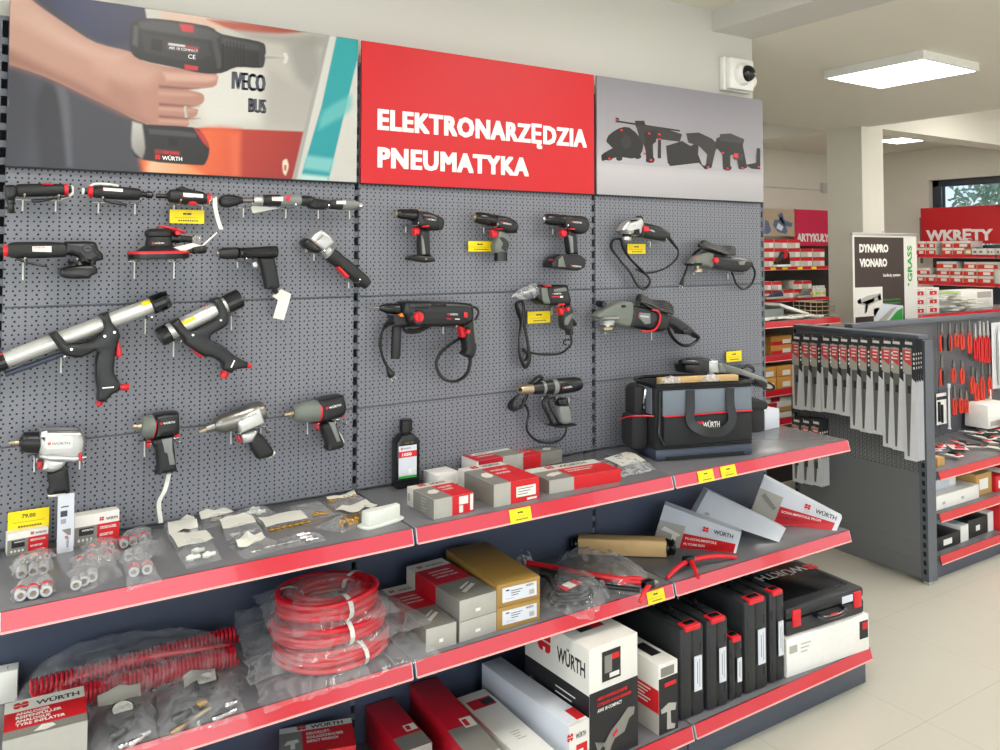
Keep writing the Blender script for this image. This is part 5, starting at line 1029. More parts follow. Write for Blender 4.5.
nuts('clear bag with one long steel socket beside the upright pair',[(76,584),(84,580),(92,576)],5.2,[(66,572),(82,594),(124,576),(112,556)],8)
nuts('clear bag of red and steel bits before the second small carton',[(80,562),(90,560),(109,556)],3.6,[(68,560),(72,569),(121,560),(118,550)],9)
nuts('clear bag with a white card before the second small carton',[(92,549),(104,547),(112,546)],3.0,[(79,546),(84,556),(118,552),(116,538)],11)
def fit(lab, corners, card, bits, H=.012, seed=0, m='film', mt='brass', rr=.005):
    cu = sum(p[0] for p in corners)/4; cv = sum(p[1] for p in corners)/4; c = PZ(cu, cv, S1); t = thing('fitting_pack', lab, 'bagged fittings', c, 0, 'clear bags on the top shelf')
    b = MB(); bagmesh(b, corners, S1, H, m, 10, seed, .005); b.build('film_bag', t)
    if card: b = MB(); cardpatch(b, card, S1, up=H*.55+.004, seed=seed); b.build('header_card', t)
    if bits:
        b = MB()
        for k, (u, v, du, dv) in enumerate(bits):
            p, q = PZ(u, v, S1), PZ(u+du, v+dv, S1); p.z = q.z = S1+rr+.002
            b.lathe(p, q, [(0,rr*.8),(.2,rr*.8),(.22,rr*1.15),(.5,rr*1.15),(.52,rr*.75),(1,rr*.7)], mt, 8, None)
        b.build('fittings', t)['kind'] = 'stuff'
fit('flat bag with a white card lying close to the board, past the ring sockets',[(163,524),(168,540),(204,532),(195,517)],[(167,526),(169,538),(198,531),(193,520)],[(176,537,8,-2),(190,534,7,-2)],.01,1,mt='nut')
fit('large bag with a white card and white plastic inserts, near the front edge',[(168,538),(186,570),(222,560),(210,535)],[(169,538),(178,552),(214,545),(206,536)],[(186,563,14,-3),(203,560,12,-3),(192,556,12,-3)],.014,2,mt='whiteplastic',rr=.008)
fit('bag with a white card and cream fittings against the board',[(196,513),(204,530),(240,522),(234,512)],[(197,513),(201,523),(234,516),(228,512)],[(212,522,9,-2),(224,520,8,-2)],.011,3,mt='champ')
fit('bag with a punched white card in the middle of the first bay',[(219,522),(226,542),(264,534),(254,519)],[(219,523),(223,533),(256,527),(252,519)],[(230,538,9,-2),(244,535,10,-2)],.011,4,mt='nut')
fit('bag of clear plastic pieces against the board, near the gold strip',[(233,513),(243,523),(278,515),(264,506)],None,[(246,517,9,-2),(256,516,9,-2),(250,513,9,-2)],.014,5,mt='whiteplastic',rr=.007)
fit('long bag with a folded white card beside the clear spiral tubes',[(228,547),(247,560),(292,547),(262,536)],[(230,547),(241,553),(266,543),(260,537)],[(250,555,10,-2),(264,551,10,-3),(276,548,9,-2)],.01,6,mt='chrome')
fit('white card strip with a row of brass pins along its edge',[(257,521),(268,534),(311,525),(302,513)],[(258,521),(266,530),(308,521),(300,513)],[(269+i*6,533-i*1.35,5,-1.1) for i in range(7)],.006,7)
fit('open clear bag with a pink edge and a few brass fittings',[(288,508),(306,522),(336,515),(318,501)],None,[(312,518,8,-2),(319,516,9,0),(314,515,5,0)],.01,8)
fit('clear bag with a white card and a brass strip beside the upright',[(323,503),(338,511),(373,503),(355,494)],[(326,502),(330,504),(357,498),(353,494)],[(327+i*5,504-i*1.1,5,-1) for i in range(6)],.008,9)
fit('white paper packet behind the white plastic holder',[(334,513),(352,517),(384,509),(362,503)],[(335,513),(352,516),(378,509),(362,504)],None,.008,10)
fit('clear bag of chunky brass couplings before the white plastic holder',[(315,528),(343,534),(366,526),(344,515)],None,[(341,529,4,-9),(350,528,3,-9),(356,526,2,-8),(345,524,8,-2)],.016,11,rr=.009)
fit('small clear bags of silver tubes near the front edge',[(278,540),(288,549),(327,541),(318,533)],None,[(286,546,14,-3),(306,543,12,-2),(297,538,13,-2),(300,541,12,-2)],.012,12,mt='chrome',rr=.006)
# film with instruction paper between the long carton and the tool bag
t = thing('plastic_bag','crumpled clear bag with a folded instruction leaflet beside the tool bag','plastic bag',PZ(625,469,S1)); b = MB(); bagmesh(b,[(598,462),(622,478),(656,470),(630,452)],S1,.02,'film2',14,21,.013); b.build('film_bag',t); b = MB(); cardpatch(b,[(604,464),(622,473),(646,467),(626,457)],S1,up=.02,seed=3); b.build('leaflet',t)
b = Box((765.5,430.3),(779.5,427.3),(763,428),S1,top=411,d=.07); b.body('p_white2'); b.pr('t',.2,.2,.8,.8,'wh'); b.done('carton','small white carton at the far end of the top shelf behind the tool bag')
# ================================================================ tool bag
A_, B_ = PZ(655.4,462.2,S1), PZ(753.5,454.5,S1); X = (B_-A_); w = X.length; X.normalize(); Yv = V((-X.y,X.x,0)); d = min(.345,abs((PZ(628,451.5,S1)-A_).dot(Yv))); h = hgt(A_,386)
Fm = Matrix((X,Yv,V((0,0,1)))).transposed().to_4x4(); Fm.translation = A_
t = thing('tool_bag','open black and blue-grey tool bag with red piping and strap handles','tool bag',(0,0,0),M=Fm); FR[t.name] = Fm.copy()
b = MB(); b.box((0,0,0),(w,d,.045),'navy',b=.012); b.box((w*.1,-.002,.004),(w*.9,.004,.016),'dark'); b.local('base_tray', t)
b = MB(); wt = .012
b.box((.004,.004,.04),(w-.004,wt,h*.985),'bagcloth',b=.006); b.box((.004,d-wt,.04),(w-.004,d-.002,h),'bagcloth',b=.006); b.box((.002,.004,.04),(wt,d-.004,h),'bagcloth',b=.006); b.box((w-wt,.004,.04),(w-.002,d-.004,h),'bagcloth',b=.006); b.box((.01,.01,.04),(w-.01,d-.01,.06),'bagcloth'); b.local('body', t)
b = MB(); b.box((.03,-.012,.055),(w-.012,.006,h*.60),'bagcloth',b=.012); b.local('front_pocket', t)
b = MB(); b.box((.028,-.008,h*.585),(w-.008,.005,h*.93),'bagblue',b=.008); b.box((-.003,.03,h*.6),(.008,d-.03,h*.95),'bagblue',b=.004); b.local('upper_panel', t)
b = MB(); b.tube([(.03,-.0125,h*.595),(w*.35,-.0135,h*.6),(w*.7,-.0135,h*.61),(w-.012,-.0125,h*.61)],.0028,'red',6,4); b.tube([(-.004,d*.02,h*.6),(-.03,d*.12,h*.60),(-.078,d*.3,h*.58),(-.078,d*.8,h*.48)],.003,'red',6,5); b.local('piping', t)
b = MB(); b.tube([(.03,-.011,.06),(.012,-.008,.1),(.014,-.006,h*.5),(.018,-.006,h*.93)],.006,'gblack',8,4); b.tube([(.03,-.012,.058),(w*.5,-.013,.055),(w-.02,-.012,.06)],.004,'gblack',8,4); b.tube([(0,0,h),(w*.5,-.002,h),(w,0,h),(w,d,h),(w*.5,d,h+.004),(0,d,h+.004),(0,0,h)],.007,'gblack',8,3); b.local('rim', t)
b = MB()
def strap(pts, wd):
    P = crom([V(p) for p in pts], 5); vs = []; n = len(P)
    for i, p in enumerate(P):
        tt = (P[min(i+1,n-1)]-P[max(i-1,0)]).normalized(); s_ = tt.cross(V((0,-1,0))).normalized()
        vs += [p - s_*wd/2, p + s_*wd/2, p + s_*wd/2 + V((0,.004,0)), p - s_*wd/2 + V((0,.004,0))]
    fs = []
    for i in range(n-1):
        for j in range(4): k = (j+1)%4; fs.append((i*4+j,i*4+k,(i+1)*4+k,(i+1)*4+j))
    b.add(vs, fs, 'black')
strap([(w*.335,-.016,h*.93),(w*.33,-.02,h*.72),(w*.32,-.03,h*.52),(w*.42,-.04,h*.41),(w*.54,-.044,h*.37),(w*.66,-.04,h*.40),(w*.74,-.03,h*.52),(w*.735,-.02,h*.72),(w*.74,-.016,h*.93)],.036); b.local('handle', t)
b = MB(); b.text('WÜRTH',(w*.46,-.0145,h*.42),(1,0,0),(0,0,1),.022,'wh',.02,fit=w*.17); b.logo((w*.435,-.0145,h*.42),(1,0,0),(0,0,1),.026,'red'); b.local('logo', t)
b = MB(); b.box((w-.004,.02,.075),(w+.07,d*.75,h*.62),'bagcloth',b=.016); b.box((w-.004,.015,h*.58),(w+.08,d*.78,h*.70),'bagcloth',b=.012); b.local('side_pocket', t)
b = MB(); b.box((-.075,.05,.03),(.004,d-.01,h*.60),'bagcloth',b=.03); b.box((-.055,.07,h*.5),(.004,d-.01,h*.97),'bagcloth',b=.024); b.local('side_pocket', t)
b = MB(); b.tube([(-.01,d*.35,h*.92),(-.014,d*.35,h*.82),(-.014,d*.42,h*.72)],.005,'chrome',6,4); b.tube([(-.012,d*.42,h*.74),(-.014,d*.38,h*.66),(-.012,d*.5,h*.64)],.007,'gblack',6,4); b.local('buckle', t)
# things in the bag
Fi = Fm.copy(); bb = MB(); bb.box((w*.12,d*.3,h*.80),(w*.93,d*.5,h*1.06),'card_l',b=.002); bb.v = [Fm@v for v in bb.v]; one(bb,'cardboard_box','light brown cardboard box sticking out of the open tool bag','box',Fm@V((w*.5,d*.4,h*.8)))
for k,(x0,x1) in enumerate(((.08,.3),(.5,.7))):
    bb = MB(); bagmesh(bb,[Fm@V((w*x0,d*.06,h*.96)),Fm@V((w*x1,d*.06,h*.96)),Fm@V((w*x1,d*.26,h*.97)),Fm@V((w*x0,d*.26,h*.97))],0,.035,'film2',12,30+k,.012); one(bb,'plastic_bag','crumpled clear plastic bag in the open tool bag, '+('nearer its buckled end' if k==0 else 'between its strap handles'),'plastic bag',Fm@V((w*x0,d*.15,h*.96)))
# ================================================================ middle shelf
def ring_hose(z, c, R, n, layers, r, lab, tie, seed):
    t = thing('hose_coil', lab, 'hose', (c.x, c.y, z), 0, 'red hose coils bagged on the middle shelf'); rn = random.Random(seed); b = MB()
    for l in range(layers):
        for k in range(n):
            rr = R - k*r*2.1 + rn.uniform(-.002,.002); zz = z + r + .004 + l*r*1.9 + rn.uniform(0,.004); ph = rn.uniform(0,6)
            b.tube([(c.x+rr*math.cos(a)+.004*math.sin(3*a+ph), c.y+rr*.86*math.sin(a), zz+.003*math.sin(2*a+ph)) for a in [2*PI*i/14 for i in range(14)]], r, 'hose', 8, 3, True)
    b.build('hose', t)
    for a in tie:
        b = MB(); x, y = math.cos(a), math.sin(a)*.86; rm = R-(n-1)*r*1.05; s = n*r*1.15+.004; hh = layers*r+.006; q = V((c.x+rm*x, c.y+rm*y, z+hh*.95)); o_ = V((x,y,0)).normalized(); tg = V((-o_.y,o_.x,0))
        P = [q+o_*(s*math.cos(g))+V((0,0,(hh+.002)*math.sin(g))) for g in [2*PI*i/12 for i in range(12)]]; vs = []
        for p in P: vs += [p-tg*.007, p+tg*.007]
        b.add(vs,[(2*i,2*i+1,(2*i+3)%24,(2*i+2)%24) for i in range(12)],'whiteplastic'); b.build('tie', t)
    return t
c1 = V((.47,-.235,0))
c1 = PZ(326,640,S2); cc = V((c1.x, c1.y, 0))
specs = [(S2,.155,(PZ(332,652,S2)),'bottom bagged red hose coil of the stack of three',(-1.3,.6)),(S2+.062,.158,PZ(328,650,S2),'middle bagged red hose coil of the stack of three',(-1.5,2.6)),(S2+.124,.140,PZ(327,650,S2),'top bagged red hose coil with a paper label in its centre',(-1.45,2.7,.5))]
films = ([(262,716),(441,655),(395,612),(248,640)],[(250,686),(434,622),(372,585),(233,612)],[(276,643),(402,612),(352,572),(254,596)])
for k,(z,R,c,lab,tie) in enumerate(specs):
    t = ring_hose(z, V((c.x,min(c.y,-.175),0)), R, 4, 3, .0088, lab, tie, k)
    b = MB(); ztop = z+.03; F4 = [PZ(u,v,z+.012) for u,v in films[k]]
    F4 = [V((q.x,min(q.y,-.012),q.z)) for q in F4]
    bagmesh(b, F4, 0, .052, 'film', 26, 40+k, .011, .002); b.build('film_bag', t)
    if k == 2: b = MB(); q = V((c.x,min(c.y,-.175),z+.028)); b.box((q.x-.035,q.y-.01,q.z),(q.x+.035,q.y+.02,q.z+.001),'label'); b.box((q.x-.03,q.y+.003,q.z+.001),(q.x+.02,q.y+.006,q.z+.0012),'p_ink'); b.build('paper_label', t)
# spiral hoses in long bags
def spiral(a, c, R, turns, r, lab, extra=(), film=None, seed=0):
    a, c = V(a), V(c); t = thing('spiral_hose', lab, 'hose', (a+c)/2, 0, 'bagged red spiral hoses'); b = MB(); ax = (c-a); L = ax.length; ax.normalize(); e = ax.cross(V((0,0,1))).normalized(); g = V((0,0,1)); n = turns*10
    b.tube([a+ax*(L*i/n)+e*(R*math.cos(2*PI*i/10))+g*(R*math.sin(2*PI*i/10)) for i in range(n+1)], r, 'hose2', 6, 0); b.build('spiral', t)
    if extra: b = MB(); b.tube(extra, .008, 'hose', 8, 6); b.build('lead_hose', t)
    if film: b = MB(); bagmesh(b, film, 0, .098, 'film', 22, seed, .012); b.build('film_bag', t)
q = lambda u, v, z=.03: PZ(u, v, S2+z)
a_ = q(62,700); c_ = q(236,655); spiral(a_, c_, .026, 42, .0046,'thick red spiral hose in a clear bag along the middle shelf',[q(40,692,.05),q(95,672,.06),q(150,657,.06),q(232,645,.05)],[q(8,724,.0),q(248,690,.0),q(250,640,.0),q(20,665,.0)],51)
a_ = q(30,690,.055); c_ = q(236,634,.05); a_.y = min(a_.y,-.07); c_.y = min(c_.y,-.05); spiral(a_, c_, .021, 46, .0042,'red spiral hose lying behind the thicker one',[],None,52)
b = Box((-6,706),(17,701),(-6,700),S2,top=674,d=.045); b.body('wh'); b.pr('t',.5,.3,.56,.7,'p_lgrey'); b.done('carton','white carton end poking in at the near end of the middle shelf')
# tyre inflater carton 
b = Box((2.4,741.6),(87.6,720),(1.5,705),S2,h=.095,onTop=True); b.body('p_lgrey'); b.pr('t',0,.68,1,1,'p_white'); b.pr('t',0,.2,1,.68,'p_red'); b.pr('t',0,0,1,.2,'p_grey'); b.pt('t','WÜRTH',.2,.76,.02,'p_ink',logo=True,fit=b.w*.55)
for i,sx in enumerate(('ANALOGER','REIFENFÜLLER','ANALOGUE','TYRE INFLATER')): b.pt('t',sx,.14,.57-i*.1,.012,'wh',off=.035,fit=b.w*(.42,.56,.42,.6)[i])
b.pg('t',[(.35,.05),(.5,.02),(.62,.08),(.58,.16),(.45,.18),(.4,.1)],'p_white'); b.pr('f',0,0,1,1,'p_lgrey'); b.done('carton','grey, red and white tyre inflater carton at the near end of the middle shelf')
# bagged gauges
def gauge(lab, film, card, dial, parts, seed):
    t = thing('gauge_pack', lab, 'bagged gauge', PZ(*film[0],S2), 0, 'bagged air fittings beside the inflater carton')
    b = MB()
    for u,v,du,dv,r,m in parts:
        p, q_ = PZ(u,v,S2), PZ(u+du,v+dv,S2); p.z = q_.z = S2+r+.003; b.lathe(p,q_,[(0,r*.7),(.15,r),(.4,r),(.42,r*.75),(.7,r*.75),(.72,r*.95),(1,r*.8)],m,12)
    b.build('fittings', t)
    if dial:
        p = PZ(*dial,S2); b = MB(); b.lathe((p.x,p.y,S2+.004),(p.x,p.y-.008,S2+.036),[(0,.028),(.9,.03),(1,.027)],'gblack',28); b.lathe((p.x,p.y-.008,S2+.0362),(p.x,p.y-.0082,S2+.0368),[(0,.023),(1,.023)],'wh',28); b.box((p.x-.001,p.y-.008,S2+.0375),(p.x+.001,p.y+.008,S2+.038),'p_ink'); b.build('dial', t)
    b = MB(); cardpatch(b, card, S2, up=.035, seed=seed); b.build('header_card', t)
    b = MB(); bagmesh(b, film, S2, .036, 'film', 16, seed, .01); b.build('film_bag', t)
gauge('clear bag with a round pressure gauge and brass hose fittings near the hose coils',[(160,742),(246,718),(232,670),(156,694)],[(184,702),(216,693),(214,682),(183,690)],(206,692),[(170,738,40,-26,.007,'champ'),(196,712,10,-4,.012,'brass'),(212,724,24,-10,.007,'chrome'),(224,712,12,-5,.01,'chrome'),(172,726,26,-14,.01,'black')],61)
gauge('clear bag with a black gauge and chrome couplings beside the inflater carton',[(93,762),(160,745),(150,690),(90,705)],[(98,724),(141,710),(140,698),(97,712)],(122,722),[(110,745,20,-12,.012,'black'),(128,750,14,-8,.008,'chrome'),(118,752,10,-4,.007,'chrome'),(138,742,12,-6,.007,'nut')],62)
# grease gun cartons
def gg(pA,pB,z,h,d,lab,zoff=0):
    b = Box(pA,pB,(pA[0],pA[1]-3),z,h=h,d=d); b.body('p_lgrey'); b.pr('t',0,.82,1,1,'p_white'); b.pr('t',0,.42,1,.82,'p_dred'); b.pr('t',0,0,1,.42,'p_grey'); b.pr('l',0,0,.18,1,'p_white'); b.pr('l',.18,0,.58,1,'p_dred'); b.pr('l',.58,0,1,1,'p_grey')
    b.pt('t','WÜRTH',.22,.87,.012,'p_ink',logo=True,fit=b.w*.5)
    for i,sx in enumerate(('HANDHEBEL-','FETTPRESSE','GREASE GUN')): b.pt('t',sx,.22,.70-i*.07,.009,'wh',off=.03,fit=b.w*.6)
    b.pg('t',[(.3,.16),(.75,.28),(.8,.24),(.35,.12)],'p_white'); b.pg('t',[(.35,.24),(.72,.33),(.74,.31),(.38,.21)],'p_white'); b.pr('f',.42,.3,.55,.45,'label')
    return b.done('carton',lab,'box','grease gun cartons')
hx = .058
gg((459.5,643),(496.5,631),S2,hx,.33,'lower red and grey grease gun carton of the stack beside the brown ones')
A_ = PZ(459.5,643,S2); B_ = PZ(496.5,631,S2); gg((A_.x,A_.y,S2+hx+.001),(B_.x,B_.y,S2+hx+.001),S2+hx+.001,.066,.33,'upper red and grey grease gun carton of the stack beside the brown ones') if False else None
def stackbox(fn,pA,pB,z0,z1,*a): pass
class _P: pass
def on(pA, z):  # keep the same plan position one level up
    p = PZ(*pA,S2); return (p.x,p.y,z)
_o = Box.__init__
def gg3(A,B,z,h,d,lab): return gg(A,B,z,h,d,lab)
gg(on((459.5,643),S2+hx+.001),on((496.5,631),S2+hx+.001),S2+hx+.001,.062,.33,'upper red and grey grease gun carton of the stack beside the brown ones')
gg((426,653),(456.5,644.3),S2,.066,.33,'single red and grey grease gun carton half hidden by the hose bags')
def brown(A,B,z,h,d,lab):
    b = Box(A,B,(A[0],A[1]-3),z,h=h,d=d); b.body('card_g'); b.pr('f',.12,.18,.92,.82,'p_white2'); b.pr('f',.2,.66,.28,.72,'p_ink'); b.lines('f',.32,.62,3,.26,.1,'p_ink',.03); b.lines('f',.2,.3,1,.2,.1,'p_lgrey',.03); b.pr('f',.74,.28,.86,.5,'p_lgrey'); b.pt('f','WÜRTH',.66,.68,.006,'p_ink',fit=b.w*.18); return b.done('cardboard_box',lab,'box','brown cartons on the middle shelf')
brown((497,631),(540,619.5),S2,.066,.36,'lower brown cardboard carton with a white address sticker')
brown(on((497,631),S2+.067),on((540,619.5),S2+.067),S2+.067,.068,.36,'upper brown cardboard carton with a white address sticker')
# square brown cartridge tube with black threaded ends
t = thing('cartridge_tube','square brown cartridge tube with black threaded ends behind the red guns','cartridge tube',PZ(620,556,S2)); a_ = PZ(578,553,S2+.0); c_ = PZ(666,556,S2); zc = S2+.034; a_.z = c_.z = zc; dv = (c_-a_); dv.normalize(); sd = V((-dv.y,dv.x,0)); b = MB()
Fm = Matrix((dv,sd,V((0,0,1)))).transposed().to_4x4(); Fm.translation = a_; L = (c_-a_).length; b.box((0,-.03,-.03),(L,.03,.03),'card_l',Fm,b=.004); b.build('sleeve', t)
b = MB(); b.lathe(a_-dv*.03,a_+dv*.002,[(0,.024),(.2,.028),(.3,.026),(.4,.03),(.5,.027),(.6,.031),(1,.031)],'gblack',20); b.build('end_cap', t)
b = MB(); b.lathe(c_-dv*.002,c_+dv*.035,[(0,.031),(.3,.031),(.4,.027),(.5,.031),(.6,.027),(.8,.03),(1,.022)],'gblack',20); b.build('end_cap', t)
# red grease guns and bagged hose
def P2(u,v,z): return PZ(u,v,S2+z)
t = thing('grease_gun','red and black lever grease gun wrapped in clear film','grease gun',P2(590,570,0)); b = MB(); b.tube([P2(527,563,.045),P2(585,574,.04),P2(648,583,.03)],.011,'red',10,4); b.build('lever_tube', t)
b = MB(); b.tube([P2(540,572,.05),P2(575,580,.035),P2(600,584,.03)],.017,'black',10,4); b.tube([P2(548,575,.06),P2(556,590,.02)],.012,'black',8,0); b.build('grip', t)
b = MB(); b.tube([P2(585,584,.02),P2(620,588,.02),P2(640,590,.02)],.008,'black',8,3); b.build('head', t)
b = MB(); bagmesh(b,[P2(552,574,0),P2(640,600,0),P2(650,572,0),P2(560,556,0)],0,.07,'film',18,71,.016); b.build('film_bag', t)
def redclamp(lab, pts, hd, seed):
    t = thing('grease_coupler', lab, 'grease coupler', P2(*hd,0), 0, 'red handled couplers on the middle shelf'); h_ = P2(*hd,.03); b = MB(); b.box(tuple(h_-V((.03,.014,.014))),tuple(h_+V((.012,.014,.016))),'black',b=.005); b.lathe(h_-V((.03,0,0)),h_+V((.035,.0,0)),[(0,.012),(.3,.014),(.35,.01),(.7,.012),(1,.006)],'steelb',12); b.build('head', t)
    for u,v,z in pts: b = MB(); p = P2(u,v,z); m_ = (h_+p)/2+V((0,0,.008)); b.tube([h_,m_,p],[.010,.007],'red',8,5); b.build('handle', t)
redclamp('red handled grease coupler with a steel tip near the middle shelf edge',[(618,584,.02),(640,602,.006),(628,578,.04)],(650,584),1)
redclamp('red handled grease coupler with spread legs beside the yellow tag',[(667,578,.006),(698,578,.006),(736,557,.01)],(690,560),2)
t = thing('hose_pack','clear bag with a coiled black hose and a red and white label','bagged hose',P2(575,600,0)); b = MB(); c = P2(572,600,0)
for k in range(4): b.tube([(c.x+(.075-k*.006)*math.cos(a),c.y+(.055-k*.005)*math.sin(a),S2+.012+k*.009) for a in [2*PI*i/12 for i in range(12)]],.006,'cable',8,3,True)
b.build('hose', t); b = MB(); b.hexa([V((c.x-.05,c.y-.035,S2+.052)),V((c.x+.03,c.y-.02,S2+.056)),V((c.x+.02,c.y+.012,S2+.06)),V((c.x-.06,c.y,S2+.056))]+[V((c.x-.05,c.y-.035,S2+.053)),V((c.x+.03,c.y-.02,S2+.057)),V((c.x+.02,c.y+.012,S2+.061)),V((c.x-.06,c.y,S2+.057))],'p_red'); b.hexa([V((c.x-.03,c.y-.03,S2+.054)),V((c.x+.0,c.y-.026,S2+.0565)),V((c.x-.01,c.y+.006,S2+.060)),V((c.x-.04,c.y+.002,S2+.058))]+[V((c.x-.03,c.y-.03,S2+.055)),V((c.x+.0,c.y-.026,S2+.0575)),V((c.x-.01,c.y+.006,S2+.061)),V((c.x-.04,c.y+.002,S2+.059))],'label'); b.build('label', t)
b = MB(); bagmesh(b,[P2(538,606,0),P2(590,622,0),P2(614,590,0),P2(552,575,0)],0,.068,'film',18,72,.016); b.build('film_bag', t)
t = MB(); bagmesh(t,[P2(486,560,.0),P2(528,568,.0),P2(534,548,.0),P2(498,545,.0)],0,.10,'film2',16,73,.02); one(t,'plastic_bag','crumpled clear plastic bag behind the brown cartons','plastic bag',P2(510,556,0))
# three leaning cartons at the far end of the middle shelf
def lean(nm, lab, BL, BR, TL, TR, th, art, ly=.05):
    A_, B_ = (PZ(*BL,S2) if len(BL) == 2 else PY(*BL)), PZ(*BR,S2); B_.z = S2+.001; A_.z = S2+.001 if len(BL) == 2 else A_.z; C_, D_ = PY(*TR,B_.y+ly), PY(*TL,A_.y+ly); nrm = (B_-A_).cross(D_-A_).normalized()
    if nrm.y > 0: nrm = -nrm
    bk = V((-nrm.x,-nrm.y,0)).normalized()*th; b = MB(); b.hexa([A_,B_,B_+bk,A_+bk,D_,C_,C_+bk,D_+bk],'p_white2')
    e = nrm*.0006
    def pt(u,v,k=1): return A_*(1-u)*(1-v)+B_*u*(1-v)+C_*u*v+D_*(1-u)*v+e*k
    def pr(u0,v0,u1,v1,m,k=1): b.poly([pt(u0,v0,k),pt(u1,v0,k),pt(u1,v1,k),pt(u0,v1,k)],m)
    def tx(s,u,v,h,m,u1,k=3,off=.02):
        o = pt(u,v,k); x = pt(u1,v,k)-o; up = pt(u,v+.2,k)-o; up.normalize(); b.text(s,o,x,(x.cross(-nrm)).normalized() if (x.cross(-nrm)).dot(up)>0 else -(x.cross(-nrm)).normalized(),h,m,off,1,fit=x.length)
    art(pr,tx,b,pt,nrm); bo=b.build(nm,None,Matrix.Translation(A_),ang=12); return tag(bo,lab,'box','white cartons leaning at the far end of the middle shelf')
def art1(pr,tx,b,pt,nrm):
    pr(0,0,.33,.62,'p_lgrey'); pr(.33,0,.97,.42,'p_red'); tx('WÜRTH',.68,.62,.018,'p_ink',.92); o=pt(.58,.6,3); x=(pt(.7,.6,3)-o).normalized(); b.logo(o,x,(-nrm).cross(x)*(-1) if ((-nrm).cross(x)).z<0 else (-nrm).cross(x),.022)
    tx('PU-SCHAUMPISTOLE',.37,.26,.010,'wh',.75); tx('PU FOAM GUN',.37,.1,.010,'wh',.62); b.poly([pt(.05,.4,2),pt(.28,.3,2),pt(.3,.36,2),pt(.08,.5,2)],'p_white'); b.poly([pt(.2,.1,2),pt(.26,.1,2),pt(.26,.36,2),pt(.2,.36,2)],'p_white')
def art2(pr,tx,b,pt,nrm): pr(.1,.1,.15,.2,'p_lgrey')
def art3(pr,tx,b,pt,nrm):
    pr(0,0,.3,.75,'p_lgrey'); pr(.3,0,.95,.5,'p_dred'); tx('WÜRTH',.70,.66,.020,'p_ink',.95); o=pt(.6,.68,3); x=(pt(.7,.68,3)-o).normalized(); b.logo(o,x,(-nrm).cross(x)*(-1) if ((-nrm).cross(x)).z<0 else (-nrm).cross(x),.024)
    tx('SCHAUMPISTOLE PROFI',.34,.34,.011,'wh',.8); tx('FOAM GUN',.34,.18,.009,'p_ink',.55); b.poly([pt(.05,.6,2),pt(.24,.35,2),pt(.27,.42,2),pt(.08,.68,2)],'p_grey')
lean('carton','white carton with a red corner leaning beside the cartridge tube',(652,546),(736,553.5),(664.4,504.6),(741.4,533),.05,art1,.06)
lean('carton','plain white carton leaning between the two printed ones',(695,514,-.13),(779,542.5),(708,490),(786,528.5),.05,art2,.05)
lean('carton','white and dark red carton leaning at the very end of the middle shelf',(747,522),(836.6,531),(764,477),(842,518),.05,art3,.05)
# ================================================================ base shelf
b = Box((262,752),(357,746),(240,728),S3,h=.13,onTop=True,d=.26); 
A_ = PZ(280,758,S3+.13); B_ = PZ(356,745,S3+.13); A_.z = B_.z = S3
b = Box(tuple(A_),tuple(B_),tuple(A_),S3,h=.13,d=.15); b.body('p_red'); b.pr('t',0,.80,1,1,'p_white'); b.pr('t',0,0,.3,.8,'p_grey'); b.pr('t',.3,0,1,.8,'p_red'); b.pt('t','WÜRTH',.3,.84,.018,'p_ink',logo=True,fit=b.w*.45); b.pt('t','DRUCKLUFT-',.36,.62,.014,'wh',off=.03,fit=b.w*.33); b.pt('t','SCHLAGSCHRAUBER',.36,.48,.014,'wh',off=.03,fit=b.w*.5); b.pt('t','IMPACT WRENCH',.36,.34,.014,'wh',off=.03,fit=b.w*.42); b.pg('t',[(.05,.35),(.1,.5),(.24,.52),(.26,.42),(.2,.38),(.2,.2),(.14,.2),(.14,.38)],'p_white'); b.done('carton','red and grey impact wrench carton at the near end of the base shelf')
def longbox(FR_, BR_, w, h, fm, tm, lab, front=None, endf=0, nm='carton', art=None):
    """a long carton lying front to back; front and back ends of its right upper edge given in the picture"""
    F_, K_ = PZ(*FR_,S3+h), PZ(*BR_,S3+h); F_.z = K_.z = S3; K_.y = min(K_.y,-.01); L = (K_-F_).length; Yd = (K_-F_).normalized(); Xd = V((Yd.y,-Yd.x,0)); A_ = F_ - Xd*w
    b = Box(tuple(A_),tuple(F_),tuple(A_),S3,h=h,d=L-.004); b.body(tm); b.pr('f',0,0,1,1,fm)
    if endf: b.pr('t',0,0,1,endf,'p_grey'); b.pr('r',0,0,endf,1,'p_grey')
    if art: art(b)
    return b.done(nm,lab,'box')
def ar1(b): b.pr('t',.55,.3,.95,.42,'label'); b.pr('t',.6,.32,.75,.4,'p_red')
longbox((432,742),(388,692),.095,.115,'p_lgrey','p_dred','dark red carton lying front to back, third on the base shelf',endf=.25,art=ar1)
longbox((500,748),(437,676),.10,.14,'p_lgrey','p_dred','tall dark red carton with a grey end beside the flat white one',endf=.33,art=ar1)
def ar2(b): b.pr('t',.1,.78,.9,.9,'p_dred'); b.pr('t',.5,.8,.9,.88,'p_black'); b.lines('t',.4,.4,4,.3,.03,'p_lgrey',.008)
longbox((562,756),(484,688),.11,.10,'p_white','wh','flat white carton with a small red label, low between the dark red and pale ones',art=ar2)
def ar3(b):
    b.pr('t',.55,.03,.98,.16,'p_red'); b.pr('t',.1,.0,.98,.03,'p_white'); b.pr('f',0,0,.5,.5,'p_grey'); b.pr('f',.35,0,.9,.6,'p_red'); b.pr('f',.4,.1,.7,.5,'label'); b.pt('f','WÜRTH',.05,.72,.015,'p_ink',logo=True,fit=b.w*.5)
longbox((589,718),(500,656),.08,.16,'p_white','p_white2','long pale grey carton with a maker logo end beside the big black and white carton',art=ar3)
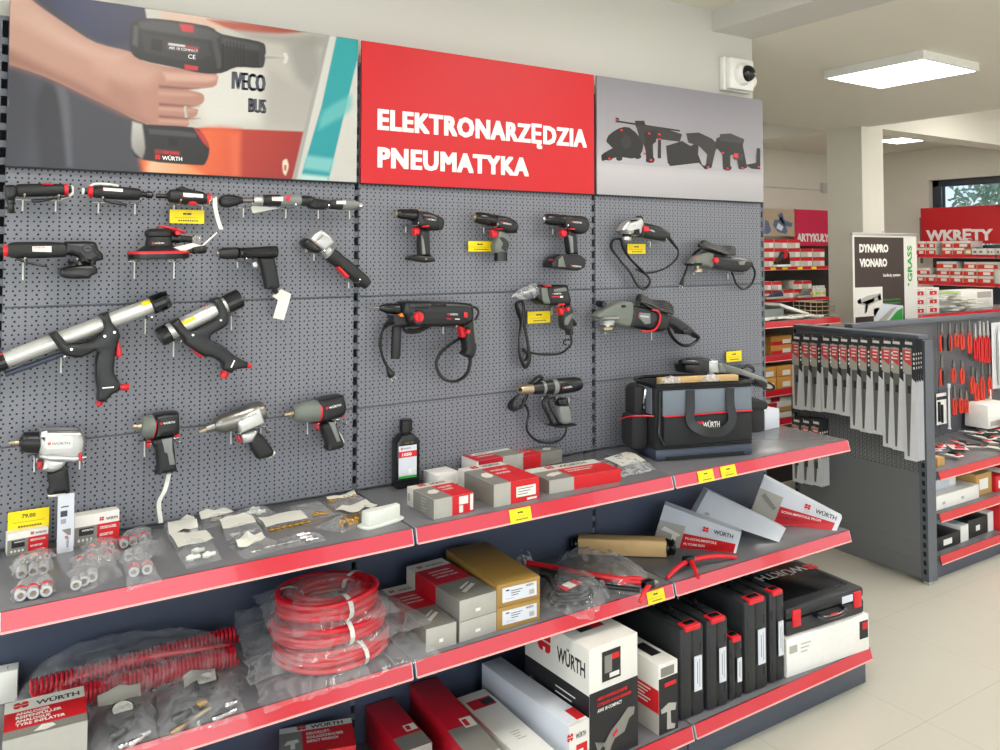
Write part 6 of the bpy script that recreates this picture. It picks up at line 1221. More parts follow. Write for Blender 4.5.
b = Box((589.5,768),(638,745),(533,725),S3,top=650,d=.34); b.body('p_white'); b.pr('l',0,0,1,.60,'p_black'); b.pr('f',0,0,1,.62,'p_black'); b.pt('l','WÜRTH',.32,.74,b.h*.13,'p_ink',logo=True,fit=b.d*.42); b.lines('l',.5,.5,9,.3,.05,'p_white',.012)
b.pg('l',[(.1,.45),(.3,.35),(.42,.25),(.36,.2),(.2,.3),(.08,.38)],'p_grey'); b.pr('t',.25,.3,.75,.45,'p_black'); b.pr('t',.5,.3,.75,.38,'p_red'); b.pr('f',.25,.68,.63,.94,'p_black'); b.pr('f',.42,.85,.6,.9,'p_red'); b.pr('f',.3,.75,.45,.9,'p_grey'); b.pr('f',.4,.7,.6,.74,'p_white')
for i,sx in enumerate(('AKKU-WINKELSCHLEIFER','CORDLESS ANGLE GRINDER','AWS 18 COMPACT')): b.pt('f',sx,.15,.54-i*.05,b.h*.028,('p_red','p_red','wh')[i],off=.03,fit=b.w*(.62,.7,.5)[i])
b.pg('f',[(.1,.2),(.16,.1),(.3,.16),(.42,.24),(.6,.3),(.78,.38),(.92,.36),(.9,.3),(.8,.28),(.7,.18),(.5,.16),(.42,.1),(.36,.02),(.28,.04),(.3,.12)],'p_grey'); b.pg('f',[(.45,.2),(.55,.24),(.56,.21),(.46,.17)],'p_red')
b.done('carton','big black and white grinder carton standing on the base shelf')
b = Box((659,736),(678,727.5),(637,713),S3,top=666,d=.30); b.body('p_white'); b.pr('l',0,.3,1,.64,'p_red'); b.pr('l',0,0,1,.3,'p_lgrey'); b.pr('f',0,0,1,.8,'p_black'); b.lines('l',.62,.58,5,.25,.05,'wh',.02); b.pr('f',.1,.82,.8,.95,'p_grey'); b.pr('f',.3,.66,.9,.72,'p_red'); b.pg('f',[(.1,.36),(.5,.42),(.9,.38),(.85,.28),(.6,.3),(.62,.12),(.85,.08),(.8,.02),(.4,.05),(.42,.3),(.12,.3)],'p_lgrey'); b.pr('t',.3,.2,.8,.5,'p_black'); b.done('carton','narrow white and red carton with a drill picture, beside the black cases')
# tool cases standing on edge
def case(pA, pB, top, d, lab, seed=0):
    A_, B_ = PZ(*pA,S3), PZ(*pB,S3); w = (B_-A_).length; b = Box(pA,pB,(pA[0],pA[1]-3),S3,top=top,d=d); h = b.h; F_ = b.F; t = thing('tool_case', lab, 'tool case', (0,0,0), 0, 'black tool cases standing on edge', M=F_); FR[t.name] = F_.copy()
    m = MB(); m.box((0,0,0),(w*.485,d,h),'case',b=.012); m.box((w*.515,0,0),(w,d,h),'case',b=.012); m.box((w*.2,.004,.004),(w*.8,d-.004,h-.004),'gblack')
    for k in range(3): m.box((w*.12,-.002,h*(.15+.28*k)),(w*.2,.004,h*(.25+.28*k)),'case',b=.002); m.box((w*.8,-.002,h*(.15+.28*k)),(w*.88,.004,h*(.25+.28*k)),'case',b=.002)
    m.local('shell', t)
    m = MB(); m.box((w*.18,-.005,h-.014),(w*.82,.04,h+.005),'red',b=.004); m.box((w*.3,.008,h+.004),(w*.7,.03,h+.008),'gblack',b=.002); m.local('latch', t)
    m = MB(); m.box((w*.55,-.0035,h*.28),(w*.86,-.0005,h*.66),'p_white2'); m.box((w*.66,-.0038,h*.36),(w*.68,-.0034,h*.6),'p_ink'); m.box((w*.74,-.0038,h*.32),(w*.78,-.0034,h*.62),'p_lgrey'); m.local('label', t)
    m = MB(); m.tube([(w*.5,d*.35,h-.004),(w*.5,d*.35,h+.022),(w*.5,d*.62,h+.022),(w*.5,d*.62,h-.004)],.008,'gblack',8,3); m.local('handle', t)
    return t
case((681,722.5),(705,713),630,.33,'tall black tool case with a red latch, first beside the cartons')
case((707.5,712.5),(729,704),622,.33,'second black tool case with a red latch from the cartons')
case((730,702.5),(743.5,697),640,.25,'shortest black tool case, squeezed between taller ones')
case((745.5,696),(768.5,686.5),603,.36,'fourth and wide black tool case from the cartons')
case((770.5,685),(785.5,678.5),594,.36,'black tool case touching the flat white carton')
# flat white carton with the large case on top
b = Box((787,678),(869,649),(760,660),S3,top=640,d=.40); b.body('wh'); b.pr('f',.88,.35,.99,.85,'p_black'); b.pr('f',.92,.6,.98,.8,'p_red'); b.pr('f',.03,.6,.12,.8,'p_lgrey'); b.lines('f',.16,.75,3,.12,.1,'p_lgrey',.03); b.done('carton','flat white carton under the large black case at the end of the base shelf'); z0 = S3+b.h+.001; A_ = b.F @ V((.01,.01,0)); B_ = b.F @ V((b.w-.01,.01,0)); d = .37
bb = Box((A_.x,A_.y,z0),(B_.x,B_.y,z0),(A_.x,A_.y,z0),z0,h=.105,d=d); w, h = bb.w, bb.h; t = thing('tool_case','large black case with the maker name on its lid, lying on the flat white carton','tool case',(0,0,0),M=bb.F); FR[t.name] = bb.F.copy()
m = MB(); m.box((0,0,0),(w,d,h*.55),'case',b=.012); m.local('base', t)
m = MB(); m.box((0,0,h*.57),(w,d,h),'case',b=.014); m.box((.04,.05,h-.002),(w-.04,d-.05,h+.004),'gblack',b=.003); m.text('WÜRTH',(w*.86,d*.75,h+.0045),(-1,0,0),(0,-1,0),.05,'wh',.02,fit=w*.6); m.logo((w*.93,d*.74,h+.0045),(-1,0,0),(0,-1,0),.055,'red'); m.local('lid', t)
m = MB(); m.tube([(w*.34,0,h*.55),(w*.36,-.03,h*.5),(w*.5,-.035,h*.46),(w*.66,-.03,h*.5),(w*.68,0,h*.55)],.009,'gblack',8,5); m.box((w*.42,-.042,h*.40),(w*.62,-.026,h*.54),'red',b=.004); m.local('handle', t)
for x in (.12,.9): m = MB(); m.box((w*x-.022,-.006,h*.3),(w*x+.022,.004,h*.9),'red' if x<.5 else 'red',b=.004); m.local('latch', t)
m = MB(); m.box((w*.70,-.002,h*.6),(w*.84,.0,h*.85),'p_white2'); m.local('label', t)
# ================================================================ racks further back
ORD = ('first','second','third','fourth','fifth','sixth','seventh','eighth','ninth','tenth','eleventh','twelfth','thirteenth','fourteenth','fifteenth','sixteenth','seventeenth','eighteenth','nineteenth','twentieth','twenty-first','twenty-second','twenty-third','twenty-fourth')
def frame(x, y, rz): return Matrix.Translation((x, y, 0)) @ Matrix.Rotation(rz, 4, 'Z')
def rshelf(F, x0, x1, z, dp, lab, grp, y0=0, strip='red_strip'):
    M_ = F @ Matrix.Translation(((x0+x1)/2, y0, z)); t = thing('shelf', lab, 'shelf', M=M_, group=grp); FR[t.name] = M_.copy(); w = (x1-x0)/2
    b = MB(); b.box((-w, -dp+.004, -.022), (w, 0, 0), 'board', b=.002); b.local('shelf_board', t)
    b = MB(); s = -dp; e = .012; h = .0415
    def sl(k, o): return V((0, s - e*k - o, -h*k))
    def bar(k0, k1, o0, o1, m, a=-w+.002, c=w-.002):
        p = [sl(k1, o0), sl(k0, o0), sl(k0, o1), sl(k1, o1)]; b.hexa([V((a, q.y, q.z)) for q in p] + [V((c, q.y, q.z)) for q in p], m)
    bar(0, 1, -.004, .0, 'p_black'); bar(.02, .98, 0, .0012, strip); bar(.93, 1.04, 0, .003, 'lip'); b.local('price_channel', t); return t
def single(F, mb, nm, lab, cat, loc, grp=None):
    mb.v = [F @ v for v in mb.v]; return one(mb, nm, lab, cat, F @ V(loc), grp)
# ---------------------------------------------------------------- gondola with saw blades and pliers
mat('gsteel', '#707274', .42, 0, .03, 30)
GX, GY = 4.148, .40
pegmat('peg_y', '#75777a', 'Y', (.02, .58), .0034)
pegmat('peg_g', '#606166', 'X', (.02, .58), .0027)
b = MB(); b.box((GX, -.06, .5762), (GX+.012, .70, 1.27), 'peg_y'); one(b, 'pegboard_panel', 'perforated end panel of the gondola behind the hanging saw blades', 'pegboard', (GX, .3, .576))
for z0, z1, nm in ((.20, .575, 'large plain end panel'), (.115, .199, 'narrow plain end panel'), (.02, .114, 'lowest plain end panel')):
    b = MB(); b.box((GX, -.06, z0), (GX+.012, .70, z1), 'gsteel'); one(b, 'end_panel', nm + ' of the gondola below the perforated one', 'panel', (GX, .4, z0))
b = MB(); b.box((GX-.008, -.075, 1.27), (GX+.08, .73, 1.297), 'steel', b=.003); one(b, 'cap_rail', 'grey cap rail along the top of the gondola end', 'rail', (GX, .4, 1.285))
def gpost(y0, y1, lab):
    b = MB(); b.box((GX-.002, y0, .012), (GX+.078, y1, 1.27), 'steel'); z = .05
    while z < 1.26: b.box((GX-.0035, y0+.012, z), (GX-.0015, y0+.028, z+.025), 'dark'); z += .0461
    b.box((GX-.004, y0-.002, .0), (GX+.03, y0+.03, .014), 'sil'); one(b, 'gondola_post', lab, 'post', (GX, y0, 0))
gpost(-.105, -.061, 'slotted grey corner post of the gondola, nearest the aisle'); gpost(.701, .735, 'slotted grey corner post at the far corner of the gondola end')
for x0, x1, k in ((GX+.08, 5.15, 0), (5.155, 6.2, 1), (6.205, 7.2, 2)):
    b = MB(); b.box((x0, GY, .13), (x1, GY+.012, 1.29), 'peg_g'); one(b, 'pegboard_panel', 'dark perforated board of the gondola, %s bay' % ('pliers' , 'second', 'third')[k], 'pegboard', ((x0+x1)/2, GY, .13))
b = MB(); b.box((GX+.08, GY-.02, 1.29), (7.2, GY+.035, 1.318), 'steel', b=.003); one(b, 'top_rail', 'long light grey rail along the top of the pliers gondola', 'rail', (5, GY, 1.29))
FG = frame(0, GY-.001, 0); zs_ = (.5675, .3456, .124); dpt = GY + .095
for i, z in enumerate(zs_):
    for x0, x1, k in ((4.262, 5.15, 0), (5.155, 6.2, 1), (6.205, 7.2, 2)):
        rshelf(FG, x0, x1, z, dpt, '%s gondola shelf with a red channel, %s bay' % (('upper', 'middle', 'lowest')[i], ('pliers', 'second', 'third')[k]), 'gondola shelves')
b = MB(); b.box((GX+.08, -.075, 0), (7.2, -.06, .095), 'steel_d'); one(b, 'plinth', 'dark grey plinth under the pliers gondola', 'plinth', (5, -.07, 0))
# saw blade packs
mat('blade', '#7c7c78', .35, .3, .1, 60); mat('art_red', '#d8474b', .4); mat('art_dk', '#37383c', .45); mat('clear_b', '#dcdee2', .25, 0, .06, 30)
def blade(L, lab, grp, M_):
    t = thing('saw_blade_pack', lab, 'saw blade pack', M=M_, group=grp); FR[t.name] = M_.copy(); w = .036
    b = MB(); b.box((-.001, -w, -L), (.001, w, -.16), 'clear_b'); b.local('clear_sleeve', t)
    b = MB(); b.box((-.0015, -w, -.02), (.0015, w, .02), 'art_dk'); b.box((-.0022, -w*.5, -.006), (-.0015, w*.6, .008), 'label')
    b.hexa([V((-.0015,-w,-.2)), V((-.0015,w*.25,-.16)), V((-.0015,w*.25,-.02)), V((-.0015,-w,-.02))]+[V((.0015,-w,-.2)), V((.0015,w*.25,-.16)), V((.0015,w*.25,-.02)), V((.0015,-w,-.02))], 'art_dk')
    b.hexa([V((-.0016,-w*.35,-.185)), V((-.0016,w,-.15)), V((-.0016,w,-.025)), V((-.0016,-w*.35,-.025))]+[V((.0016,-w*.35,-.185)), V((.0016,w,-.15)), V((.0016,w,-.025)), V((.0016,-w*.35,-.025))], 'p_lgrey')
    b.quad([V((-.0020,-w*.3,-.12)), V((-.0020,w*.95,-.09)), V((-.0020,w*.95,-.035)), V((-.0020,-w*.3,-.035))], 'art_red')
    for k in range(3): b.box((-.0025, -w*.2+k*.002, -.05-.018*k), (-.0019, w*.6, -.043-.018*k), 'wh')
    for k in range(4): b.box((-.0022, -w*.85, -.06-.024*k), (-.0016, -w*.6, -.048-.024*k), 'wh')
    b.local('header_card', t)
    b = MB(); b.hexa([V((-.004,.006,-L+.02)), V((-.004,.016,-L+.02)), V((-.004,.022,-.16)), V((-.004,-.014,-.16))]+[V((-.002,.006,-L+.02)), V((-.002,.016,-L+.02)), V((-.002,.022,-.16)), V((-.002,-.014,-.16))], 'blade')
    b.box((-.0042, -.008, -.26), (-.002, .010, -.22), 'art_dk'); b.local('blade', t); return t
bp = [(797,335,409),(806.7,335.5,410),(815,336,411),(826.4,336.5,412),(835.5,337,413.5),(844.6,337.5,415.5),(854.8,338,429),(864.3,338.5,432),(876.3,339,434),(887.6,339.5,447),(896.7,340,450),(909,340.5,460)]
for i, (u, v0, v1) in enumerate(bp):
    X_ = GX - .10; p = PX(u, v0+3, X_); q = PX(u, v1, X_); L = p.z - q.z; M_ = Matrix.Translation(p)
    lab = 'foremost saw blade pack on the %s upper hook from the column side' % ORD[i]
    if i == 11: lab = 'longest clear saw blade pack on the upper hook nearest the post'
    t = blade(L, lab, 'saw blade packs on the %s upper hook' % ORD[i], M_)
    for k in range(1, 4): copy_tree(t, M_ @ Matrix.Translation((.018*k, -.002*k, .001*k)), lab.replace('foremost saw', 'saw').replace(' pack on', ' pack behind the foremost on') if 'foremost' in lab else 'saw blade pack behind the front one' + (' on the upper hook nearest the post' if v1 == 460 else ' on the %s lower hook' % ORD[i]))
    b = MB(); b.tube([(GX, p.y, p.z+.012), (X_-.02, p.y, p.z+.012), (X_-.03, p.y, p.z+.022)], .0028, 'chrome', 6, 0); b.tube([(GX-.003, p.y-.02, p.z+.012), (GX-.003, p.y+.02, p.z+.012)], .0028, 'chrome', 6, 0); one(b, 'display_hook', 'chrome display hook, %s in the upper row of the gondola end' % ORD[i], 'hook', (GX, p.y, p.z))
v1 = 0
for i, (u, v0) in enumerate(((797,417),(806.5,418),(816.5,419))):
    X_ = GX - .10; p = PX(u, v0+4, X_); M_ = Matrix.Translation(p); t = blade(.36, 'saw blade pack on the %s lower hook, seen behind the rack shelves' % ORD[i], 'saw blade packs on the %s lower hook' % ORD[i], M_)
    for k in range(1, 4): copy_tree(t, M_ @ Matrix.Translation((.018*k, -.002*k, .001*k)), lab.replace('foremost saw', 'saw').replace(' pack on', ' pack behind the foremost on') if 'foremost' in lab else 'saw blade pack behind the front one' + (' on the upper hook nearest the post' if v1 == 460 else ' on the %s lower hook' % ORD[i]))
    b = MB(); b.tube([(GX, p.y, p.z+.012), (X_-.02, p.y, p.z+.012), (X_-.03, p.y, p.z+.022)], .0028, 'chrome', 6, 0); one(b, 'display_hook', 'chrome display hook, %s in the lower row of the gondola end' % ORD[i], 'hook', (GX, p.y, p.z))
# pliers
mat('plred', '#d83a26', .4, 0, .05); mat('plred2', '#c8161c', .35)
def plier(u, v0, v1, vm, hm, lab, sp=.016, hd='steelb', tip=.5):
    vw = view(880,300,4.167); yb = GY - .05; a = PY(*vw(u, v0), yb); m = PY(*vw(u, vm), yb); c = PY(*vw(u, v1), yb); t = thing('pliers', lab, 'pliers', (a.x, yb+.04, m.z), 0, 'pliers hanging on the gondola board')
    b = MB(); b.solid([(a.x-.004, a.z), (a.x+.004, a.z), (a.x+.013, m.z+.02), (a.x+.008, m.z-.01), (a.x-.008, m.z-.01), (a.x-.013, m.z+.02)], yb-.006, yb+.006, hd, .002, 1, 2); b.disc = None; b.lathe((a.x, yb+.01, m.z+.012), (a.x, yb-.01, m.z+.012), [(0,.007),(1,.007)], hd, 10); b.build('jaws', t)
    for s_ in (-1, 1):
        b = MB(); b.tube([(a.x+.004*s_, yb, m.z+.004), (a.x+sp*.9*s_, yb-.002*s_, (m.z*2+c.z)/3), (a.x+sp*.7*s_, yb, c.z)], [.0065, .0085], hm if not isinstance(hm, tuple) else hm[(s_+1)//2], 8, 5); b.build('handle', t)
for k, (u, v0, v1, vm, hm) in enumerate(((255,95,212,145,('plred','black')),(288,92,212,145,('black','plred')),(316,100,196,140,'plred'),(340,92,206,140,'plred'),(370,82,222,138,'plred'),(395,98,246,160,'plred2'),(414,88,258,150,'plred2'),(430,92,262,150,'plred2'),(447,86,262,150,'plred2'))):
    plier(u, v0, v1, vm, hm, 'pliers with %s handles, %s in the top row of the gondola board' % ('red and black' if k < 2 else 'red', ORD[k]), hd='steelb' if k < 5 else 'sil')
for k, (u, v0, v1, vm, hm) in enumerate(((255,228,356,290,('plred','black')),(305,250,342,285,'plred'),(340,250,348,285,'plred'),(383,276,388,320,'plred'),(400,290,442,345,'plred'),(424,258,436,320,('plred','plred')),(455,262,402,320,'plred'))):
    plier(u, v0, v1, vm, hm, 'pliers with %s handles, %s in the middle row of the gondola board' % ('red and black' if k < 1 else 'red', ORD[k]))
for k, (u, v0, v1, vm) in enumerate(((308,355,478,410),(335,370,470,410),(358,378,470,410))): plier(u, v0, v1, vm, 'plred', 'small red handled pliers, %s in the lowest row of the gondola board' % ORD[k])
plier(458, 372, 518, 440, ('black','plred2'), 'white-tipped snips with black and red handles, lowest on the gondola board', hd='wh')
vw = view(880,300,4.167)
def pack(u0, v0, u1, v1, nm, lab, fn):
    a = PY(*vw(u0, v1), GY-.03); c = PY(*vw(u1, v0), GY-.03); b = MB(); fn(b, a.x, c.x, a.z, c.z, GY-.03); return one(b, nm, lab, nm.replace('_', ' '), (a.x, GY-.02, a.z))
pack(238,385,276,522,'blister_pack','white blister pack of a black tool hanging under the first pliers',lambda b,x0,x1,z0,z1,y: (b.box((x0,y,z0),(x1,y+.003,z1),'wh'), b.box((x0+.01,y-.012,z0+.02),(x0+.03,y,z1-.05),'black',b=.004), b.box((x0+.045,y-.012,z0+.01),(x0+.06,y,z1-.07),'black',b=.004), b.box((x0,y-.002,z1-.04),(x1,y,z1-.02),'p_ink')))
pack(470,92,505,372,'blister_pack','tall clear blister pack at the far end of the top pliers row',lambda b,x0,x1,z0,z1,y: (b.box((x0,y,z0),(x1,y+.002,z1),'clear_b'), b.lathe(((x0+x1)/2,y-.014,z0+.03),((x0+x1)/2,y-.014,z1-.02),[(0,.012),(.5,.016),(.8,.014),(1,.004)],'sil',12)))
b = MB(); a = PY(*vw(286,350), GY-.05); c = PY(*vw(283,538), GY-.05); b.lathe((a.x,a.y,c.z),(a.x,a.y,a.z),[(0,.012),(.05,.007),(.9,.006),(.92,.011),(1,.011)],'p_white2',10); one(b,'torque_wrench','slim pale wrench standing upright against the gondola board','wrench',(a.x,a.y,c.z))
# goods on the gondola shelves
rn = random.Random(11)
def crate(F, x, y, z, w, d, h, base, arts, nm, lab, grp=None, rz=0):
    M_ = F @ Matrix.Translation((x, y, z)) @ Matrix.Rotation(rz, 4, 'Z'); b = MB(); b.box((0, 0, 0), (w, d, h), base, b=.0015)
    for k, (f, u0, v0, u1, v1, m) in enumerate(arts):
        e = .0006 + k*.0002
        if f == 'f': b.quad([(w*u0, -e, h*v0), (w*u1, -e, h*v0), (w*u1, -e, h*v1), (w*u0, -e, h*v1)], m)
        elif f == 't': b.quad([(w*u0, d*v0, h+e), (w*u1, d*v0, h+e), (w*u1, d*v1, h+e), (w*u0, d*v1, h+e)], m)
        elif f == 'l': b.quad([(-e, d*u1, h*v0), (-e, d*u0, h*v0), (-e, d*u0, h*v1), (-e, d*u1, h*v1)], m)
    b.v = [M_ @ v for v in b.v]; o = b.build(nm, None, M_); return tag(o, lab, 'box', grp)
Iw = Matrix.Identity(4)
# upper shelf: cartons near the post, then a spread of blister cards
crate(Iw,4.262,.0,zs_[0],.085,.14,.075,'wh',[('f',.1,.1,.8,.5,'p_ink'),('f',.2,.6,.9,.9,'p_lgrey')],'carton','white printed carton at the near end of the upper gondola shelf')
crate(Iw,4.29,.19,zs_[0],.12,.12,.05,'wh',[('f',.05,.1,.6,.3,'p_lgrey')],'carton','white carton behind the small brown one on the upper gondola shelf')
crate(Iw,4.36,-.04,zs_[0],.07,.12,.045,'card',[('t',.1,.2,.9,.9,'card_l')],'cardboard_box','small brown box at the near end of the upper gondola shelf')
for k in range(24):
    x = 4.42 + 1.45*k/24; yy = -.06 + rn.random()*.38; w = rn.uniform(.05,.09); d = rn.uniform(.10,.2); z = zs_[0] + .002 + .007*(k % 5); rz = rn.uniform(-.9,.9); M_ = Matrix.Translation((x, yy, z)) @ Matrix.Rotation(rz, 4, 'Z'); b = MB()
    b.box((-w/2,-d/2,0),(w/2,d/2,.002),rn.choice(('wh','p_white','p_white2','film_label'))); b.box((-w/2,d*.3,.002),(w/2,d/2,.0026),rn.choice(('p_red','p_ink','p_red','p_lgrey')))
    m = rn.choice(('black','steelb','red','nut','black')); b.tube([(-w*.1,-d*.4,.008),(w*.1,-.01,.01),(0,d*.25,.008)],.006,m,6,3); b.box((-w*.3,-d*.42,.002),(w*.3,-d*.3,.012),rn.choice(('red','black')),b=.003)
    b.v = [M_@v for v in b.v]; one(b,'blister_card','blister card, %s from the post in the upper gondola shelf heap' % ORD[k],'blister card',(x,yy,z),'blister cards heaped on the upper gondola shelf')
crate(Iw,5.40,.22,zs_[0]+.035,.26,.15,.15,'wh',[('f',.1,.1,.9,.3,'p_lgrey')],'carton','large white carton against the board at the far end of the upper gondola shelf')
crate(Iw,5.50,.05,zs_[0]+.045,.26,.14,.05,'wh',[],'carton','low white carton before the large one on the upper gondola shelf')
# middle shelf
for i, (x, w, h, m, arts, lab) in enumerate(((4.27,.47,.075,'wh',[('f',.2,.3,.26,.5,'p_lgrey'),('f',.6,.3,.66,.5,'p_lgrey')],'long white carton lying on the middle gondola shelf beside the post'),(4.75,.17,.12,'card',[('f',.2,.25,.75,.75,'wh')],'brown carton with a white sticker on the middle gondola shelf'),(4.93,.10,.09,'p_red',[('f',.25,.2,.75,.7,'wh')],'small red carton with a white sticker on the middle gondola shelf'),(5.04,.07,.10,'wh',[],'white carton between red ones on the middle gondola shelf'),(5.165,.3,.13,'p_red',[('f',.1,.2,.4,.6,'wh')],'wide red carton at the far end of the middle gondola shelf'))):
    crate(Iw,x,-.06+.02*(i%2),zs_[1],w,.34,h,m,arts,'carton',lab)
crate(Iw,4.27,.0,zs_[1]+.077,.34,.30,.055,'p_white2',[('f',.8,.2,.97,.8,'wh')],'carton','pale carton on top of the long white one beside the post')
crate(Iw,4.76,.06,zs_[1]+.132,.28,.26,.02,'p_black',[],'carton','flat black carton lying across the brown and red ones')
crate(Iw,5.07,.02,zs_[1]+.136,.42,.28,.03,'p_red',[('t',.1,.1,.5,.9,'p_black')],'carton','flat red carton lying on top at the far end of the middle gondola shelf')
# lowest shelf
crate(Iw,4.27,-.05,zs_[2],.285,.36,.07,'p_black',[('f',.4,.25,.7,.7,'wh'),('t',.1,.5,.9,.8,'p_grey')],'carton','black carton with a white sticker on the lowest gondola shelf beside the post')
crate(Iw,4.56,-.05,zs_[2],.08,.36,.09,'wh',[('t',.1,.1,.9,.9,'p_white2')],'carton','white carton between the black ones on the lowest gondola shelf')
crate(Iw,4.65,-.04,zs_[2],.215,.36,.10,'p_black',[('f',.4,.3,.6,.6,'wh')]+[('t',.05+.12*k,.2,.1+.12*k,.8,'wh') for k in range(7)],'carton','black carton with white stripes on its top on the lowest gondola shelf')
crate(Iw,4.87,-.04,zs_[2],.06,.36,.11,'wh',[],'carton','narrow white carton touching the red ones on the lowest gondola shelf')
crate(Iw,4.94,-.07,zs_[2],.20,.40,.15,'p_red',[('t',.1,.1,.3,.9,'wh')],'carton','large red carton on the lowest gondola shelf')
crate(Iw,5.16,-.06,zs_[2],.22,.40,.15,'p_red',[('t',.4,.1,.6,.9,'wh')],'carton','second large red carton at the far end of the lowest gondola shelf')
# ---------------------------------------------------------------- low rack behind the main rack
BX0, BX1, BY = 3.72, 5.12, 1.1
mat('rackback', '#35302e', .6)
b = MB(); b.box((BX0,BY+.44,.02),(BX1+.1,BY+.47,1.25),'rackback'); one(b,'back_panel','dark back panel of the low rack with yellow cartons','back panel',(4.4,BY+.45,.02))
FB = frame(0, BY+.439, 0)
for i,(v,nm,dp,x1) in enumerate(((327,'top',.44,BX1),(361,'second',.36,BX1-.05),(396,'third',.36,BX1-.05),(426,'fourth',.36,BX1-.05),(452,'lowest',.40,BX1-.05))):
    z = PY(766,v-5,BY+.439-dp).z; rshelf(FB,BX0,x1,z,dp,nm+' shelf of the low rack glimpsed past the end of the tool wall','shelves of the low rack')
zB = [PY(766,v-5,BY+.439-dp).z for v,dp in ((327,.44),(361,.36),(396,.36),(426,.36))]
p0 = lambda u,v,y: PY(u,v,y)
# grey bins and loose things on top
a = p0(763,318,1.16); b = MB(); b.box((a.x-.1,1.16,zB[0]),(a.x+.22,1.45,zB[0]+.012),'grey'); 
for q in (((a.x-.1,1.16,zB[0]),(a.x+.22,1.17,zB[0]+.075)),((a.x-.1,1.44,zB[0]),(a.x+.22,1.45,zB[0]+.075)),((a.x-.1,1.16,zB[0]),(a.x-.09,1.45,zB[0]+.075)),((a.x+.21,1.16,zB[0]),(a.x+.22,1.45,zB[0]+.075))): b.box(*q,'grey')
one(b,'storage_bin','grey plastic bin on top of the low rack beside the tool wall','bin',(a.x,1.3,zB[0]))
for k in range(7):
    x = a.x - .05 + k*.1; M_ = Matrix.Translation((x, 1.14+.02*(k%2), zB[0]+.004+.004*(k%3))) @ Matrix.Rotation(rn.uniform(-.5,.5),4,'Z'); b = MB(); b.box((-.07,-.03,0),(.07,.08,.014),rn.choice(('wh','film_label','whiteplastic')),b=.004); b.box((-.02,-.01,.014),(.03,.04,.018),'champ',b=.002); b.v=[M_@v for v in b.v]
    one(b,'parts_bag','pale bag of small parts, %s in the row along the low rack top' % ORD[k],'parts bag',M_.translation,'bags of parts on the low rack')
M_ = Matrix.Translation((a.x+.38,1.32,zB[0]+.05)) @ Matrix.Rotation(.25,4,'Y'); b = MB(); b.box((-.16,-.12,0),(.16,.12,.02),'wh',b=.003); b.box((-.12,-.1,.02),(.1,.08,.022),'p_white2'); b.v=[M_@v for v in b.v]; one(b,'carton','flat white carton tilted on the low rack beside the grey bin','box',M_.translation)
b = MB(); bx = a.x+.62
for k in range(5): b.tube([(bx,1.2+.05*k,zB[0]+.008),(bx,1.2+.05*k,zB[0]+.10),(bx+.2,1.2+.05*k,zB[0]+.10),(bx+.2,1.2+.05*k,zB[0]+.008)],.003,'champ',5,0)
for k in range(4): b.tube([(bx,1.2,zB[0]+.01+.03*k),(bx,1.4,zB[0]+.01+.03*k)],.003,'champ',5,0); b.tube([(bx,1.2,zB[0]+.01+.03*k),(bx+.2,1.2,zB[0]+.01+.03*k)],.003,'champ',5,0)
one(b,'wire_basket','small beige wire basket at the end of the low rack top','basket',(bx,1.3,zB[0]))
YA = [('f',0,0,1,.42,'p_red'),('f',.55,.15,.95,.6,'wh')]; YB = [('f',.0,.0,.1,.0,'amber'),('f',.35,.15,.85,.6,'wh')]
def rowat(us, v, z, y, h, base, arts, lab, grp, d=.2):
    for k, (u0, u1) in enumerate(us):
        a_, c_ = PY(u0, v, y), PY(u1, v, y); crate(Iw, a_.x, y, z, c_.x-a_.x-.003, d, h, base, arts, 'carton', lab % ORD[k], grp)
y_ = BY+.09
h1 = .062
rowat([(771,792)],354,zB[1],y_,h1,'amber',YA,'yellow and red carton, %s at the bottom of the stack on the second low shelf','yellow cartons on the low rack'); rowat([(771,792)],344,zB[1]+h1+.001,y_,h1,'amber',YA,'yellow and red carton, %s on top of the stack on the second low shelf','yellow cartons on the low rack'); rowat([(757,768.5)],348,zB[1],y_+.05,h1*1.2,'amber',YA,'yellow and red carton beside the tool wall, %s on the second low shelf','yellow cartons on the low rack')
for r in range(2): rowat([(760,776.5),(777,793)],388,zB[2]+r*.078,y_,.076,'amber',YB if r else YB,'yellow carton with a white sticker, %s in the '+('lower','upper')[r]+' row of the third low shelf','yellow cartons on the low rack')
for r,(m,arts) in enumerate((('p_white',[]),('card_g',[]),('p_white',[('f',0,.0,.5,1,'p_dred')]),('wh',[('f',.3,.1,.6,1,'p_dred')]))): rowat([(762,792)],421,zB[3]+r*.037,y_,.035,m,arts,'flat carton, %s of the '+('lowest','second','third','topmost')[r]+' layer on the fourth low shelf','flat cartons on the low rack')
# ---------------------------------------------------------------- second low rack beside the banner
FC = frame(0, 1.55, 0); zC = 1.245
b = MB(); b.box((6.0,1.55,.02),(8.0,1.57,zC+.02),'rackback'); one(b,'back_panel','dark back panel of the low rack behind the roll-up banner','back panel',(7,1.56,.02))
rshelf(FC,6.0,6.98,zC,.45,'top shelf with a red channel behind the roll-up banner','shelves behind the banner'); rshelf(FC,6.985,7.98,zC,.45,'top shelf with a red channel past the joint behind the banner','shelves behind the banner')
for k in (0,1): b = MB(); b.box((6.0+1.95*k,1.5,0),(6.04+1.95*k,1.55,zC-.03),'steel'); one(b,'rack_leg','grey upright of the low rack behind the banner, %s end' % ('near','far')[k],'upright',(6.02+1.95*k,1.52,0))
RW = [('f',.25,.15,.8,.62,'p_red'),('f',.5,.25,.6,.45,'wh'),('f',.1,.75,.5,.85,'p_lgrey')]
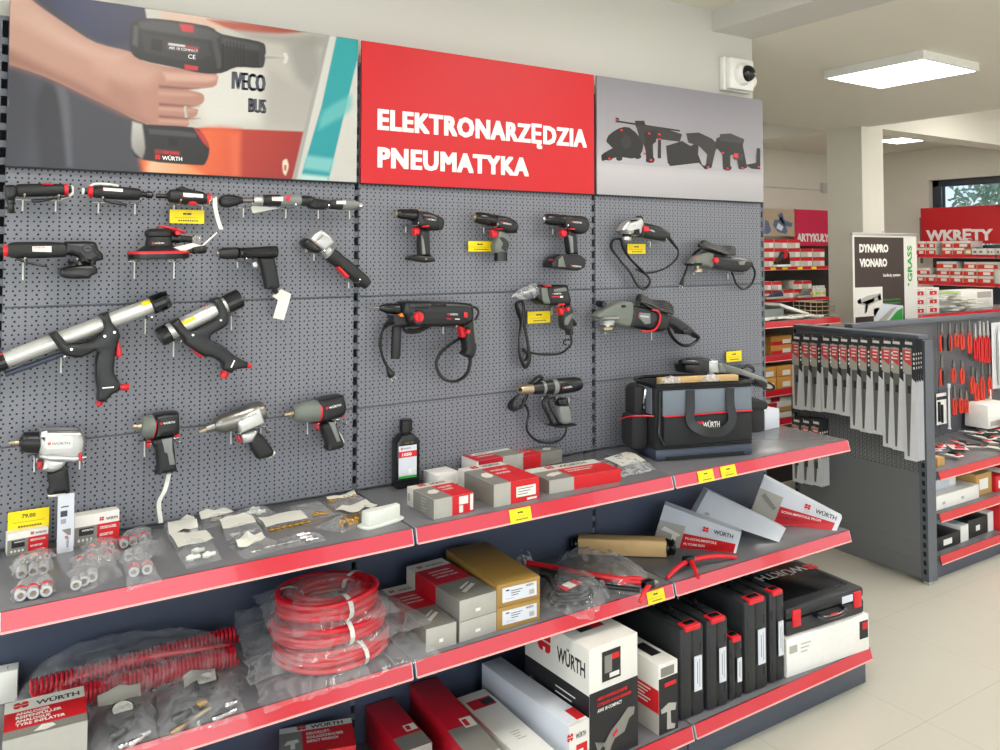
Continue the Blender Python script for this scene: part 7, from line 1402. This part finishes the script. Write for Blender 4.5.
for r in range(3):
    for k,(u0,u1) in enumerate(((914,926),(926.5,939.5))):
        a_, c_ = PY(u0,300,1.16), PY(u1,300,1.16); crate(Iw,a_.x,1.16,zC+.069*r,c_.x-a_.x-.003,.2,.067,'p_white',RW,'carton','white and red carton, %s column of the %s layer beside the banner' % (ORD[k],('bottom','middle','top')[r]),'white and red cartons beside the banner')
for k in range(9):
    a_ = PY(942+rn.uniform(0,34),300,1.15); M_ = Matrix.Translation((a_.x,1.17+.03*rn.random(),zC+.004+.016*k)) @ Matrix.Rotation(rn.uniform(-.4,.4),4,'Z'); b = MB(); b.box((-.11,-.02,0),(.13,.12,.013),rn.choice(('wh','film_label','p_white2')),b=.004); b.box((-.05,-.022,.002),(.04,-.018,.011),rn.choice(('champ','brass','p_lgrey')));
    if k == 8: b.box((-.1,-.02,.013),(.1,.1,.02),'lime',b=.003)
    b.v=[M_@v for v in b.v]; one(b,'parts_bag','flat bag of parts, %s from the bottom of the heap behind the banner' % ORD[k] if k<8 else 'yellow-green packet on top of the heap of bags behind the banner','parts bag',M_.translation,'bags heaped behind the banner')
a_, c_ = PY(961,300,1.3), PY(993,300,1.3); crate(Iw,a_.x,1.30,zC,c_.x-a_.x,.2,.155,'wh',[('f',.5,.55,.95,.9,'p_lgrey')]+[('f',.55+.06*k,.1,.56+.06*k,.5,'p_lgrey') for k in range(6)],'carton','large white carton with a small printed grid behind the heap of bags')
# ---------------------------------------------------------------- shoe rack by the far wall
SY = 4.15; FS = frame(0, SY+.37, 0)
b = MB(); b.box((7.4,SY+.37,.0),(9.9,SY+.40,1.85),'rackback'); one(b,'back_panel','dark back panel of the shoe rack by the far wall','back panel',(8.5,SY+.38,0))
zs1 = PY(790,266.5,SY).z; zs2 = PY(790,298,SY).z
for z,nm in ((zs1,'upper'),(zs2,'lower')): rshelf(FS,7.42,9.6,z,.37,nm+' shoe shelf with a red channel by the far wall','shoe shelves')
rshelf(FS,7.42,9.6,.62,.37,'low shoe shelf hidden behind the nearer racks','shoe shelves')
vs_ = view(755,200,6.8125)
def hd(u0,v0,u1,v1,m,nm,lab,fn=None):
    a_, c_ = PY(*vs_(u0,v1),SY+.3), PY(*vs_(u1,v0),SY+.3); b = MB(); b.box((a_.x,SY+.3,a_.z),(c_.x,SY+.32,c_.z),m)
    if fn: fn(b,a_.x,c_.x,a_.z,c_.z,SY+.2985)
    one(b,nm,lab,'sign',(a_.x,SY+.3,a_.z))
def shoeart(b,x0,x1,z0,z1,y):
    W, H = x1-x0, z1-z0
    for P in ([(.05,.1),(.2,.05),(.3,.2),(.22,.55),(.12,.6),(.1,.3)],[(.35,.4),(.5,.15),(.75,.08),(.78,.2),(.7,.5),(.6,.75),(.5,.6),(.4,.62)],[(.5,.8),(.62,.9),(.7,.6),(.95,.5),(.9,.35),(.7,.4),(.55,.6)]): b.poly([(x0+u*W,y,z0+v*H) for u,v in P],'jean')
    b.poly([(x0+u*W,y-.002,z0+v*H) for u,v in ((.45,.3),(.6,.2),(.66,.35),(.5,.5))],'p_white2')
hd(40,68,268,245,'wood','header_picture','header picture of blue shoes on wooden boards above the shoe rack',shoeart)
hd(275,75,560,312,'pinkish','header_sign','red header sign reading ARTYKUŁY above the shoe rack',lambda b,x0,x1,z0,z1,y: b.text('ARTYKUŁY',(x0+.03,y,z0+(z1-z0)*.13),(1,0,0),(0,0,1),(z1-z0)*.21,'wh',.05,fit=(x1-x0)*.76))
SB = [('f',0,.62,1,1,'p_red'),('f',0,.62,.0,.62,'p_red'),('f',.62,.05,.98,.6,'wh')]
def shoes(rows):
    for nm,z,v0,v1,xs in rows:
        a0 = PY(*vs_(60,v1),SY).z; h = PY(*vs_(60,v0),SY).z - a0
        for k,(u0,u1) in enumerate(xs):
            a_, c_ = PY(*vs_(u0,v1),SY+.01), PY(*vs_(u1,v1),SY+.01); crate(Iw,a_.x,SY+.01,z,c_.x-a_.x-.006,.3,h-.004,'glove',SB,'shoe_box','red-topped shoe box, %s in the %s' % (ORD[k],nm),'shoe boxes by the far wall')
X5 = [(44,130),(132,222),(224,308),(310,392),(394,476)]
hb = PY(*vs_(60,388),SY).z - PY(*vs_(60,452),SY).z
shoes((('bottom row of the upper shoe shelf',zs1,388,452,X5),('middle row of the upper shoe shelf',zs1+hb,322,386,X5),('top row of the upper shoe shelf',zs1+2*hb,252,316,X5[:3]),('bottom row of the lower shoe shelf',zs2,597,656,[(44,114),(116,184),(194,262),(264,326),(328,388)]),('top row of the lower shoe shelf',zs2+hb*.93,535,594,[(44,114),(116,184),(262,325),(327,388)])))
def shoe(u0,u1,vb,vt,z,m,sole,lab,extra=None):
    a_, c_ = PY(*vs_(u0,vb),SY-.02), PY(*vs_(u1,vb),SY-.02); L = c_.x-a_.x; H = PY(*vs_(u0,vt),SY-.02).z - a_.z; t = thing('shoe',lab,'shoe',(a_.x,SY-.02,z)); b = MB()
    b.solid([(a_.x,z+.02),(a_.x+L*.02,z+H*.35),(a_.x+L*.3,z+H*.55),(a_.x+L*.5,z+H*.95),(a_.x+L*.8,z+H),(a_.x+L*.97,z+H*.9),(a_.x+L,z+.02)],SY-.06,SY+.005,m,.02,3); 
    if extra: b.solid([(a_.x+L*.45,z+H*.5),(a_.x+L*.55,z+H*.98),(a_.x+L*.8,z+H*1.05),(a_.x+L*.75,z+H*.6)],SY-.065,SY-.02,extra,.005,2)
    b.build('upper',t); b = MB(); b.solid([(a_.x-.006,z),(a_.x-.006,z+.025),(a_.x+L,z+.03),(a_.x+L+.004,z)],SY-.065,SY+.008,sole,.008,1); b.build('sole',t)
shoe(135,226,450,345,zs1,'black','wh','black safety shoe with a red tongue on the upper shoe shelf','p_red'); shoe(62,182,660,610,zs2,'h_navy','p_lgrey','dark blue low shoe on the lower shoe shelf'); shoe(282,366,655,600,zs2,'ggreen','p_lgrey','grey-green low shoe on the lower shoe shelf')
for k,u in enumerate((402,425,449,470)):
    a_ = PY(*vs_(u,640),SY+.02); b = MB(); b.lathe((a_.x,SY+.03,zs2),(a_.x,SY+.03,zs2+.14),[(0,.028),(.7,.03),(.8,.018),(.85,.02),(1,.018)],'whiteplastic',12); b.lathe((a_.x,SY+.03,zs2+.03),(a_.x,SY+.03,zs2+.055),[(0,.0305),(1,.0305)],'lime' if k%2 else 'yellow',12)
    one(b,'spray_bottle','white care bottle, %s beside the shoe boxes on the lower shelf' % ORD[k],'bottle',(a_.x,SY+.03,zs2),'care bottles on the shoe rack')
for k,(u0,u1) in enumerate(((48,66),(110,145),(188,224),(292,326),(388,420))):
    a_, c_ = PY(*vs_(u0,470),SY-.02), PY(*vs_(u1,470),SY-.02); b = MB(); b.box((a_.x,SY-.0165,zs1-.036),(c_.x,SY-.013,zs1-.004),'yellow'); one(b,'price_tag','yellow price tag, %s on the upper shoe shelf channel' % ORD[k],'price tag',(a_.x,SY-.015,zs1-.036),'price tags on the shoe shelf')
# ---------------------------------------------------------------- screw shelves on the window wall
WX = 9.98; FW = Matrix.Translation((WX+.36, 0, 0)) @ Matrix.Rotation(-PI/2, 4, 'Z')   # local x runs along -y, local -y faces -x
def wl(y): return -y
zw1 = PX(930,254.5,WX).z; zw2 = PX(930,281.5,WX).z
b = MB(); b.box((WX+.36,-1.2,0),(WX+.38,3.42,1.82),'steel_d'); one(b,'back_panel','grey back panel of the screw shelves under the high window','back panel',(WX+.37,1.5,0))
for z,nm in ((zw1,'upper'),(zw2,'middle'),(.95,'low')):
    for k,(y0,y1) in enumerate(((3.41,2.44),(2.43,1.45),(1.44,.46),(.45,-.5))): rshelf(FW,wl(y0),wl(y1),z,.36,'%s screw shelf with a red channel, %s bay from the far corner' % (nm,ORD[k]),'screw shelves under the high window')
a_, c_ = PX(920.5,210,WX+.33), PX(1000,203,WX+.33); zt_ = (a_.z+c_.z)/2; zb_ = zt_-.47; b = MB(); b.box((WX+.33,-1.15,zb_),(WX+.35,a_.y,zt_),'head_red'); b.text('WKRĘTY',(WX+.328,a_.y-.07,zb_+.05),(0,-1,0),(0,0,1),.13,'wh',.05,fit=.85)
b.box((WX+.345,a_.y-.005,zb_-.25),(WX+.36,a_.y+.025,zt_-.12),'steel'); one(b,'header_sign','long red header sign reading WKRĘTY under the high window','sign',(WX+.33,a_.y,zb_))
WB = [('f',0,0,1,.64,'plred'),('f',.35,.12,.8,.55,'wh')]
def wrow(us, v, z, h, lab, arts=WB, base='p_white'):
    for k,(u0,u1) in enumerate(us):
        y0, y1 = PX(u0,v,WX+.02).y, PX(u1,v,WX+.02).y; M_ = Matrix.Translation((WX+.02,y0,z)) @ Matrix.Rotation(-PI/2,4,'Z'); crate(M_,0,0,0,y0-y1-.004,.28,h-.003,base,arts,'carton',lab % ORD[k],'screw cartons under the high window')
hb_ = .085
wrow([(916,925.5),(926,936),(942,952.5),(953,964.5)],253,zw1,hb_,'red carton with a white lid, %s in the bottom row of the upper screw shelf'); wrow([(917.5,926),(926.5,935.5),(942,953),(953.5,971)],246,zw1+hb_,hb_,'red carton with a white lid, %s in the second row of the upper screw shelf')
wrow([(964.8,971.5)],253,zw1,.075,'yellow carton, %s past the red ones on the upper screw shelf',[('f',.1,.2,.9,.7,'wh')],'amber'); wrow([(972,987),(987.5,995),(995.5,1008)],253,zw1,.078,'cream carton, %s past the yellow one on the upper screw shelf',[('f',.1,.3,.3,.6,'jean'),('f',.5,.3,.7,.6,'jean')],'p_white')
wrow([(915,925),(925.5,936),(936.5,949.5),(950,963),(963.5,977),(977.5,994)],280,zw2,hb_,'red carton with a white lid, %s in the bottom row of the middle screw shelf'); wrow([(915.5,930),(936.5,949.5),(950,963),(963.5,977),(977.5,994)],272,zw2+hb_,hb_,'red carton with a white lid, %s in the second row of the middle screw shelf'); wrow([(936.5,957),(964,977),(977.5,998)],266,zw2+2*hb_,hb_,'red carton with a white lid, %s in the top row of the middle screw shelf'); wrow([(995,1010)],280,zw2,.17,'cream carton, %s at the far side of the middle screw shelf',[])
# ---------------------------------------------------------------- roll-up banner
BY_ = .985; vb = view(840,225,7.14)
a_, c_ = PY(*vb(98,712),BY_), PY(*vb(545,78),BY_); X0_, X1_ = a_.x, c_.x+.0; zt_ = c_.z; t = thing('roll_up_banner','roll-up banner reading DYNAPRO VIONARO with a green GRASS strip','banner',((X0_+X1_)/2,BY_,0)); W = X1_-X0_
mat('ban_br','#3d2f2c',.5,0,.08,4)
b = MB(); b.box((X0_,BY_,.08),(X1_,BY_+.002,zt_),'p_white'); y1 = BY_-.0008
def zc(v): return PY(*vb(300,v),BY_).z
def xc(u): return PY(*vb(u,300),BY_).x
def rq(u0,v0,u1,v1,m,k=0): b.quad([(xc(u0),y1-.0003*k,zc(v1)),(xc(u1),y1-.0003*k,zc(v1)),(xc(u1),y1-.0003*k,zc(v0)),(xc(u0),y1-.0003*k,zc(v0))],m)
rq(104,88,456,700,'ban_br'); rq(104,440,300,645,'p_white',1); rq(235,590,442,720,'p_white',1); b.poly([(xc(u),y1-.0009,zc(v)) for u,v in ((300,560),(445,585),(442,720),(240,720),(240,650))],'p_white2')
b.text('DYNAPRO',(xc(138),y1-.001,zc(192)),(1,0,0),(0,0,1),zc(138)-zc(192),'wh',.06,fit=xc(346)-xc(138)); b.text('VIONARO',(xc(138),y1-.001,zc(294)),(1,0,0),(0,0,1),zc(240)-zc(294),'wh',.06,fit=xc(336)-xc(138)); b.text('Szuflady system',(xc(305),y1-.001,zc(368)),(1,0,0),(0,0,1),zc(348)-zc(368),'wh',.03,fit=xc(428)-xc(305))
for k,v in enumerate((540,566)): b.text(('Nowa prowadnica','przy prowadnicy')[k],(xc(305+12*k),y1-.001,zc(v)),(1,0,0),(0,0,1),zc(526)-zc(540),'green',.03,fit=xc(425-10*k)-xc(305))
for P,m in (([(118,535),(190,500),(285,485),(290,530),(200,570),(180,620),(165,625),(170,565),(125,555)],'p_lgrey'),([(150,545),(285,500),(240,520),(235,545),(195,560),(185,615),(172,620),(178,560)],'green'),([(118,530),(140,515),(150,550),(125,555)],'p_ink'),([(262,505),(285,495),(290,535),(270,540)],'p_grey'),([(245,700),(360,600),(400,590),(300,710)],'p_lgrey'),([(330,700),(400,620),(440,600),(440,700)],'green')):
    b.poly([(xc(u),y1-.0014,zc(v)) for u,v in P],m)
b.text('GRASS',(xc(512),y1-.001,zc(412)),(0,0,1),(-1,0,0),xc(516)-xc(484),'green',.03,fit=zc(145)-zc(412)); b.poly([(xc(486+6*math.cos(k)),y1-.001,zc(432)+.012*math.sin(k)) for k in range(6)],'green')
b.build('banner_sheet',t); b = MB(); b.box((X0_-.01,BY_-.008,zt_),(X1_+.01,BY_+.012,zt_+.018),'sil',b=.003); b.build('top_rail',t); b = MB(); b.box((X0_-.02,BY_-.06,0),(X1_+.02,BY_+.06,.08),'sil',b=.012); b.build('base',t); b = MB(); b.tube([((X0_+X1_)/2,BY_+.02,.05),((X0_+X1_)/2,BY_+.02,zt_+.03)],.006,'sil',8,0); b.build('pole',t)
